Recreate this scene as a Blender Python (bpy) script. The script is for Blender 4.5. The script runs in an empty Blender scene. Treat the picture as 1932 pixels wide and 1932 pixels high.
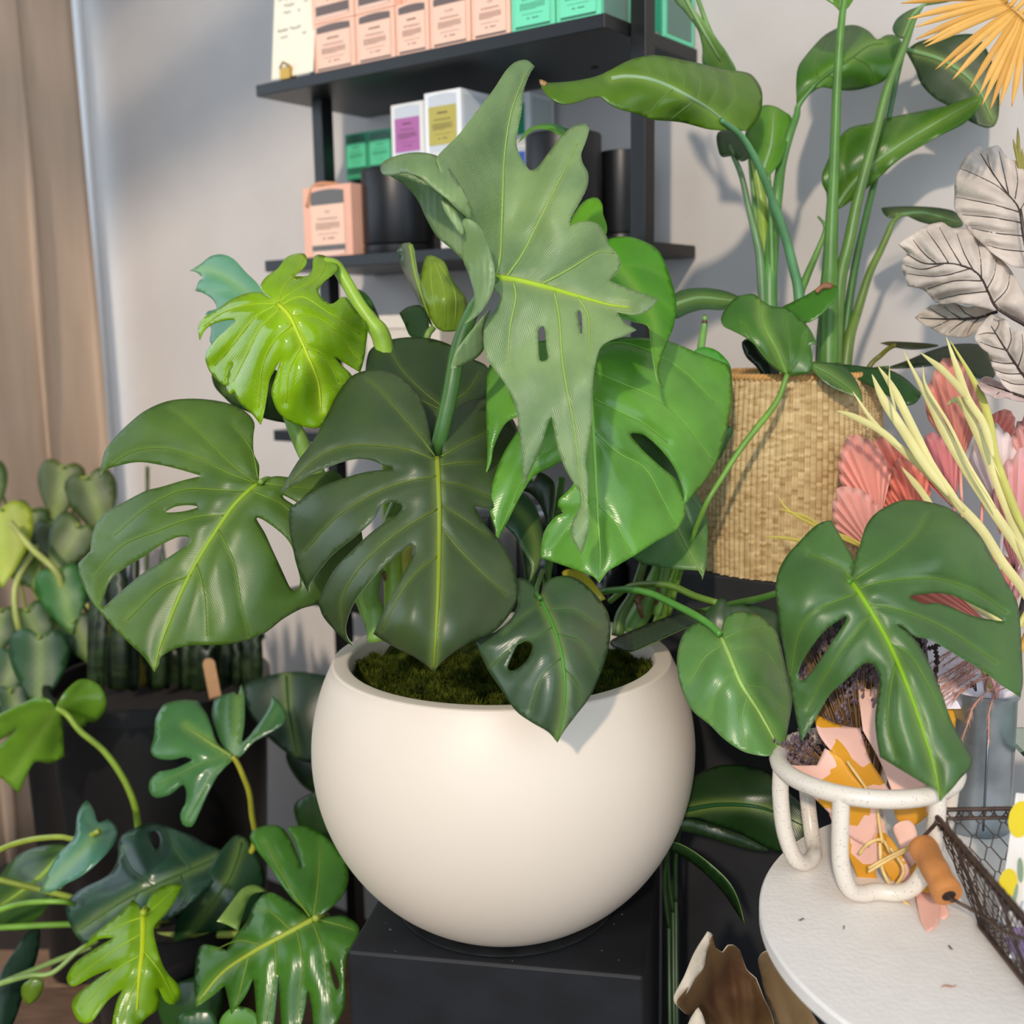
import bpy, math, random
import numpy as np
from mathutils import Vector, Matrix, geometry

random.seed(7)
RNG = np.random.default_rng(7)
SC = bpy.context.scene
COL = SC.collection
PI = math.pi

# ------------------------------------------------------------------ camera
F_PX, CX, CY = 2127.0, 966.0, 966.0
CAM_H = 1.35
PITCH, ROLL = math.radians(9.33), math.radians(-0.97)
cd = bpy.data.cameras.new('camera')
cam = bpy.data.objects.new('camera', cd)
COL.objects.link(cam)
cd.sensor_width = 36.0
cd.lens = 36.0 * F_PX / 1932.0
cd.clip_start = 0.05
cam.location = (0, 0, CAM_H)
cam.matrix_world = Matrix.Translation((0, 0, CAM_H)) @ Matrix.Rotation(PI / 2 - PITCH, 4, 'X') @ Matrix.Rotation(ROLL, 4, 'Z')
SC.camera = cam
cd.dof.use_dof = True
cd.dof.focus_distance = 1.22
cd.dof.aperture_fstop = 3.9
RM = np.array(cam.matrix_world.to_3x3())
CAMP = np.array([0, 0, CAM_H])

# ------------------------------------------------------------------ light
wd = bpy.data.worlds.new('daylight')
SC.world = wd
wd.use_nodes = True
bgn = wd.node_tree.nodes['Background']
bgn.inputs['Color'].default_value = (0.75, 0.87, 1.0, 1)
bgn.inputs['Strength'].default_value = 2.15
sl = bpy.data.lights.new('sun', 'SUN')
so = bpy.data.objects.new('sun', sl)
COL.objects.link(so)
sl.energy = 2.0
sl.color = (1.0, 0.83, 0.65)
sl.angle = math.radians(2.2)
SUN_AZ, SUN_EL = math.radians(15), math.radians(27)
sd = Vector((math.sin(SUN_AZ) * math.cos(SUN_EL), math.cos(SUN_AZ) * math.cos(SUN_EL), -math.sin(SUN_EL)))
so.rotation_euler = sd.to_track_quat('-Z', 'Y').to_euler()
so.location = (-0.5, -3, 3)
vs = SC.view_settings
vs.view_transform = 'Standard'
vs.look = 'None'
vs.exposure = 0.06
vs.gamma = 1.0
vs.use_curve_mapping = False


# ------------------------------------------------------------------ maths
def P(x, y, z):
    """A point at a picture position and a camera depth, as a world point."""
    l = np.array([(x - CX) / F_PX * z, -(y - CY) / F_PX * z, -z])
    return RM @ l + CAMP


def PA(xy, z):
    xy = np.asarray(xy, float)
    z = np.asarray(z, float)
    l = np.stack([(xy[:, 0] - CX) / F_PX * z, -(xy[:, 1] - CY) / F_PX * z, -z], 1)
    return l @ RM.T + CAMP


def ray(x, y):
    return RM @ np.array([(x - CX) / F_PX, -(y - CY) / F_PX, -1.0])


def hit(x, y, n, c):
    d = ray(x, y)
    n = np.asarray(n, float)
    return CAMP + d * ((c - n @ CAMP) / (n @ d))


def hit_z(x, y, h):
    return hit(x, y, (0, 0, 1), h)


def depth_of(p):
    return -float((RM.T @ (np.asarray(p) - CAMP))[2])


def crom(pts, closed, step):
    """Catmull-Rom through points; a third entry 1 marks a sharp corner."""
    p = [np.array(q[:2], float) for q in pts]
    cor = [len(q) > 2 and q[2] == 1 for q in pts]
    n = len(p)
    out = []
    m = n if closed else n - 1
    for i in range(m):
        p1, p2 = p[i], p[(i + 1) % n]
        p0 = p[i - 1] if (closed or i > 0) else 2 * p1 - p2
        p3 = p[(i + 2) % n] if (closed or i + 2 < n) else 2 * p2 - p1
        if cor[i]:
            p0 = 2 * p1 - p2
        if cor[(i + 1) % n]:
            p3 = 2 * p2 - p1
        L = np.linalg.norm(p2 - p1)
        k = max(1, int(round(L / step)))
        t1 = (p2 - p0) * .5
        t2 = (p3 - p1) * .5
        for t in (t1, t2):
            l = np.linalg.norm(t)
            if l > L * 1.1:
                t *= L * 1.1 / l
        for j in range(k):
            t = j / k
            h = t * t * (3 - 2 * t)
            out.append(p1 * (1 - h) + p2 * h + t1 * (t ** 3 - 2 * t ** 2 + t) + t2 * (t ** 3 - t ** 2))
    if not closed:
        out.append(p[-1])
    return np.array(out)


def inside(q, poly):
    x, y = q[:, 0], q[:, 1]
    r = np.zeros(len(q), bool)
    x0, y0 = poly[:, 0], poly[:, 1]
    x1, y1 = np.roll(x0, -1), np.roll(y0, -1)
    for a, b, c, d in zip(x0, y0, x1, y1):
        if b == d:
            continue
        k = ((b > y) != (d > y)) & (x < (c - a) * (y - b) / (d - b) + a)
        r ^= k
    return r


def dist_pts(q, pts):
    best = np.full(len(q), 1e9)
    for i in range(0, len(pts), 64):
        d = ((q[:, None, :] - pts[None, i:i + 64, :]) ** 2).sum(2).min(1)
        best = np.minimum(best, d)
    return np.sqrt(best)


def tps(ctrl):
    """A smooth depth field through (x, y, z) points."""
    if isinstance(ctrl, (int, float)):
        return lambda q: np.full(len(q), float(ctrl))
    c = np.array(ctrl, float)
    X = c[:, :2] / 100.0
    n = len(c)
    if n < 3:
        if n == 1:
            return lambda q: np.full(len(q), c[0, 2])
        d = X[1] - X[0]
        L2 = d @ d
        return lambda q: c[0, 2] + np.clip((((q / 100.0) - X[0]) @ d) / L2, -.3, 1.3) * (c[1, 2] - c[0, 2])

    def U(r2):
        return np.where(r2 > 1e-9, r2 * np.log(r2 + 1e-12), 0)
    K = U(((X[:, None] - X[None]) ** 2).sum(2)) + np.eye(n) * 0.05
    Pm = np.c_[np.ones(n), X]
    A = np.zeros((n + 3, n + 3))
    A[:n, :n] = K
    A[:n, n:] = Pm
    A[n:, :n] = Pm.T
    s = np.linalg.lstsq(A, np.r_[c[:, 2], 0, 0, 0], rcond=None)[0]
    lo, hi = c[:, 2].min() - .03, c[:, 2].max() + .03

    def f(q):
        Q = q / 100.0
        k = U(((Q[:, None] - X[None]) ** 2).sum(2))
        return np.clip(k @ s[:n] + np.c_[np.ones(len(Q)), Q] @ s[n:], lo, hi)
    return f


# ------------------------------------------------------------------ materials
def srgb(h):
    h = h.lstrip('#')
    v = [int(h[i:i + 2], 16) / 255 for i in (0, 2, 4)]
    return tuple(c / 12.92 if c <= .04045 else ((c + .055) / 1.055) ** 2.4 for c in v) + (1,)


def mixc(a, b, t):
    return tuple(x * (1 - t) + y * t for x, y in zip(a, b))


_M = {}


def mat(name, col, rough=.5, metal=0, noise=0, nscale=30, col2=None, bump=0, bscale=200, spec=.5, trans=0, coat=0, stretch=None, sheen=0):
    key = (name, col, rough, metal, noise, nscale, col2, bump, bscale, spec, trans, coat, stretch)
    if key in _M:
        return _M[key]
    m = bpy.data.materials.new(name)
    m.use_nodes = True
    nt = m.node_tree
    N, Lk = nt.nodes, nt.links
    b = N['Principled BSDF']
    c = srgb(col) if isinstance(col, str) else col
    b.inputs['Base Color'].default_value = c
    b.inputs['Roughness'].default_value = rough
    b.inputs['Metallic'].default_value = metal
    b.inputs['Specular IOR Level'].default_value = spec
    if coat:
        b.inputs['Coat Weight'].default_value = coat
        b.inputs['Coat Roughness'].default_value = .2
    src = None
    tc = N.new('ShaderNodeTexCoord')
    vec = tc.outputs['Object']
    if stretch:
        mp = N.new('ShaderNodeMapping')
        mp.inputs['Scale'].default_value = stretch
        Lk.new(vec, mp.inputs['Vector'])
        vec = mp.outputs['Vector']
    if noise or col2:
        nz = N.new('ShaderNodeTexNoise')
        nz.inputs['Scale'].default_value = nscale
        nz.inputs['Detail'].default_value = 5
        Lk.new(vec, nz.inputs['Vector'])
        rp = N.new('ShaderNodeValToRGB')
        c2 = srgb(col2) if col2 else tuple(min(1, x * (1 + noise)) for x in c[:3]) + (1,)
        rp.color_ramp.elements[0].position = .35
        rp.color_ramp.elements[1].position = .65
        rp.color_ramp.elements[0].color = c if col2 else tuple(x * (1 - noise) for x in c[:3]) + (1,)
        rp.color_ramp.elements[1].color = c2
        Lk.new(nz.outputs['Fac'], rp.inputs['Fac'])
        Lk.new(rp.outputs['Color'], b.inputs['Base Color'])
        src = rp.outputs['Color']
    if bump:
        bz = N.new('ShaderNodeTexNoise')
        bz.inputs['Scale'].default_value = bscale
        bz.inputs['Detail'].default_value = 4
        Lk.new(vec, bz.inputs['Vector'])
        bp = N.new('ShaderNodeBump')
        bp.inputs['Strength'].default_value = bump
        bp.inputs['Distance'].default_value = .002
        Lk.new(bz.outputs['Fac'], bp.inputs['Height'])
        Lk.new(bp.outputs['Normal'], b.inputs['Normal'])
    if trans:
        tr = N.new('ShaderNodeBsdfTranslucent')
        tr.inputs['Color'].default_value = tuple(min(1, x * 1.25) for x in c[:3]) + (1,)
        if src:
            Lk.new(src, tr.inputs['Color'])
        mx = N.new('ShaderNodeMixShader')
        mx.inputs['Fac'].default_value = trans
        Lk.new(b.outputs['BSDF'], mx.inputs[1])
        Lk.new(tr.outputs['BSDF'], mx.inputs[2])
        Lk.new(mx.outputs['Shader'], N['Material Output'].inputs['Surface'])
    _M[key] = m
    return m


def leaf_mat(col, rough=.36, trans=.18, vcol=None, fine=.1):
    """Leaf skin: mottled green, paler towards the veins, fine ribs running out to the margin."""
    key = ('leaf', col, rough, trans, vcol, fine)
    if key in _M:
        return _M[key]
    m = bpy.data.materials.new('leaf_skin')
    m.use_nodes = True
    nt = m.node_tree
    N, Lk = nt.nodes, nt.links
    b = N['Principled BSDF']
    b.inputs['Roughness'].default_value = rough
    b.inputs['Specular IOR Level'].default_value = .62
    tc = N.new('ShaderNodeTexCoord')
    nz = N.new('ShaderNodeTexNoise')
    nz.inputs['Scale'].default_value = 14
    nz.inputs['Detail'].default_value = 6
    Lk.new(tc.outputs['Object'], nz.inputs['Vector'])
    c = srgb(col)
    rp = N.new('ShaderNodeValToRGB')
    rp.color_ramp.elements[0].position = .36
    rp.color_ramp.elements[1].position = .68
    rp.color_ramp.elements[0].color = tuple(x * .8 for x in c[:3]) + (1,)
    rp.color_ramp.elements[1].color = (min(1, c[0] * 1.28), min(1, c[1] * 1.15), c[2] * 1.12, 1)
    Lk.new(nz.outputs['Fac'], rp.inputs['Fac'])
    at = N.new('ShaderNodeAttribute')
    at.attribute_name = 'vein'
    mx = N.new('ShaderNodeMix')
    mx.data_type = 'RGBA'
    vc = srgb(vcol) if vcol else mixc(c, (.45, .62, .12, 1), .5)
    mu = N.new('ShaderNodeMath')
    mu.operation = 'MULTIPLY'
    mu.inputs[1].default_value = .55
    Lk.new(at.outputs['Fac'], mu.inputs[0])
    Lk.new(mu.outputs[0], mx.inputs['Factor'])
    Lk.new(rp.outputs['Color'], mx.inputs['A'])
    mx.inputs['B'].default_value = vc
    Lk.new(mx.outputs['Result'], b.inputs['Base Color'])
    # fine side veins as relief
    uv = N.new('ShaderNodeUVMap')
    wv = N.new('ShaderNodeTexWave')
    wv.inputs['Scale'].default_value = 1.0
    wv.inputs['Distortion'].default_value = 2.5
    wv.inputs['Detail'].default_value = 2
    Lk.new(uv.outputs['UV'], wv.inputs['Vector'])
    bz = N.new('ShaderNodeTexNoise')
    bz.inputs['Scale'].default_value = 90
    Lk.new(tc.outputs['Object'], bz.inputs['Vector'])
    ad = N.new('ShaderNodeMath')
    ad.operation = 'MULTIPLY_ADD'
    ad.inputs[1].default_value = .6
    Lk.new(wv.outputs['Fac'], ad.inputs[0])
    Lk.new(bz.outputs['Fac'], ad.inputs[2])
    bp = N.new('ShaderNodeBump')
    bp.inputs['Strength'].default_value = fine
    bp.inputs['Distance'].default_value = .0012
    Lk.new(ad.outputs[0], bp.inputs['Height'])
    Lk.new(bp.outputs['Normal'], b.inputs['Normal'])
    if trans:
        tr = N.new('ShaderNodeBsdfTranslucent')
        hs = N.new('ShaderNodeHueSaturation')
        hs.inputs['Saturation'].default_value = 1.15
        hs.inputs['Value'].default_value = 1.7
        Lk.new(mx.outputs['Result'], hs.inputs['Color'])
        Lk.new(hs.outputs['Color'], tr.inputs['Color'])
        ms = N.new('ShaderNodeMixShader')
        ms.inputs['Fac'].default_value = trans
        Lk.new(b.outputs['BSDF'], ms.inputs[1])
        Lk.new(tr.outputs['BSDF'], ms.inputs[2])
        Lk.new(ms.outputs['Shader'], N['Material Output'].inputs['Surface'])
    _M[key] = m
    return m


# ------------------------------------------------------------------ objects
def link(name, me, parent=None, smooth=True):
    o = bpy.data.objects.new(name, me)
    COL.objects.link(o)
    if parent is not None:
        o.parent = parent
        if parent.type == 'EMPTY':
            o.location = -Vector(parent.location)
    if smooth and len(me.polygons):
        me.polygons.foreach_set('use_smooth', [True] * len(me.polygons))
    return o


def mesh(name, v, f, m, parent=None, smooth=True, angle=None):
    me = bpy.data.meshes.new(name)
    me.from_pydata([tuple(map(float, q)) for q in v], [], [tuple(map(int, q)) for q in f])
    me.materials.append(m)
    me.update()
    o = link(name, me, parent, smooth)
    if angle is not None:
        me.set_sharp_from_angle(angle=math.radians(angle))
    return o


def empty(name, loc, label, cat, group=None):
    o = bpy.data.objects.new(name, None)
    COL.objects.link(o)
    o.empty_display_size = .05
    o.location = Vector([float(c) for c in loc])
    tag(o, label, cat, group)
    return o


def tag(o, label, cat, group=None):
    o['label'] = label
    o['category'] = cat
    if group:
        o['group'] = group
    return o


def struct(o):
    o['kind'] = 'structure'
    return o


class MB:
    """Collects verts and faces."""

    def __init__(s):
        s.v, s.f = [], []

    def add(s, v, f):
        b = len(s.v)
        s.v += [np.asarray(q, float) for q in v]
        s.f += [tuple(i + b for i in q) for q in f]

    def box(s, o, ax, ay, az):
        o, ax, ay, az = (np.asarray(q, float) for q in (o, ax, ay, az))
        v = [o, o + ax, o + ax + ay, o + ay]
        v += [q + az for q in v]
        f = [(0, 3, 2, 1), (4, 5, 6, 7), (0, 1, 5, 4), (1, 2, 6, 5), (2, 3, 7, 6), (3, 0, 4, 7)]
        if np.dot(np.cross(ax, ay), az) < 0:
            f = [q[::-1] for q in f]
        s.add(v, f)

    def tube(s, pts, rad, n=8, cap=True, flat=None, fdir=None):
        pts = np.asarray(pts, float)
        k = len(pts)
        rad = np.full(k, rad) if np.isscalar(rad) else np.interp(np.linspace(0, 1, k), np.linspace(0, 1, len(rad)), rad)
        T = np.gradient(pts, axis=0)
        T /= np.linalg.norm(T, axis=1)[:, None] + 1e-12
        up = np.array([0, 0, 1.]) if abs(T[0][2]) < .9 else np.array([1., 0, 0])
        A = np.cross(T[0], up)
        A /= np.linalg.norm(A)
        v = []
        for i in range(k):
            if flat is not None:
                vd = (CAMP - pts[i]) if fdir is None else np.asarray(fdir, float)
                A = np.cross(T[i], vd)
            else:
                A = A - T[i] * (A @ T[i])
            A = A / (np.linalg.norm(A) + 1e-12)
            B = np.cross(A, T[i])
            for j in range(n):
                a = 2 * PI * j / n
                v.append(pts[i] + A * math.cos(a) * rad[i] + B * math.sin(a) * rad[i] * (flat or 1))
        f = []
        for i in range(k - 1):
            for j in range(n):
                a, b = i * n + j, i * n + (j + 1) % n
                f.append((a, a + n, b + n, b))
        if cap:
            f.append(tuple(range(n)))
            f.append(tuple(range(k * n - 1, (k - 1) * n - 1, -1)))
        s.add(v, f)

    def ring(s, c, r, tr, n=64, m=10, axis=None):
        v, f = [], []
        c = np.asarray(c, float)
        for i in range(n):
            a = 2 * PI * i / n
            for j in range(m):
                b = 2 * PI * j / m
                v.append(c + np.array([(r + tr * math.cos(b)) * math.cos(a), (r + tr * math.cos(b)) * math.sin(a), tr * math.sin(b)]))
        for i in range(n):
            for j in range(m):
                f.append((i * m + j, ((i + 1) % n) * m + j, ((i + 1) % n) * m + (j + 1) % m, i * m + (j + 1) % m))
        s.add(v, f)

    def lathe(s, c, prof, n=64):
        c = np.asarray(c, float)
        v, f = [], []
        k = len(prof)
        for r, z in prof:
            for j in range(n):
                a = 2 * PI * j / n
                v.append(c + np.array([r * math.cos(a), r * math.sin(a), z]))
        for i in range(k - 1):
            for j in range(n):
                f.append((i * n + j, i * n + (j + 1) % n, (i + 1) * n + (j + 1) % n, (i + 1) * n + j))
        s.add(v, f)

    def build(s, name, m, parent=None, smooth=True, angle=None):
        return mesh(name, s.v, s.f, m, parent, smooth, angle)


def bevel(o, w, seg=2):
    md = o.modifiers.new('bevel', 'BEVEL')
    md.width = w
    md.segments = seg
    md.limit_method = 'ANGLE'
    md.angle_limit = math.radians(40)
    return o


def sp3(pts, n=8):
    """Smooth 3-D curve through points."""
    p = np.asarray(pts, float)
    if len(p) < 3:
        return np.array([p[0] + (p[-1] - p[0]) * t for t in np.linspace(0, 1, n)])
    out = []
    for i in range(len(p) - 1):
        p1, p2 = p[i], p[i + 1]
        p0 = p[i - 1] if i else 2 * p1 - p2
        p3 = p[i + 2] if i + 2 < len(p) else 2 * p2 - p1
        for t in np.arange(n) / n:
            out.append(.5 * (2 * p1 + (p2 - p0) * t + (2 * p0 - 5 * p1 + 4 * p2 - p3) * t * t + (3 * p1 - p0 - 3 * p2 + p3) * t ** 3))
    out.append(p[-1])
    return np.array(out)


def patch(out, z, holes=(), mid=None, lat=(), step=7., groove=.0018, puff=.0025, droop=.006, dw=26., wob=.002, mw=22., seed=0, lw=7.):
    """One blade surface: (verts, tris, uv, vein, depth function)."""
    loops = [crom(out, True, step)] + [crom(h, True, step * .6) for h in holes]
    allp = np.concatenate(loops)
    x0, y0 = loops[0].min(0)
    x1, y1 = loops[0].max(0)
    gx, gy = np.meshgrid(np.arange(x0, x1, step), np.arange(y0, y1, step * .87))
    gx = gx + (np.arange(gx.shape[0]) % 2)[:, None] * step * .5
    g = np.c_[gx.ravel(), gy.ravel()]
    ins = inside(g, loops[0])
    for h in loops[1:]:
        ins &= ~inside(g, h)
    g = g[ins]
    if len(g):
        g = g[dist_pts(g, allp) > step * .6]
    pts = np.concatenate([allp, g])
    edges = []
    b = 0
    for l in loops:
        n = len(l)
        edges += [(b + i, b + (i + 1) % n) for i in range(n)]
        b += n
    vo, eo, fo, *_ = geometry.delaunay_2d_cdt([Vector(q) for q in pts], edges, [], 0, 1e-4)
    q = np.array([[a.x, a.y] for a in vo])
    f = np.array([t for t in fo if len(t) == 3])
    cen = q[f].mean(1)
    keep = inside(cen, loops[0])
    for h in loops[1:]:
        keep &= ~inside(cen, h)
    f = f[keep]
    used = np.unique(f)
    re = np.full(len(q), -1)
    re[used] = np.arange(len(used))
    q, f = q[used], re[f]
    lines = [crom(l, False, 5.) for l in lat]
    midl = crom(mid, False, 5.) if mid else None
    zf0 = tps(z)
    ph = RNG.uniform(0, 6, 4)

    def zf(q, relief=True):
        zz = zf0(q)
        if not relief:
            return zz
        if len(lines):
            dl = dist_pts(q, np.concatenate(lines + ([midl] if midl is not None else [])))
            zz = zz + groove * np.exp(-(dl / lw) ** 2) - puff * .6 * (1 - np.exp(-(dl / 30.) ** 2))
        if midl is not None:
            dm = dist_pts(q, midl)
            zz = zz + .004 * np.exp(-(dm / mw) ** 2)
        if droop:
            de = dist_pts(q, allp)
            zz = zz + droop * np.exp(-de / dw)
        zz = zz + wob * (np.sin(q[:, 0] / 37 + ph[0]) * np.sin(q[:, 1] / 43 + ph[1]) + .5 * np.sin(q[:, 0] / 17 + q[:, 1] / 23 + ph[2]))
        return zz
    zz = zf(q)
    v = PA(q, zz)
    vein = np.zeros(len(q))
    if len(lines):
        vein = np.maximum(vein, .32 * np.exp(-(dist_pts(q, np.concatenate(lines)) / 5.) ** 2))
    if midl is not None:
        vein = np.maximum(vein, np.exp(-(dist_pts(q, midl) / 10.) ** 2))
    # uv: along the rib and out from it, so fine veins sweep to the margin
    if midl is not None:
        d0 = midl[-1] - midl[0]
        d0 = d0 / (np.linalg.norm(d0) + 1e-9)
        r = q - midl[0]
        u = r @ d0
        w = np.abs(r @ np.array([-d0[1], d0[0]]))
        uv = np.c_[(u - .6 * w) / 14., w / 60.]
    else:
        uv = q / 40.
    # faces towards the camera
    a, bb, c = v[f[:, 0]], v[f[:, 1]], v[f[:, 2]]
    nn = np.cross(bb - a, c - a)
    fl = (nn * (CAMP - a)).sum(1) < 0
    f[fl] = f[fl][:, ::-1]
    return v, f, uv, vein, zf




def leaf(parent, col, patches, ribs=True, rough=.36, trans=.18, vcol=None, ribcol='#8da83a', ribw=4.5, latw=1.3, thick=.0011, name='leaf', fine=.1, rim='#8fb05a', label=None, m=None, riblabel=None, ribmix=.38):
    """A leaf: blade patches in one mesh with thickness; the raised ribs are its child."""
    V, Fc, UV, VE = [], [], [], []
    ribmb, latmb = MB(), MB()
    b = 0
    for pa in patches:
        v, f, uv, ve, zf = patch(**pa)
        V.append(v)
        Fc.append(f + b)
        UV.append(uv)
        VE.append(ve)
        b += len(v)
        if ribs:
            mid = pa.get('mid')
            todo = []
            if mid:
                todo.append((mid, ribw, ribw * .22))
            for l in pa.get('lat', ()):
                todo.append((l, latw, latw * .35))
            for l, w0, w1 in todo:
                c = crom(l, False, 9.)
                if len(c) < 3:
                    continue
                zz = zf(c)
                pt = PA(c, zz - .0011)
                (ribmb if l is mid else latmb).tube(pt, list(np.array([w0, w0 * .75, w1]) * zz.mean() / F_PX), n=6, flat=.45)
    V, Fc, UV, VE = np.concatenate(V), np.concatenate(Fc), np.concatenate(UV), np.concatenate(VE)
    me = bpy.data.meshes.new(name)
    me.vertices.add(len(V))
    me.vertices.foreach_set('co', V.ravel())
    me.loops.add(len(Fc) * 3)
    me.loops.foreach_set('vertex_index', Fc.ravel())
    me.polygons.add(len(Fc))
    me.polygons.foreach_set('loop_start', np.arange(len(Fc)) * 3)
    me.polygons.foreach_set('loop_total', np.full(len(Fc), 3))
    ul = me.uv_layers.new(name='uv')
    ul.data.foreach_set('uv', UV[Fc.ravel()].ravel())
    at = me.attributes.new('vein', 'FLOAT', 'POINT')
    at.data.foreach_set('value', VE)
    me.update(calc_edges=True)
    me.validate()
    me.materials.append(m or leaf_mat(col, rough, trans, vcol, fine))
    o = link(name, me, parent)
    if label:
        o['label'] = label
    if thick:
        md = o.modifiers.new('thickness', 'SOLIDIFY')
        md.thickness = thick
        md.offset = -1
        if rim:
            me.materials.append(mat('leaf_margin', rim, .45, trans=.2))
            md.material_offset_rim = 1
    if ribs and (ribmb.v or latmb.v):
        k = len(ribmb.f)
        ribmb.add(latmb.v, latmb.f)
        r = ribmb.build('midrib', mat('leaf_rib', ribcol, .55, trans=.1, spec=.3), o)
        lc = mixc(srgb(col), srgb(ribcol), ribmix)
        r.data.materials.append(mat('leaf_side_rib', lc, .5, trans=.1, spec=.35))
        r.data.polygons.foreach_set('material_index', [0] * k + [1] * (len(ribmb.f) - k))
        if riblabel:
            r['label'] = riblabel
    return o


def stalk(parent, pts, rpx, col, name='petiole', rough=.4, n=8, seg=7, label=None, m=None):
    """A round stem through (x, y, depth) points; radii in picture pixels at that depth."""
    w = sp3([P(*p) for p in pts], seg)
    zs = np.mean([p[2] for p in pts])
    r = [q * zs / F_PX for q in (rpx if isinstance(rpx, (list, tuple)) else [rpx])]
    mb = MB()
    mb.tube(w, r if len(r) > 1 else r[0], n=n)
    o = mb.build(name, m or mat('stem_skin', col, rough, noise=.18, nscale=25), parent)
    if label:
        o['label'] = label
    return o



# ================================================================== the room
YAW = math.radians(53.37)
TV = np.array([-math.sin(YAW), math.cos(YAW), 0.])      # along the wall, away to the window
NV = np.array([TV[1], -TV[0], 0.])                       # into the wall
ZV = np.array([0, 0, 1.])
SO = np.array([.1441, 1.700, CAM_H + .4193])             # front corner of the top shelf, underside
SL, SD, STH = .7422, .2843, .0202
WALL_C = float(NV @ SO) + SD + .004
wall_m = mat('painted_plaster', '#c9c4c1', .85, noise=.03, nscale=6, bump=.12, bscale=260, spec=.2)
wl = hit(186, 600, NV, WALL_C)
s0 = float(TV @ wl)
mb = MB()
o0 = NV * WALL_C
mb.box(o0 + TV * (-3.2), TV * (s0 + 3.2), NV * .12, ZV * 4.6)
struct(mb.build('wall_back', wall_m, smooth=False))
mb = MB()
mb.box((-4.5, -3.2, -.1), (8.5, 0, 0), (0, 8.5, 0), (0, 0, .1))
struct(mb.build('floor', mat('floor_base', '#2c2019', .7), smooth=False))
mb = MB()
mb.box((-4.5, -2.0, 4.6), (8.5, 0, 0), (0, 7.5, 0), (0, 0, .1))
struct(mb.build('ceiling', mat('ceiling_paint', '#d8d6d2', .9), smooth=False))
# unseen shopfront behind the viewer, added so its opening limits sun and sky light
for nm, (o_, ax_, az_) in {'wall_unseen_front_pier': ((-3.6, -2.3, 0), (1.1, 0, 0), (0, 0, 4.6)), 'wall_unseen_front_sill': ((-2.5, -2.3, 0), (6.2, 0, 0), (0, 0, .35)), 'wall_unseen_front_lintel': ((-2.5, -2.3, 4.35), (6.2, 0, 0), (0, 0, .25))}.items():
    mb = MB()
    mb.box(o_, ax_, (0, .15, 0), az_)
    struct(mb.build(nm, wall_m, smooth=False))
dkw = mat('unseen_dark_wall', '#8d8883', .9)  # unseen dark walls, added to confine reflections and side light
for nm, (o_, ax_, ay_, az_) in {'wall_unseen_right': ((3.7, -2.3, 0), (.1, 0, 0), (0, 6, 0), (0, 0, 4.6)), 'wall_unseen_left_pier': ((-3.7, -2.3, 0), (.1, 0, 0), (0, 2.2, 0), (0, 0, 4.6)), 'wall_unseen_left_lintel': ((-3.7, -.1, 3.2), (.1, 0, 0), (0, 6, 0), (0, 0, 1.4)), 'wall_unseen_left_sill': ((-3.7, -.1, 0), (.1, 0, 0), (0, 6, 0), (0, 0, 1.15)), 'wall_unseen_window_sill': ((-3.6, 3.25, 0), (2.4, 0, 0), (0, .12, 0), (0, 0, 1.0)), 'wall_unseen_window_lintel': ((-3.6, 3.25, 3.0), (2.4, 0, 0), (0, .12, 0), (0, 0, 1.6))}.items():  # all out of view; the added sills dim the plants on the floor
    mb = MB()
    mb.box(o_, ax_, ay_, az_)
    struct(mb.build(nm, dkw, smooth=False))
fl = [o for o in COL.objects if o.name == 'floor'][0]
# floor boards near the plants
bm_ = [mat('floor_board', c, .5, noise=.25, nscale=9, stretch=(2, 14, 2)) for c in ('#7d6049', '#6d523e', '#876850')]
for i in range(9):
    for j in range(2):
        m_ = MB()
        off = .35 * (i % 3)
        m_.box((-2.3 + j * 1.25 + off, 1.0 + i * .145, .0), (1.245, 0, 0), (0, .142, 0), (0, 0, .012))
        bo = m_.build('floor_board', bm_[(i + j) % 3], fl, smooth=False)
        bevel(bo, .0015, 1)
# white window reveal at the end of the wall, and the curtain before it
mb = MB()
a = hit(172, 600, NV, WALL_C - .01)
b_ = hit(189, 600, NV, WALL_C - .01)
a[2] = b_[2] = 0.02
mb.box(a, b_ - a, NV * .1, ZV * 4.5)
struct(mb.build('trim_1', mat('white_reveal', '#f4f7fb', .5), smooth=False))
ct = empty('curtain', (P(60, 900, 2.72)[0], P(60, 900, 2.72)[1], .1), 'taupe floor-length curtain in deep folds beside the white window trim', 'curtain')
v, f = [], []
nx, nz = 120, 24
pa, pb = P(-130, 600, 2.45), P(170, 600, 2.80)
for k in range(nz + 1):
    for i in range(nx + 1):
        t = i / nx
        h = .10 + 2.95 * k / nz
        d = pa + (pb - pa) * t
        wv = .045 * math.sin(t * 15 + .5 * math.sin(t * 9)) * (1 - .25 * k / nz) + .008 * math.sin(t * 37 + 1)
        d = d + NV * wv + TV * .008 * math.sin(k * .4 + t * 20)
        v.append((d[0], d[1], h))
for k in range(nz):
    for i in range(nx):
        q = k * (nx + 1) + i
        f.append((q, q + 1, q + nx + 2, q + nx + 1))
co = mesh('drape', v, f, mat('curtain_cloth', '#c2a993', .9, noise=.05, nscale=40, bump=.3, bscale=400, spec=.15, stretch=(1, 1, .1)), ct)
md = co.modifiers.new('thickness', 'SOLIDIFY')
md.thickness = .004

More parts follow.
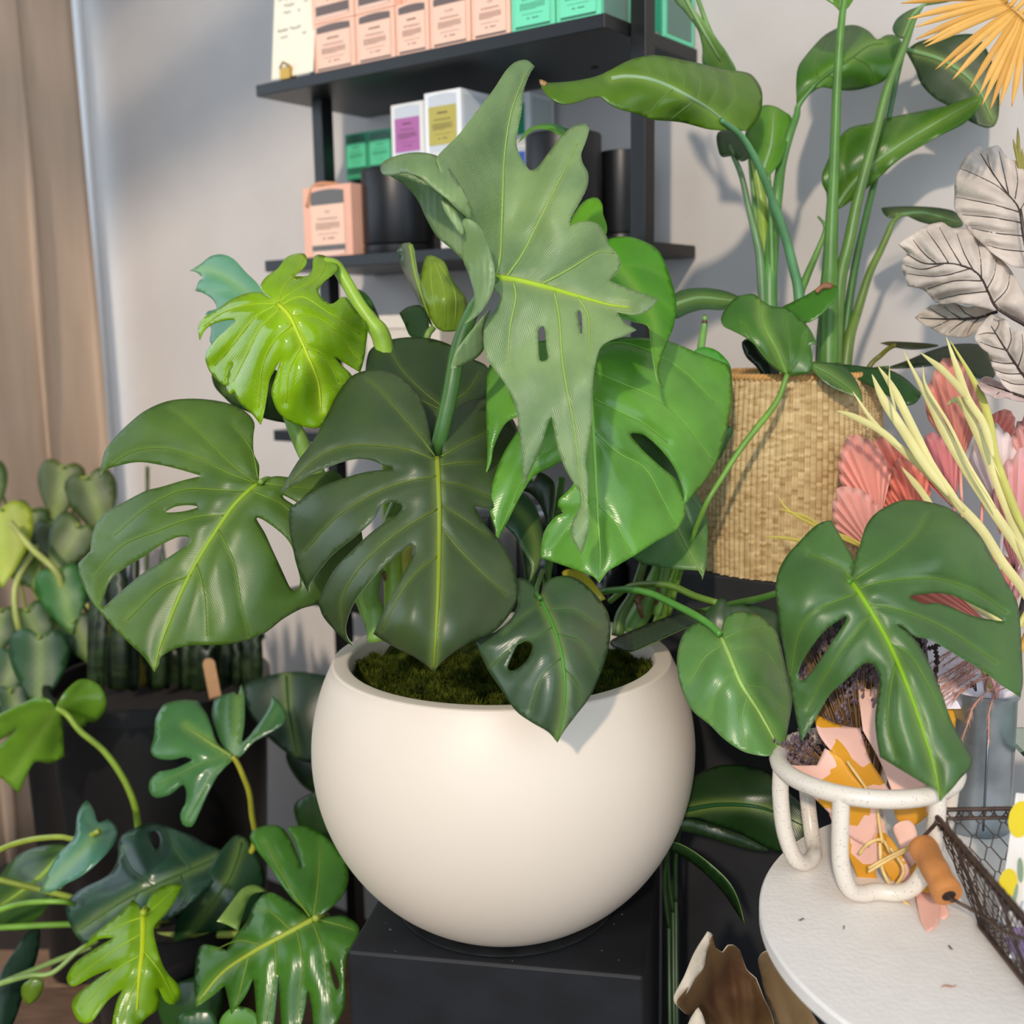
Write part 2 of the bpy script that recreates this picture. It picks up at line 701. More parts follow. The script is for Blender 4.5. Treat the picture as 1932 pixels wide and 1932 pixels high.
# ================================================================== shelving
blk = mat('black_powder_coat', '#0d0f12', .4, noise=.15, nscale=60, bump=.06, bscale=500)
sh = empty('wall_shelving_unit', (SO[0], SO[1], 0), 'black metal shelving unit against the pale wall, stocked with candle boxes', 'shelf')
SP = [.0, -.311, -.6259, -.937, -1.25]
for k, dz in enumerate(SP):
    m_ = MB()
    m_.box(SO + ZV * dz, TV * SL, NV * SD, ZV * STH)
    bevel(m_.build('shelf_board', blk, sh, smooth=False), .0012, 2)
PW = .026


def post(s, dd):
    m_ = MB()
    q = SO + TV * s + NV * dd
    m_.box((q[0], q[1], .0), TV * PW, NV * PW * 1.1, ZV * 3.0)
    bevel(m_.build('post', blk, sh, smooth=False), .0012, 2)


post(-PW - .0008, .07)
post(SL - .078, .086)
m_ = MB()
for s in (.55, .60):
    m_.tube([SO + TV * (.10 + i * .012) + NV * .14 + ZV * -.016 for i in range(2)], .002, n=5)
m_.build('bracket_pin', blk, sh)


def at_shelf(x, y, dd):
    """Shelf coordinate along the unit for a picture position at a given setback."""
    p = hit(x, y, NV, float(NV @ SO) + dd)
    return float(TV @ (p - SO)), float(p[2])


def sp(s, dd, h):
    return SO + TV * s + NV * dd + ZV * h


PINK, GREEN = '#f4c4ab', '#70d8ac'
FONTC = {}


def text_mesh(txt, size, org, ax, az, m, parent, name='lettering'):
    cu = bpy.data.curves.new('t', 'FONT')
    cu.body = txt
    cu.size = size
    cu.align_x = 'CENTER'
    cu.space_character = 1.3
    ob = bpy.data.objects.new('t', cu)
    COL.objects.link(ob)
    dg = bpy.context.evaluated_depsgraph_get()
    me = bpy.data.meshes.new_from_object(ob.evaluated_get(dg))
    bpy.data.objects.remove(ob)
    ax, az = np.asarray(ax), np.asarray(az)
    for vt in me.vertices:
        w = np.asarray(org) + ax * vt.co.x + az * vt.co.y
        vt.co = Vector(w)
    me.materials.clear()
    me.materials.append(m)
    return link(name, me, parent, False)


ink = mat('print_ink', '#5b4238', .7)
inkg = mat('print_ink_green', '#2a6a4c', .7)


def printed_face(par, base, ax, az, w, h, band, labc, frame=None, pan=(.13, .87, .07, .95), lab=(.14, .86, .20, .80), title='', im=ink, lines=True, lid=True, seed=0):
    """Flat print on a box face: the jar picture, its label and the lines of small print."""
    nrm = np.cross(ax, az)
    rg = random.Random(seed)

    def quad(u0, u1, v0, v1, off, bow=0):
        n = 8 if bow else 1
        vv, ff = [], []
        for i in range(n + 1):
            t = i / n
            bo = bow * (1 - (2 * t - 1) ** 2)
            for v_, s_ in ((v0, bo if bow < 0 else 0), (v1, bo if bow > 0 else 0)):
                vv.append(base + ax * w * (u0 + (u1 - u0) * t) + az * h * (v_ + s_) + nrm * off)
        for i in range(n):
            ff.append((2 * i, 2 * i + 2, 2 * i + 3, 2 * i + 1))
        return vv, ff
    vv, ff = quad(pan[0], pan[1], pan[2], pan[3], .0004, .03)
    mesh('jar_print', vv, ff, mat('jar_print', band, .45), par, False)
    if lid:
        vv, ff = quad(pan[0] + .01, pan[1] - .01, pan[2] + .005, pan[2] + .05, .0007, -.03)
        mesh('jar_base_print', vv, ff, mat('jar_base', frame or '#f0c8b4', .4), par, False)
    vv, ff = quad(lab[0], lab[1], lab[2], lab[3], .0008)
    mesh('label', vv, ff, mat('label_paper', labc, .6), par, False)
    if lines:
        m2 = MB()
        lw_, lh = lab[1] - lab[0], lab[3] - lab[2]

        def line(v_, u0, u1, t=.012):
            u = u0
            while u < u1:
                l_ = rg.uniform(.02, .07)
                q, g = quad(lab[0] + lw_ * u, lab[0] + lw_ * min(u + l_, u1), lab[2] + lh * v_, lab[2] + lh * (v_ + t), .0011)
                m2.add(q, g)
                u += l_ + .012
        for v_ in (.66, .63):
            line(v_, .2, .8)
        for v_ in (.54, .51, .48, .45, .42, .39):
            line(v_, .14, .86 if v_ > .4 else .6)
        line(.27, .2, .8)
        line(.15, .34, .42, .03)
        line(.15, .5, .68, .03)
        if not title:
            line(.80, .32, .68, .045)
        m2.build('small_print', im, par, False)
        if title:
            text_mesh(title, h * lh * .10, base + ax * w * (lab[0] + lab[1]) / 2 + az * h * (lab[2] + lh * .79) + nrm * .0011, ax, az, im, par)


def carton(name, s0, s1, dd, dep, h0, h, col, label, cat='box', group=None, **kw):
    """A candle box: s1 is its far end along the shelf."""
    base = sp(s1, dd, h0)
    w = s1 - s0
    e = empty(name, sp((s0 + s1) / 2, dd + dep / 2, h0), label, cat, group)
    m_ = MB()
    m_.box(base, -TV * w, NV * dep, ZV * h)
    bevel(m_.build('carton', mat('box_card', col, .55, noise=.02, nscale=20), e, False), .0012, 2)
    side = kw.pop('side', None)
    printed_face(e, base, -TV, ZV, w, h, **kw)
    if side:
        b2 = sp(s0, dd, h0)
        vv = [b2 + NV * dep * .1 + ZV * h * .08 + TV * -.0005, b2 + NV * dep * .9 + ZV * h * .08 + TV * -.0005, b2 + NV * dep * .9 + ZV * h * .92 + TV * -.0005, b2 + NV * dep * .1 + ZV * h * .92 + TV * -.0005]
        mesh('side_print', vv, [(0, 1, 2, 3)], mat('side_print', side, .4), e, False)
    return e


# bottom row on the top shelf, from the sign to the corner
xs = [592, 672, 747, 811, 889, 964, 1048, 1135]
ys = [140, 124, 108, 95, 80, 62, 44, 26]
ss = [at_shelf(x, y, .012)[0] for x, y in zip(xs, ys)]
H1 = .0815
names = ['first pink candle box beside the cream price card, lower row', 'second pink candle box from the cream price card, lower row',
         'pink candle box under the open dark jar picture, lower row', 'pink candle box titled KLEN on the top shelf',
         'pink candle box titled LEE next to the green ones', 'green candle box next to the pink LEE box', 'green candle box at the shelf corner with a plain grey-green side']
tt = ['', '', '', 'KLEN', 'LEE', '', '']
for i in range(7):
    g = i >= 5
    carton('candle_box', ss[i + 1] + .0015, ss[i] - .0015, .012, .085, STH, H1, GREEN if g else PINK, names[i], group='candle boxes on the top shelf',
           band='#2f6e55' if g else '#6b5c58', labc='#74e0b4' if g else '#f8cbb4', title=tt[i], im=inkg if g else ink, frame='#8fe0bf' if g else None,
           pan=(.1, .9, .06, .93), lab=(.1, .9, .10, .80), lid=False, side='#6f8f82' if i == 6 else None, seed=i)
un = ['pink candle box in the upper row beside the price card', 'second pink candle box of the upper row',
      'pink box turned to show a dark jar, in the upper row', 'pink candle box in the upper row above KLEN', 'pink candle box in the upper row above LEE']
for i in range(5):
    carton('candle_box', ss[i + 1] + .0015, ss[i] - .0015, .012 if i != 2 else .03, .085 if i != 2 else .067, STH + H1 + .0005, H1, PINK, un[i], group='candle boxes on the top shelf',
           band='#6b5c58' if i != 2 else '#5a4036', labc='#f8cbb4', pan=(.1, .9, .10, .93), lab=(.1, .9, .34, .82) if i != 2 else (.1, .9, .6, .82), seed=20 + i)
# green box behind, past the post
s_, h_ = at_shelf(1277, 80, .2)
carton('candle_box', -.0 + .001, .083, .175, .1, STH, H1 * 1.03, GREEN, 'green candle box at the wall end of the top shelf, behind the post', group='candle boxes on the top shelf',
       band='#2f6e55', labc='#4fd6a0', im=inkg, pan=(.1, .9, .06, .93), lab=(.1, .9, .10, .80), side='#5e7d72', seed=50)
# cream price card with a brass clip
s0c, _ = at_shelf(592, 130, .006)
s1c, _ = at_shelf(513, 140, .006)
sg = empty('price_card', sp((s0c + s1c) / 2, .02, STH), 'cream handwritten price card standing in a small brass clip', 'sign')
m_ = MB()
nb = sp(s1c, .004, STH + .004)
m_.box(nb, -TV * (s1c - s0c), NV * .0012 + ZV * .0002, ZV * .158 + NV * .018)
bevel(m_.build('card', mat('cream_card', '#f1ead6', .8, noise=.02, nscale=8), sg, False), .0005, 1)
hw = MB()
up = (ZV * .158 + NV * .018)
rg = random.Random(3)
for v_, runs in ((.86, ((.12, .2), (.28, .5), (.62, .66), (.78, .86))), (.78, ((.25, .5), (.74, .82))), (.70, ((.25, .42), (.6, .64))), (.52, ((.12, .36), (.42, .66))), (.44, ((.2, .36), (.72, .8)))):
    for u0, u1 in runs:
        n = max(4, int((u1 - u0) * 60))
        pts = [nb - TV * (s1c - s0c) * (u0 + (u1 - u0) * k / n) + up * (v_ + rg.uniform(-.012, .016)) - NV * .0004 for k in range(n + 1)]
        hw.tube(pts, .0007, n=4)
hw.build('handwriting', mat('pencil', '#625c52', .8), sg)
m_ = MB()
m_.box(sp(s1c - .028, -.001, STH), -TV * .026, NV * .016, ZV * .02)
m_.tube([sp(s1c - .028, .0, STH + .02), sp(s1c - .041, -.004, STH + .028), sp(s1c - .054, .0, STH + .02)], .002)
bevel(m_.build('clip', mat('brass', '#b8904a', .3, 1), sg, False), .001, 2)

# --- middle shelf
MZ = SP[1] + STH


def vessel(x0, x1, dd, htop, label, lid=.02):
    sA, sB = at_shelf(x1, 400, dd)[0], at_shelf(x0, 400, dd)[0]
    c = sp((sA + sB) / 2, dd, MZ)
    r = abs(sB - sA) / 2 * .80
    e = empty('candle_vessel', c, label, 'candle', 'black candle vessels on the middle shelf')
    vm = mat('matt_black_tin', '#1b1c1f', .38, .3)
    mb = MB()
    mb.lathe((0, 0, 0), [(0, lid), (r * .98, lid), (r, lid + .003), (r, htop - .004), (r * .97, htop), (r * .9, htop), (r * .88, htop - .03), (0, htop - .03)], 48)
    o = mesh('body', [q + c for q in mb.v], mb.f, vm, e, True, 35)
    mb = MB()
    mb.lathe((0, 0, 0), [(0, 0), (r * .98, 0), (r * 1.0, .003), (r * 1.0, lid - .003), (r * .97, lid - .001), (0, lid - .001)], 48)
    mesh('base_band', [q + c for q in mb.v], mb.f, vm, e, True, 35)
    return e


vessel(690, 818, .105, .150, 'wide black candle tin beside the lone pink box')
vessel(992, 1140, .11, .172, 'tallest black candle tin, behind the pale upright leaf')
vessel(1128, 1222, .2, .150, 'black candle tin next to the shelf post')
sa, _ = at_shelf(573, 430, .03)
sb, _ = at_shelf(664, 430, .03)
pb_ = carton('candle_box', sb, sa, .03, .072, MZ, .126, '#f0b59b', 'lone pink candle box tied with ribbon on the middle shelf', band='#62605d', labc='#f7cdb5', pan=(.17, .86, .05, .92), lab=(.17, .86, .18, .74), title='LEE', seed=70)
m_ = MB()
bs = sp(sa, .03, MZ + .126)
for q0, q1, q2 in ((bs - TV * .014 - NV * .002 - ZV * .034, bs - TV * .03 + NV * .004 + ZV * .003, bs - TV * .06 + NV * .035 + ZV * .006),):
    m_.tube(sp3([q0, q1, q2], 6), .0038, n=6, flat=.2)
m_.build('ribbon', mat('tan_ribbon', '#c98f6b', .6), pb_)


def stack(x0, x1, dd, dep, hs, specs):
    sA, sB = at_shelf(x1, 300, dd)[0], at_shelf(x0, 300, dd)[0]
    h = MZ
    for hh, col, label, kw in specs:
        kw = dict(kw)
        carton('candle_box', sA, sB, dd, dep, h, hh, col, label, group='stacked candle boxes on the middle shelf', **kw)
        h += hh + .0004


gk = dict(band='#1d5c43', labc='#58c795', im=inkg, pan=(.06, .94, .06, .93), lab=(.08, .92, .26, .78), frame='#3f9a70')
dk = dict(band='#16211d', labc='#1f2d28', lines=False, lid=False)
wk = dict(band='#c8ced6', pan=(.12, .88, .05, .93), frame='#d8d4cf')
stack(652, 688, .16, .07, 0, [(.1495, '#1d2a26', 'dark carton behind the lone pink box, under a green one', dk)])
MZ += .1505
stack(652, 694, .145, .085, 0, [(.083, '#2f9a6c', 'green candle box nearest the rear post, atop a dark carton', dict(gk, seed=80))])
stack(695, 741, .145, .085, 0, [(.083, '#3aa377', 'green candle box tucked behind the purple-labelled white box', dict(gk, seed=81))])
stack(740, 801, .06, .075, 0, [(.1, '#e9e6e4', 'white candle box with a purple label', dict(wk, labc='#b067a4', lab=(.12, .88, .2, .76), seed=83))])
MZ -= .1505
stack(828, 872, .055, .075, 0, [(.150, '#e6e2df', 'white carton under the olive-labelled box', dict(wk, labc='#c9c2ba', seed=84))])
MZ += .1505
stack(803, 872, .05, .08, 0, [(.107, '#eef0f2', 'white candle box with an olive label', dict(wk, labc='#b9ad57', lab=(.12, .88, .2, .78), seed=85, side='#d5dde2'))])
MZ -= .1505
stack(938, 1000, .185, .075, 0, [(.125, '#c8c6c6', 'white carton under the blue-labelled box', dict(wk, labc='#bcbcbc', seed=85)), (.055, '#efeceb', 'low white box with a blue label behind the tallest tin', dict(wk, labc='#3f66c0', seed=86, side='#efeceb')), (.085, '#d9dfdf', 'clear-sided white box with a green label behind the upright leaf', dict(wk, labc='#1f8f66', seed=87, side='#b9c4c0'))])

# --- lower shelves: white box and dark glass jars
sA, sB = at_shelf(830, 640, .1)[0], at_shelf(690, 640, .1)[0]
e = empty('storage_box', sp((sA + sB) / 2, .17, SP[2] + STH), 'flat off-white storage box on the shelf below the candle tins', 'box')
m_ = MB()
m_.box(sp(sB, .1, SP[2] + STH + .0005), -TV * (sB - sA), NV * .15, ZV * .185)
bevel(m_.build('carton', mat('offwhite_card', '#d9cfc2', .7), e, False), .002)
m_ = MB()
m_.box(sp(sB + .003, .097, SP[2] + STH + .186), -TV * (sB - sA + .006), NV * .156, ZV * .025)
bevel(m_.build('lid', mat('offwhite_lid', '#e3dacd', .7), e, False), .002)
jar_m = mat('smoked_glass', '#15181a', .08, coat=.5)
for i, (s, dd, k, hh) in enumerate(((.06, .09, 3, .16), (.20, .12, 3, .2), (.34, .10, 3, .17), (.1, .12, 2, .19), (.50, .13, 3, .2))):
    c = sp(s, dd, SP[k] + STH)
    r = .05
    j = empty('glass_jar', c, ['dark glass jar beside the thick plant stems', 'second dark glass jar behind the plant stems', 'dark glass jar behind the split leaf', 'dark glass jar above the stems, on the shelf with the storage box', 'dark ribbed jar glimpsed through the split leaf'][i], 'jar', 'dark glass jars on the lower shelves')
    mb = MB()
    mb.lathe(c, [(0, 0), (r * .95, 0), (r, .006), (r, hh * .7), (r * .8, hh * .8), (r * .78, hh * .84), (0, hh * .84)], 32)
    mb.build('jar_body', jar_m, j, True, 40)
    mb = MB()
    mb.lathe(c, [(0, hh * .842), (r * .86, hh * .842), (r * .88, hh * .85), (r * .88, hh - .004), (r * .84, hh), (0, hh)], 32)
    mb.build('jar_lid', mat('jar_lid', '#9a9c9c', .2, .9), j, True, 40)

# ================================================================== pedestal and planter
PC = P(950, 1404, 1.42)                     # centre of the bowl
PR = .2385
TOPZ = PC[2] - .2056
A_, B_, C_ = hit_z(655, 1794, TOPZ - .003), hit_z(1214, 1843, TOPZ - .003), hit_z(1258, 1612, TOPZ - .003)
ex = B_ - A_
ey = C_ - B_
ey = ey - ex * (ey @ ex) / (ex @ ex)
ey = ey / np.linalg.norm(ey) * np.linalg.norm(ex)
pe = empty('pedestal', (A_[0] + ex[0] / 2 + ey[0] / 2, A_[1] + ex[1] / 2 + ey[1] / 2, 0), 'scuffed black square pedestal under the white bowl planter', 'pedestal')
ped_m = mat('black_paint', '#11141a', .55, noise=.35, nscale=18, bump=.1, bscale=120)
m_ = MB()
m_.box((A_[0], A_[1], 0), ex, ey, ZV * (TOPZ - .003))
bevel(m_.build('column', ped_m, pe, False), .004, 3)
ring_c = np.array([PC[0], PC[1], TOPZ - .0028])
m_ = MB()
m_.lathe(ring_c, [(.0, .0), (.137, 0), (.139, .001), (.139, .0022), (.1365, .0026), (.135, .0012), (0, .0012)], 96)
m_.build('turntable_disc', mat('black_disc', '#1a1d20', .4, noise=.4, nscale=40), pe, True, 30)
m_ = MB()
rg = random.Random(5)
for i in range(26):
    q = A_ + ex * rg.uniform(.05, .95) + ey * rg.uniform(.02, .4)
    if math.hypot(q[0] - PC[0], q[1] - PC[1]) < .145:
        continue
    l = rg.choice([.0008, .0012, .002])
    a = rg.uniform(0, 6)
    m_.box(q + ZV * .0001, np.array([math.cos(a), math.sin(a), 0]) * l * rg.choice([1, 2, 5]), np.array([-math.sin(a), math.cos(a), 0]) * l, ZV * .0005)
dd_ = m_.build('dust_specks', mat('dust', '#7a7268', .9), pe, False)
dd_['kind'] = 'stuff'

mp = empty('potted_monstera', (PC[0], PC[1], TOPZ), 'large split-leaf monstera in a round cream bowl planter on the black pedestal', 'plant')
HR = .1175
ro = math.sqrt(PR ** 2 - HR ** 2)
RI = .188
prof = [(0, -.2040)]
for k in range(0, 41):
    z = -.2050 + (HR - .004 + .2050) * k / 40
    r = math.sqrt(PR ** 2 - z * z)
    prof.append((r, z))
for k in range(1, 9):
    a = k / 8 * PI / 2
    zc, rc = HR - .004, math.sqrt(PR ** 2 - (HR - .004) ** 2) - .004
    prof.append((rc + .004 * math.cos(a), zc + .004 * math.sin(a)))
for k in range(0, 6):
    a = PI / 2 + k / 5 * PI / 2
    prof.append((RI + .004 + .004 * math.cos(a), HR - .004 + .004 * math.sin(a)))
prof += [(RI, .02), (RI - .01, -.02), (0, -.02)]
m_ = MB()
m_.lathe(PC, prof, 128)
pl_m = mat('cream_fibrestone', '#dfd3c4', .42, noise=.02, nscale=5, bump=.03, bscale=300, spec=.4)
o = m_.build('planter', pl_m, mp, True, 60)
o['label'] = 'smooth cream round bowl with a thick flat rim'
# moss: a lumpy bed with thousands of small tufts
mz = PC[2] + HR - .026
V, Fc = [], []
nr, na = 26, 90
for i in range(nr):
    r = (RI - .0015) * (i + .02) / (nr - 1 + .02)
    for j in range(na):
        a = 2 * PI * j / na
        x, y = PC[0] + r * math.cos(a), PC[1] + r * math.sin(a)
        z = mz + .007 * math.sin(x * 60 + 1) * math.sin(y * 55) + .005 * math.sin(x * 140 + y * 90) + .010 * (1 - (r / RI) ** 2)
        V.append((x, y, z))
for i in range(nr - 1):
    for j in range(na):
        Fc.append((i * na + j, (i + 1) * na + j, (i + 1) * na + (j + 1) % na, i * na + (j + 1) % na))
rg = random.Random(11)
for i in range(26000):
    a, r = rg.uniform(0, 2 * PI), RI * math.sqrt(rg.random()) * .985
    x, y = PC[0] + r * math.cos(a), PC[1] + r * math.sin(a)
    if y > PC[1] + .06:
        continue
    z = mz + .007 * math.sin(x * 60 + 1) * math.sin(y * 55) + .005 * math.sin(x * 140 + y * 90) + .010 * (1 - (r / RI) ** 2)
    h = rg.uniform(.003, .009)
    b = rg.uniform(0, 6)
    dx, dy = math.cos(b) * .0016, math.sin(b) * .0016
    tx, ty = rg.uniform(-.004, .004), rg.uniform(-.004, .004)
    k = len(V)
    V += [(x - dx, y - dy, z - .001), (x + dx, y + dy, z - .001), (x + tx + dx * .6, y + ty + dy * .6, z + h * .7), (x + tx * 1.4, y + ty * 1.4, z + h)]
    Fc += [(k, k + 1, k + 2), (k, k + 2, k + 3)]
mo = mesh('moss', V, Fc, mat('moss', '#24330c', .9, col2='#545c1a', nscale=60, spec=.1, trans=.15), mp, False)
mo['kind'] = 'stuff'

# ================================================================== the monstera's leaves
# behind first
leaf(mp, '#5d9a78', [dict(out=[(357, 511, 1), (378, 498), (398, 483), (421, 480), (441, 489), (462, 512), (488, 539), (505, 580), (500, 620), (450, 650), (399, 649), (398, 620), (388, 591), (408, 582), (401, 565), (383, 553), (368, 549, 1), (375, 530), (383, 524, 1), (369, 513)],
                          z=[(357, 511, 1.47), (421, 480, 1.44), (500, 560, 1.40), (420, 640, 1.42)], mid=[(505, 590), (450, 540), (400, 510), (362, 511)], lat=[[(470, 560), (430, 550), (375, 548)], [(490, 580), (440, 590), (400, 585)]])], rough=.3, ribs=False, label='blue-green leaf behind the lime leaf')
leaf(mp, '#2f4f22', [dict(out=[(401, 700), (430, 712), (500, 690), (560, 740), (548, 800, 1), (500, 790), (455, 772), (444, 770, 1), (425, 752), (404, 728)], z=[(401, 715, 1.42), (545, 800, 1.38), (500, 700, 1.36)], mid=[(540, 720), (480, 740), (425, 735)])], ribs=False)
leaf(mp, '#3b6a2c', [dict(out=[(662, 545), (682, 548), (700, 565), (716, 600), (727, 632, 1), (705, 625), (685, 600), (668, 570)], z=[(670, 550, 1.42), (726, 630, 1.37), (690, 580, 1.39)])], ribs=False)
# folded buds
leaf(mp, '#2a5226', [dict(out=[(749, 472), (757, 461), (772, 458), (780, 470), (782, 485), (787, 515), (793, 541), (803, 579), (816, 616, 1), (800, 600), (790, 570), (768, 527), (755, 497)], z=[(770, 460, 1.42), (770, 500, 1.44), (785, 520, 1.405), (815, 615, 1.39)], mid=[(775, 462), (785, 520), (810, 600)])], rough=.25)
leaf(mp, '#27491f', [dict(out=[(753, 591, 1), (769, 579), (795, 577), (808, 602), (806, 634), (776, 636), (763, 611)], z=[(755, 590, 1.41), (800, 580, 1.40), (790, 630, 1.37)])], ribs=False)
leaf(mp, '#86a834', [dict(out=[(804, 483), (813, 481), (822, 484), (839, 495), (853, 527), (876, 557), (882, 576), (877, 612, 1), (862, 624), (835, 625), (818, 612), (804, 579), (793, 541), (795, 512)], z=[(812, 482, 1.42), (795, 540, 1.395), (840, 560, 1.35), (880, 580, 1.38), (835, 625, 1.37)], lat=[[(812, 490), (815, 540), (825, 612)], [(818, 490), (838, 545), (840, 618)], [(825, 492), (858, 550), (858, 618)]])], rough=.35, ribcol='#b7cf5a', latw=1.3, label='cupped lime leaf still unfolding', trans=.3)
stalk(mp, [(817, 618, 1.375), (805, 640, 1.37), (800, 720, 1.40), (830, 1000, 1.43), (840, 1180, 1.45)], [6, 7, 11], '#7fa04a')
# dark leaf half hidden behind the middle one
leaf(mp, '#314a24', [dict(out=[(692, 678), (700, 658), (728, 643), (770, 636), (815, 639), (853, 652), (888, 675), (921, 694), (945, 760), (920, 850), (840, 870), (760, 810), (700, 745), (690, 712)],
                          z=[(692, 680, 1.33), (775, 638, 1.36), (920, 700, 1.34), (830, 860, 1.27), (730, 750, 1.29)], mid=[(832, 780), (842, 760), (850, 745)], lat=[[(838, 770), (800, 740), (760, 700), (735, 660)], [(838, 768), (850, 720), (850, 670)], [(835, 775), (790, 755), (740, 745)], [(842, 765), (880, 740), (905, 705)]], puff=.006)], rough=.38)
# lime leaf
D = [dict(out=[(514, 562), (496, 552), (491, 539), (502, 522), (523, 507), (540, 486), (560, 478), (576, 480), (579, 495), (570, 508), (555, 521, 1), (581, 520), (589, 508), (590, 492), (596, 481), (612, 482), (630, 494), (640, 503), (634, 512), (626, 520), (611, 532), (601, 552), (624, 573), (645, 560), (653, 560), (667, 579), (685, 602), (692, 608), (694, 625), (691, 649), (687, 678), (680, 702, 1), (668, 695), (649, 684), (630, 672, 1), (643, 687), (665, 711), (651, 730), (631, 759), (618, 788), (602, 807), (572, 805), (543, 794), (524, 776), (514, 753), (512, 736), (522, 703), (528, 681, 1), (517, 700), (508, 718), (503, 747), (496, 786), (491, 801, 1), (476, 782), (453, 762), (444, 747), (441, 738), (433, 744), (427, 732), (431, 703), (437, 681, 1), (431, 692), (426, 727), (404, 712), (390, 689), (388, 666), (404, 643), (427, 622), (446, 604, 1), (427, 604), (404, 610), (386, 622), (376, 641, 1), (373, 620), (381, 602), (404, 588), (436, 565), (466, 553), (490, 551), (506, 560)],
          z=[(523, 573, 1.235), (376, 641, 1.32), (390, 690, 1.31), (435, 735, 1.275), (491, 800, 1.25), (600, 805, 1.255), (690, 640, 1.32), (610, 482, 1.34), (560, 478, 1.34), (580, 690, 1.225), (470, 560, 1.265), (640, 560, 1.28)],
          mid=[(523, 572), (545, 595), (560, 625), (580, 670), (600, 720), (606, 775)],
          lat=[[(525, 570), (535, 540), (560, 515), (572, 490)], [(527, 568), (560, 545), (600, 525), (615, 495)], [(530, 575), (570, 560), (620, 590), (680, 630)], [(545, 595), (590, 595), (640, 630), (675, 680)], [(520, 573), (470, 575), (420, 590), (385, 615)], [(521, 575), (480, 600), (440, 650), (405, 690)], [(528, 582), (490, 620), (465, 670), (440, 720)], [(552, 612), (520, 640), (495, 690), (488, 770)], [(572, 655), (610, 670), (640, 720)], [(570, 650), (545, 700), (540, 760)]],
          groove=.004, puff=.007, wob=.0045, droop=.008, step=6)]
leaf(mp, '#86b414', D, rough=.13, trans=.22, vcol='#c6da3c', ribcol='#b9d32e', ribw=4, latw=1.6, rim='#a9cc3c', label='glossy lime-green young leaf', fine=.15)
stalk(mp, [(612, 490, 1.345), (632, 500, 1.345), (652, 530, 1.345), (676, 572, 1.345), (700, 607, 1.345), (722, 645, 1.35), (735, 760, 1.37), (740, 1000, 1.42), (745, 1200, 1.44)], [5, 12, 12, 13, 18, 19, 19, 20], '#8fb43a', name='petiole', label='thick lime sheathed petiole')
stalk(mp, [(545, 780, 1.34), (566, 830, 1.34), (600, 900, 1.36), (660, 1030, 1.40), (712, 1190, 1.43)], [13, 16, 18, 18], '#84a952')

# bright leaf drooping behind the pale upright one
leaf(mp, '#5c9a1c', [dict(out=[(1075, 423), (1094, 388), (1110, 375), (1127, 373), (1137, 387), (1138, 404), (1145, 425), (1142, 445), (1110, 470), (1080, 460)], z=[(1080, 440, 1.36), (1130, 380, 1.38), (1140, 440, 1.36)])], ribs=False)
leaf(mp, '#4f9418', [dict(out=[(978, 268, 1), (990, 249), (1006, 238), (1033, 233), (1060, 238), (1075, 250), (1060, 256), (1040, 246), (1010, 243)], z=[(980, 268, 1.35), (1030, 236, 1.38), (1075, 250, 1.35)])], ribs=False)
leaf(mp, '#4f9a12', [dict(out=[(1120, 470), (1145, 452), (1181, 446), (1213, 454), (1242, 472), (1258, 504), (1274, 555), (1276, 587), (1270, 619), (1258, 648), (1249, 672), (1243, 705), (1251, 731, 1), (1241, 722), (1234, 687), (1230, 658), (1227, 635), (1222, 614), (1190, 605), (1130, 580), (1110, 520)],
                          z=[(1130, 480, 1.30), (1242, 472, 1.35), (1276, 587, 1.31), (1251, 731, 1.215), (1230, 640, 1.235), (1170, 560, 1.27)], mid=[(1140, 480), (1190, 530), (1230, 600), (1240, 660), (1246, 725)], lat=[[(1165, 505), (1210, 500), (1250, 520)], [(1205, 550), (1240, 560), (1268, 590)]])], rough=.3, trans=.35, ribs=False, label='bright green drooping leaf with a long tip')
# the leaf under the bright one
leaf(mp, '#4f7d3c', [dict(out=[(1185, 1048, 1), (1217, 1064), (1266, 1073), (1319, 1077), (1325, 1094, 1), (1332, 1066), (1335, 1020), (1334, 977), (1322, 945), (1285, 890), (1230, 835), (1190, 812), (1170, 880), (1180, 980)], z=[(1185, 1050, 1.37), (1325, 1092, 1.33), (1334, 980, 1.37), (1190, 815, 1.36)], mid=[(1200, 840), (1260, 960), (1325, 1088)], lat=[[(1220, 880), (1280, 910), (1320, 960)], [(1245, 930), (1290, 970), (1330, 1020)]])], rough=.45, latw=1.2, ribcol='#7fa060')
stalk(mp, [(1330, 596, 1.40), (1328, 620, 1.40), (1322, 660, 1.39), (1310, 760, 1.38), (1270, 1000, 1.42), (1240, 1160, 1.45)], [5, 8, 9], '#6c9a4a', label='cut stalk with a dry tip')
stalk(mp, [(1330, 594, 1.40), (1329, 610, 1.40)], [3, 6], '#5a3a24', name='dry_tip')
leaf(mp, '#3d8a22', [dict(out=[(1305, 668), (1325, 655), (1350, 660), (1372, 680), (1378, 700), (1350, 720), (1310, 700)], z=1.37)], ribs=False)
leaf(mp, '#2f5f22', [dict(out=[(1355, 800), (1370, 800), (1384, 812), (1372, 838), (1362, 860), (1350, 870)], z=1.36)], ribs=False)
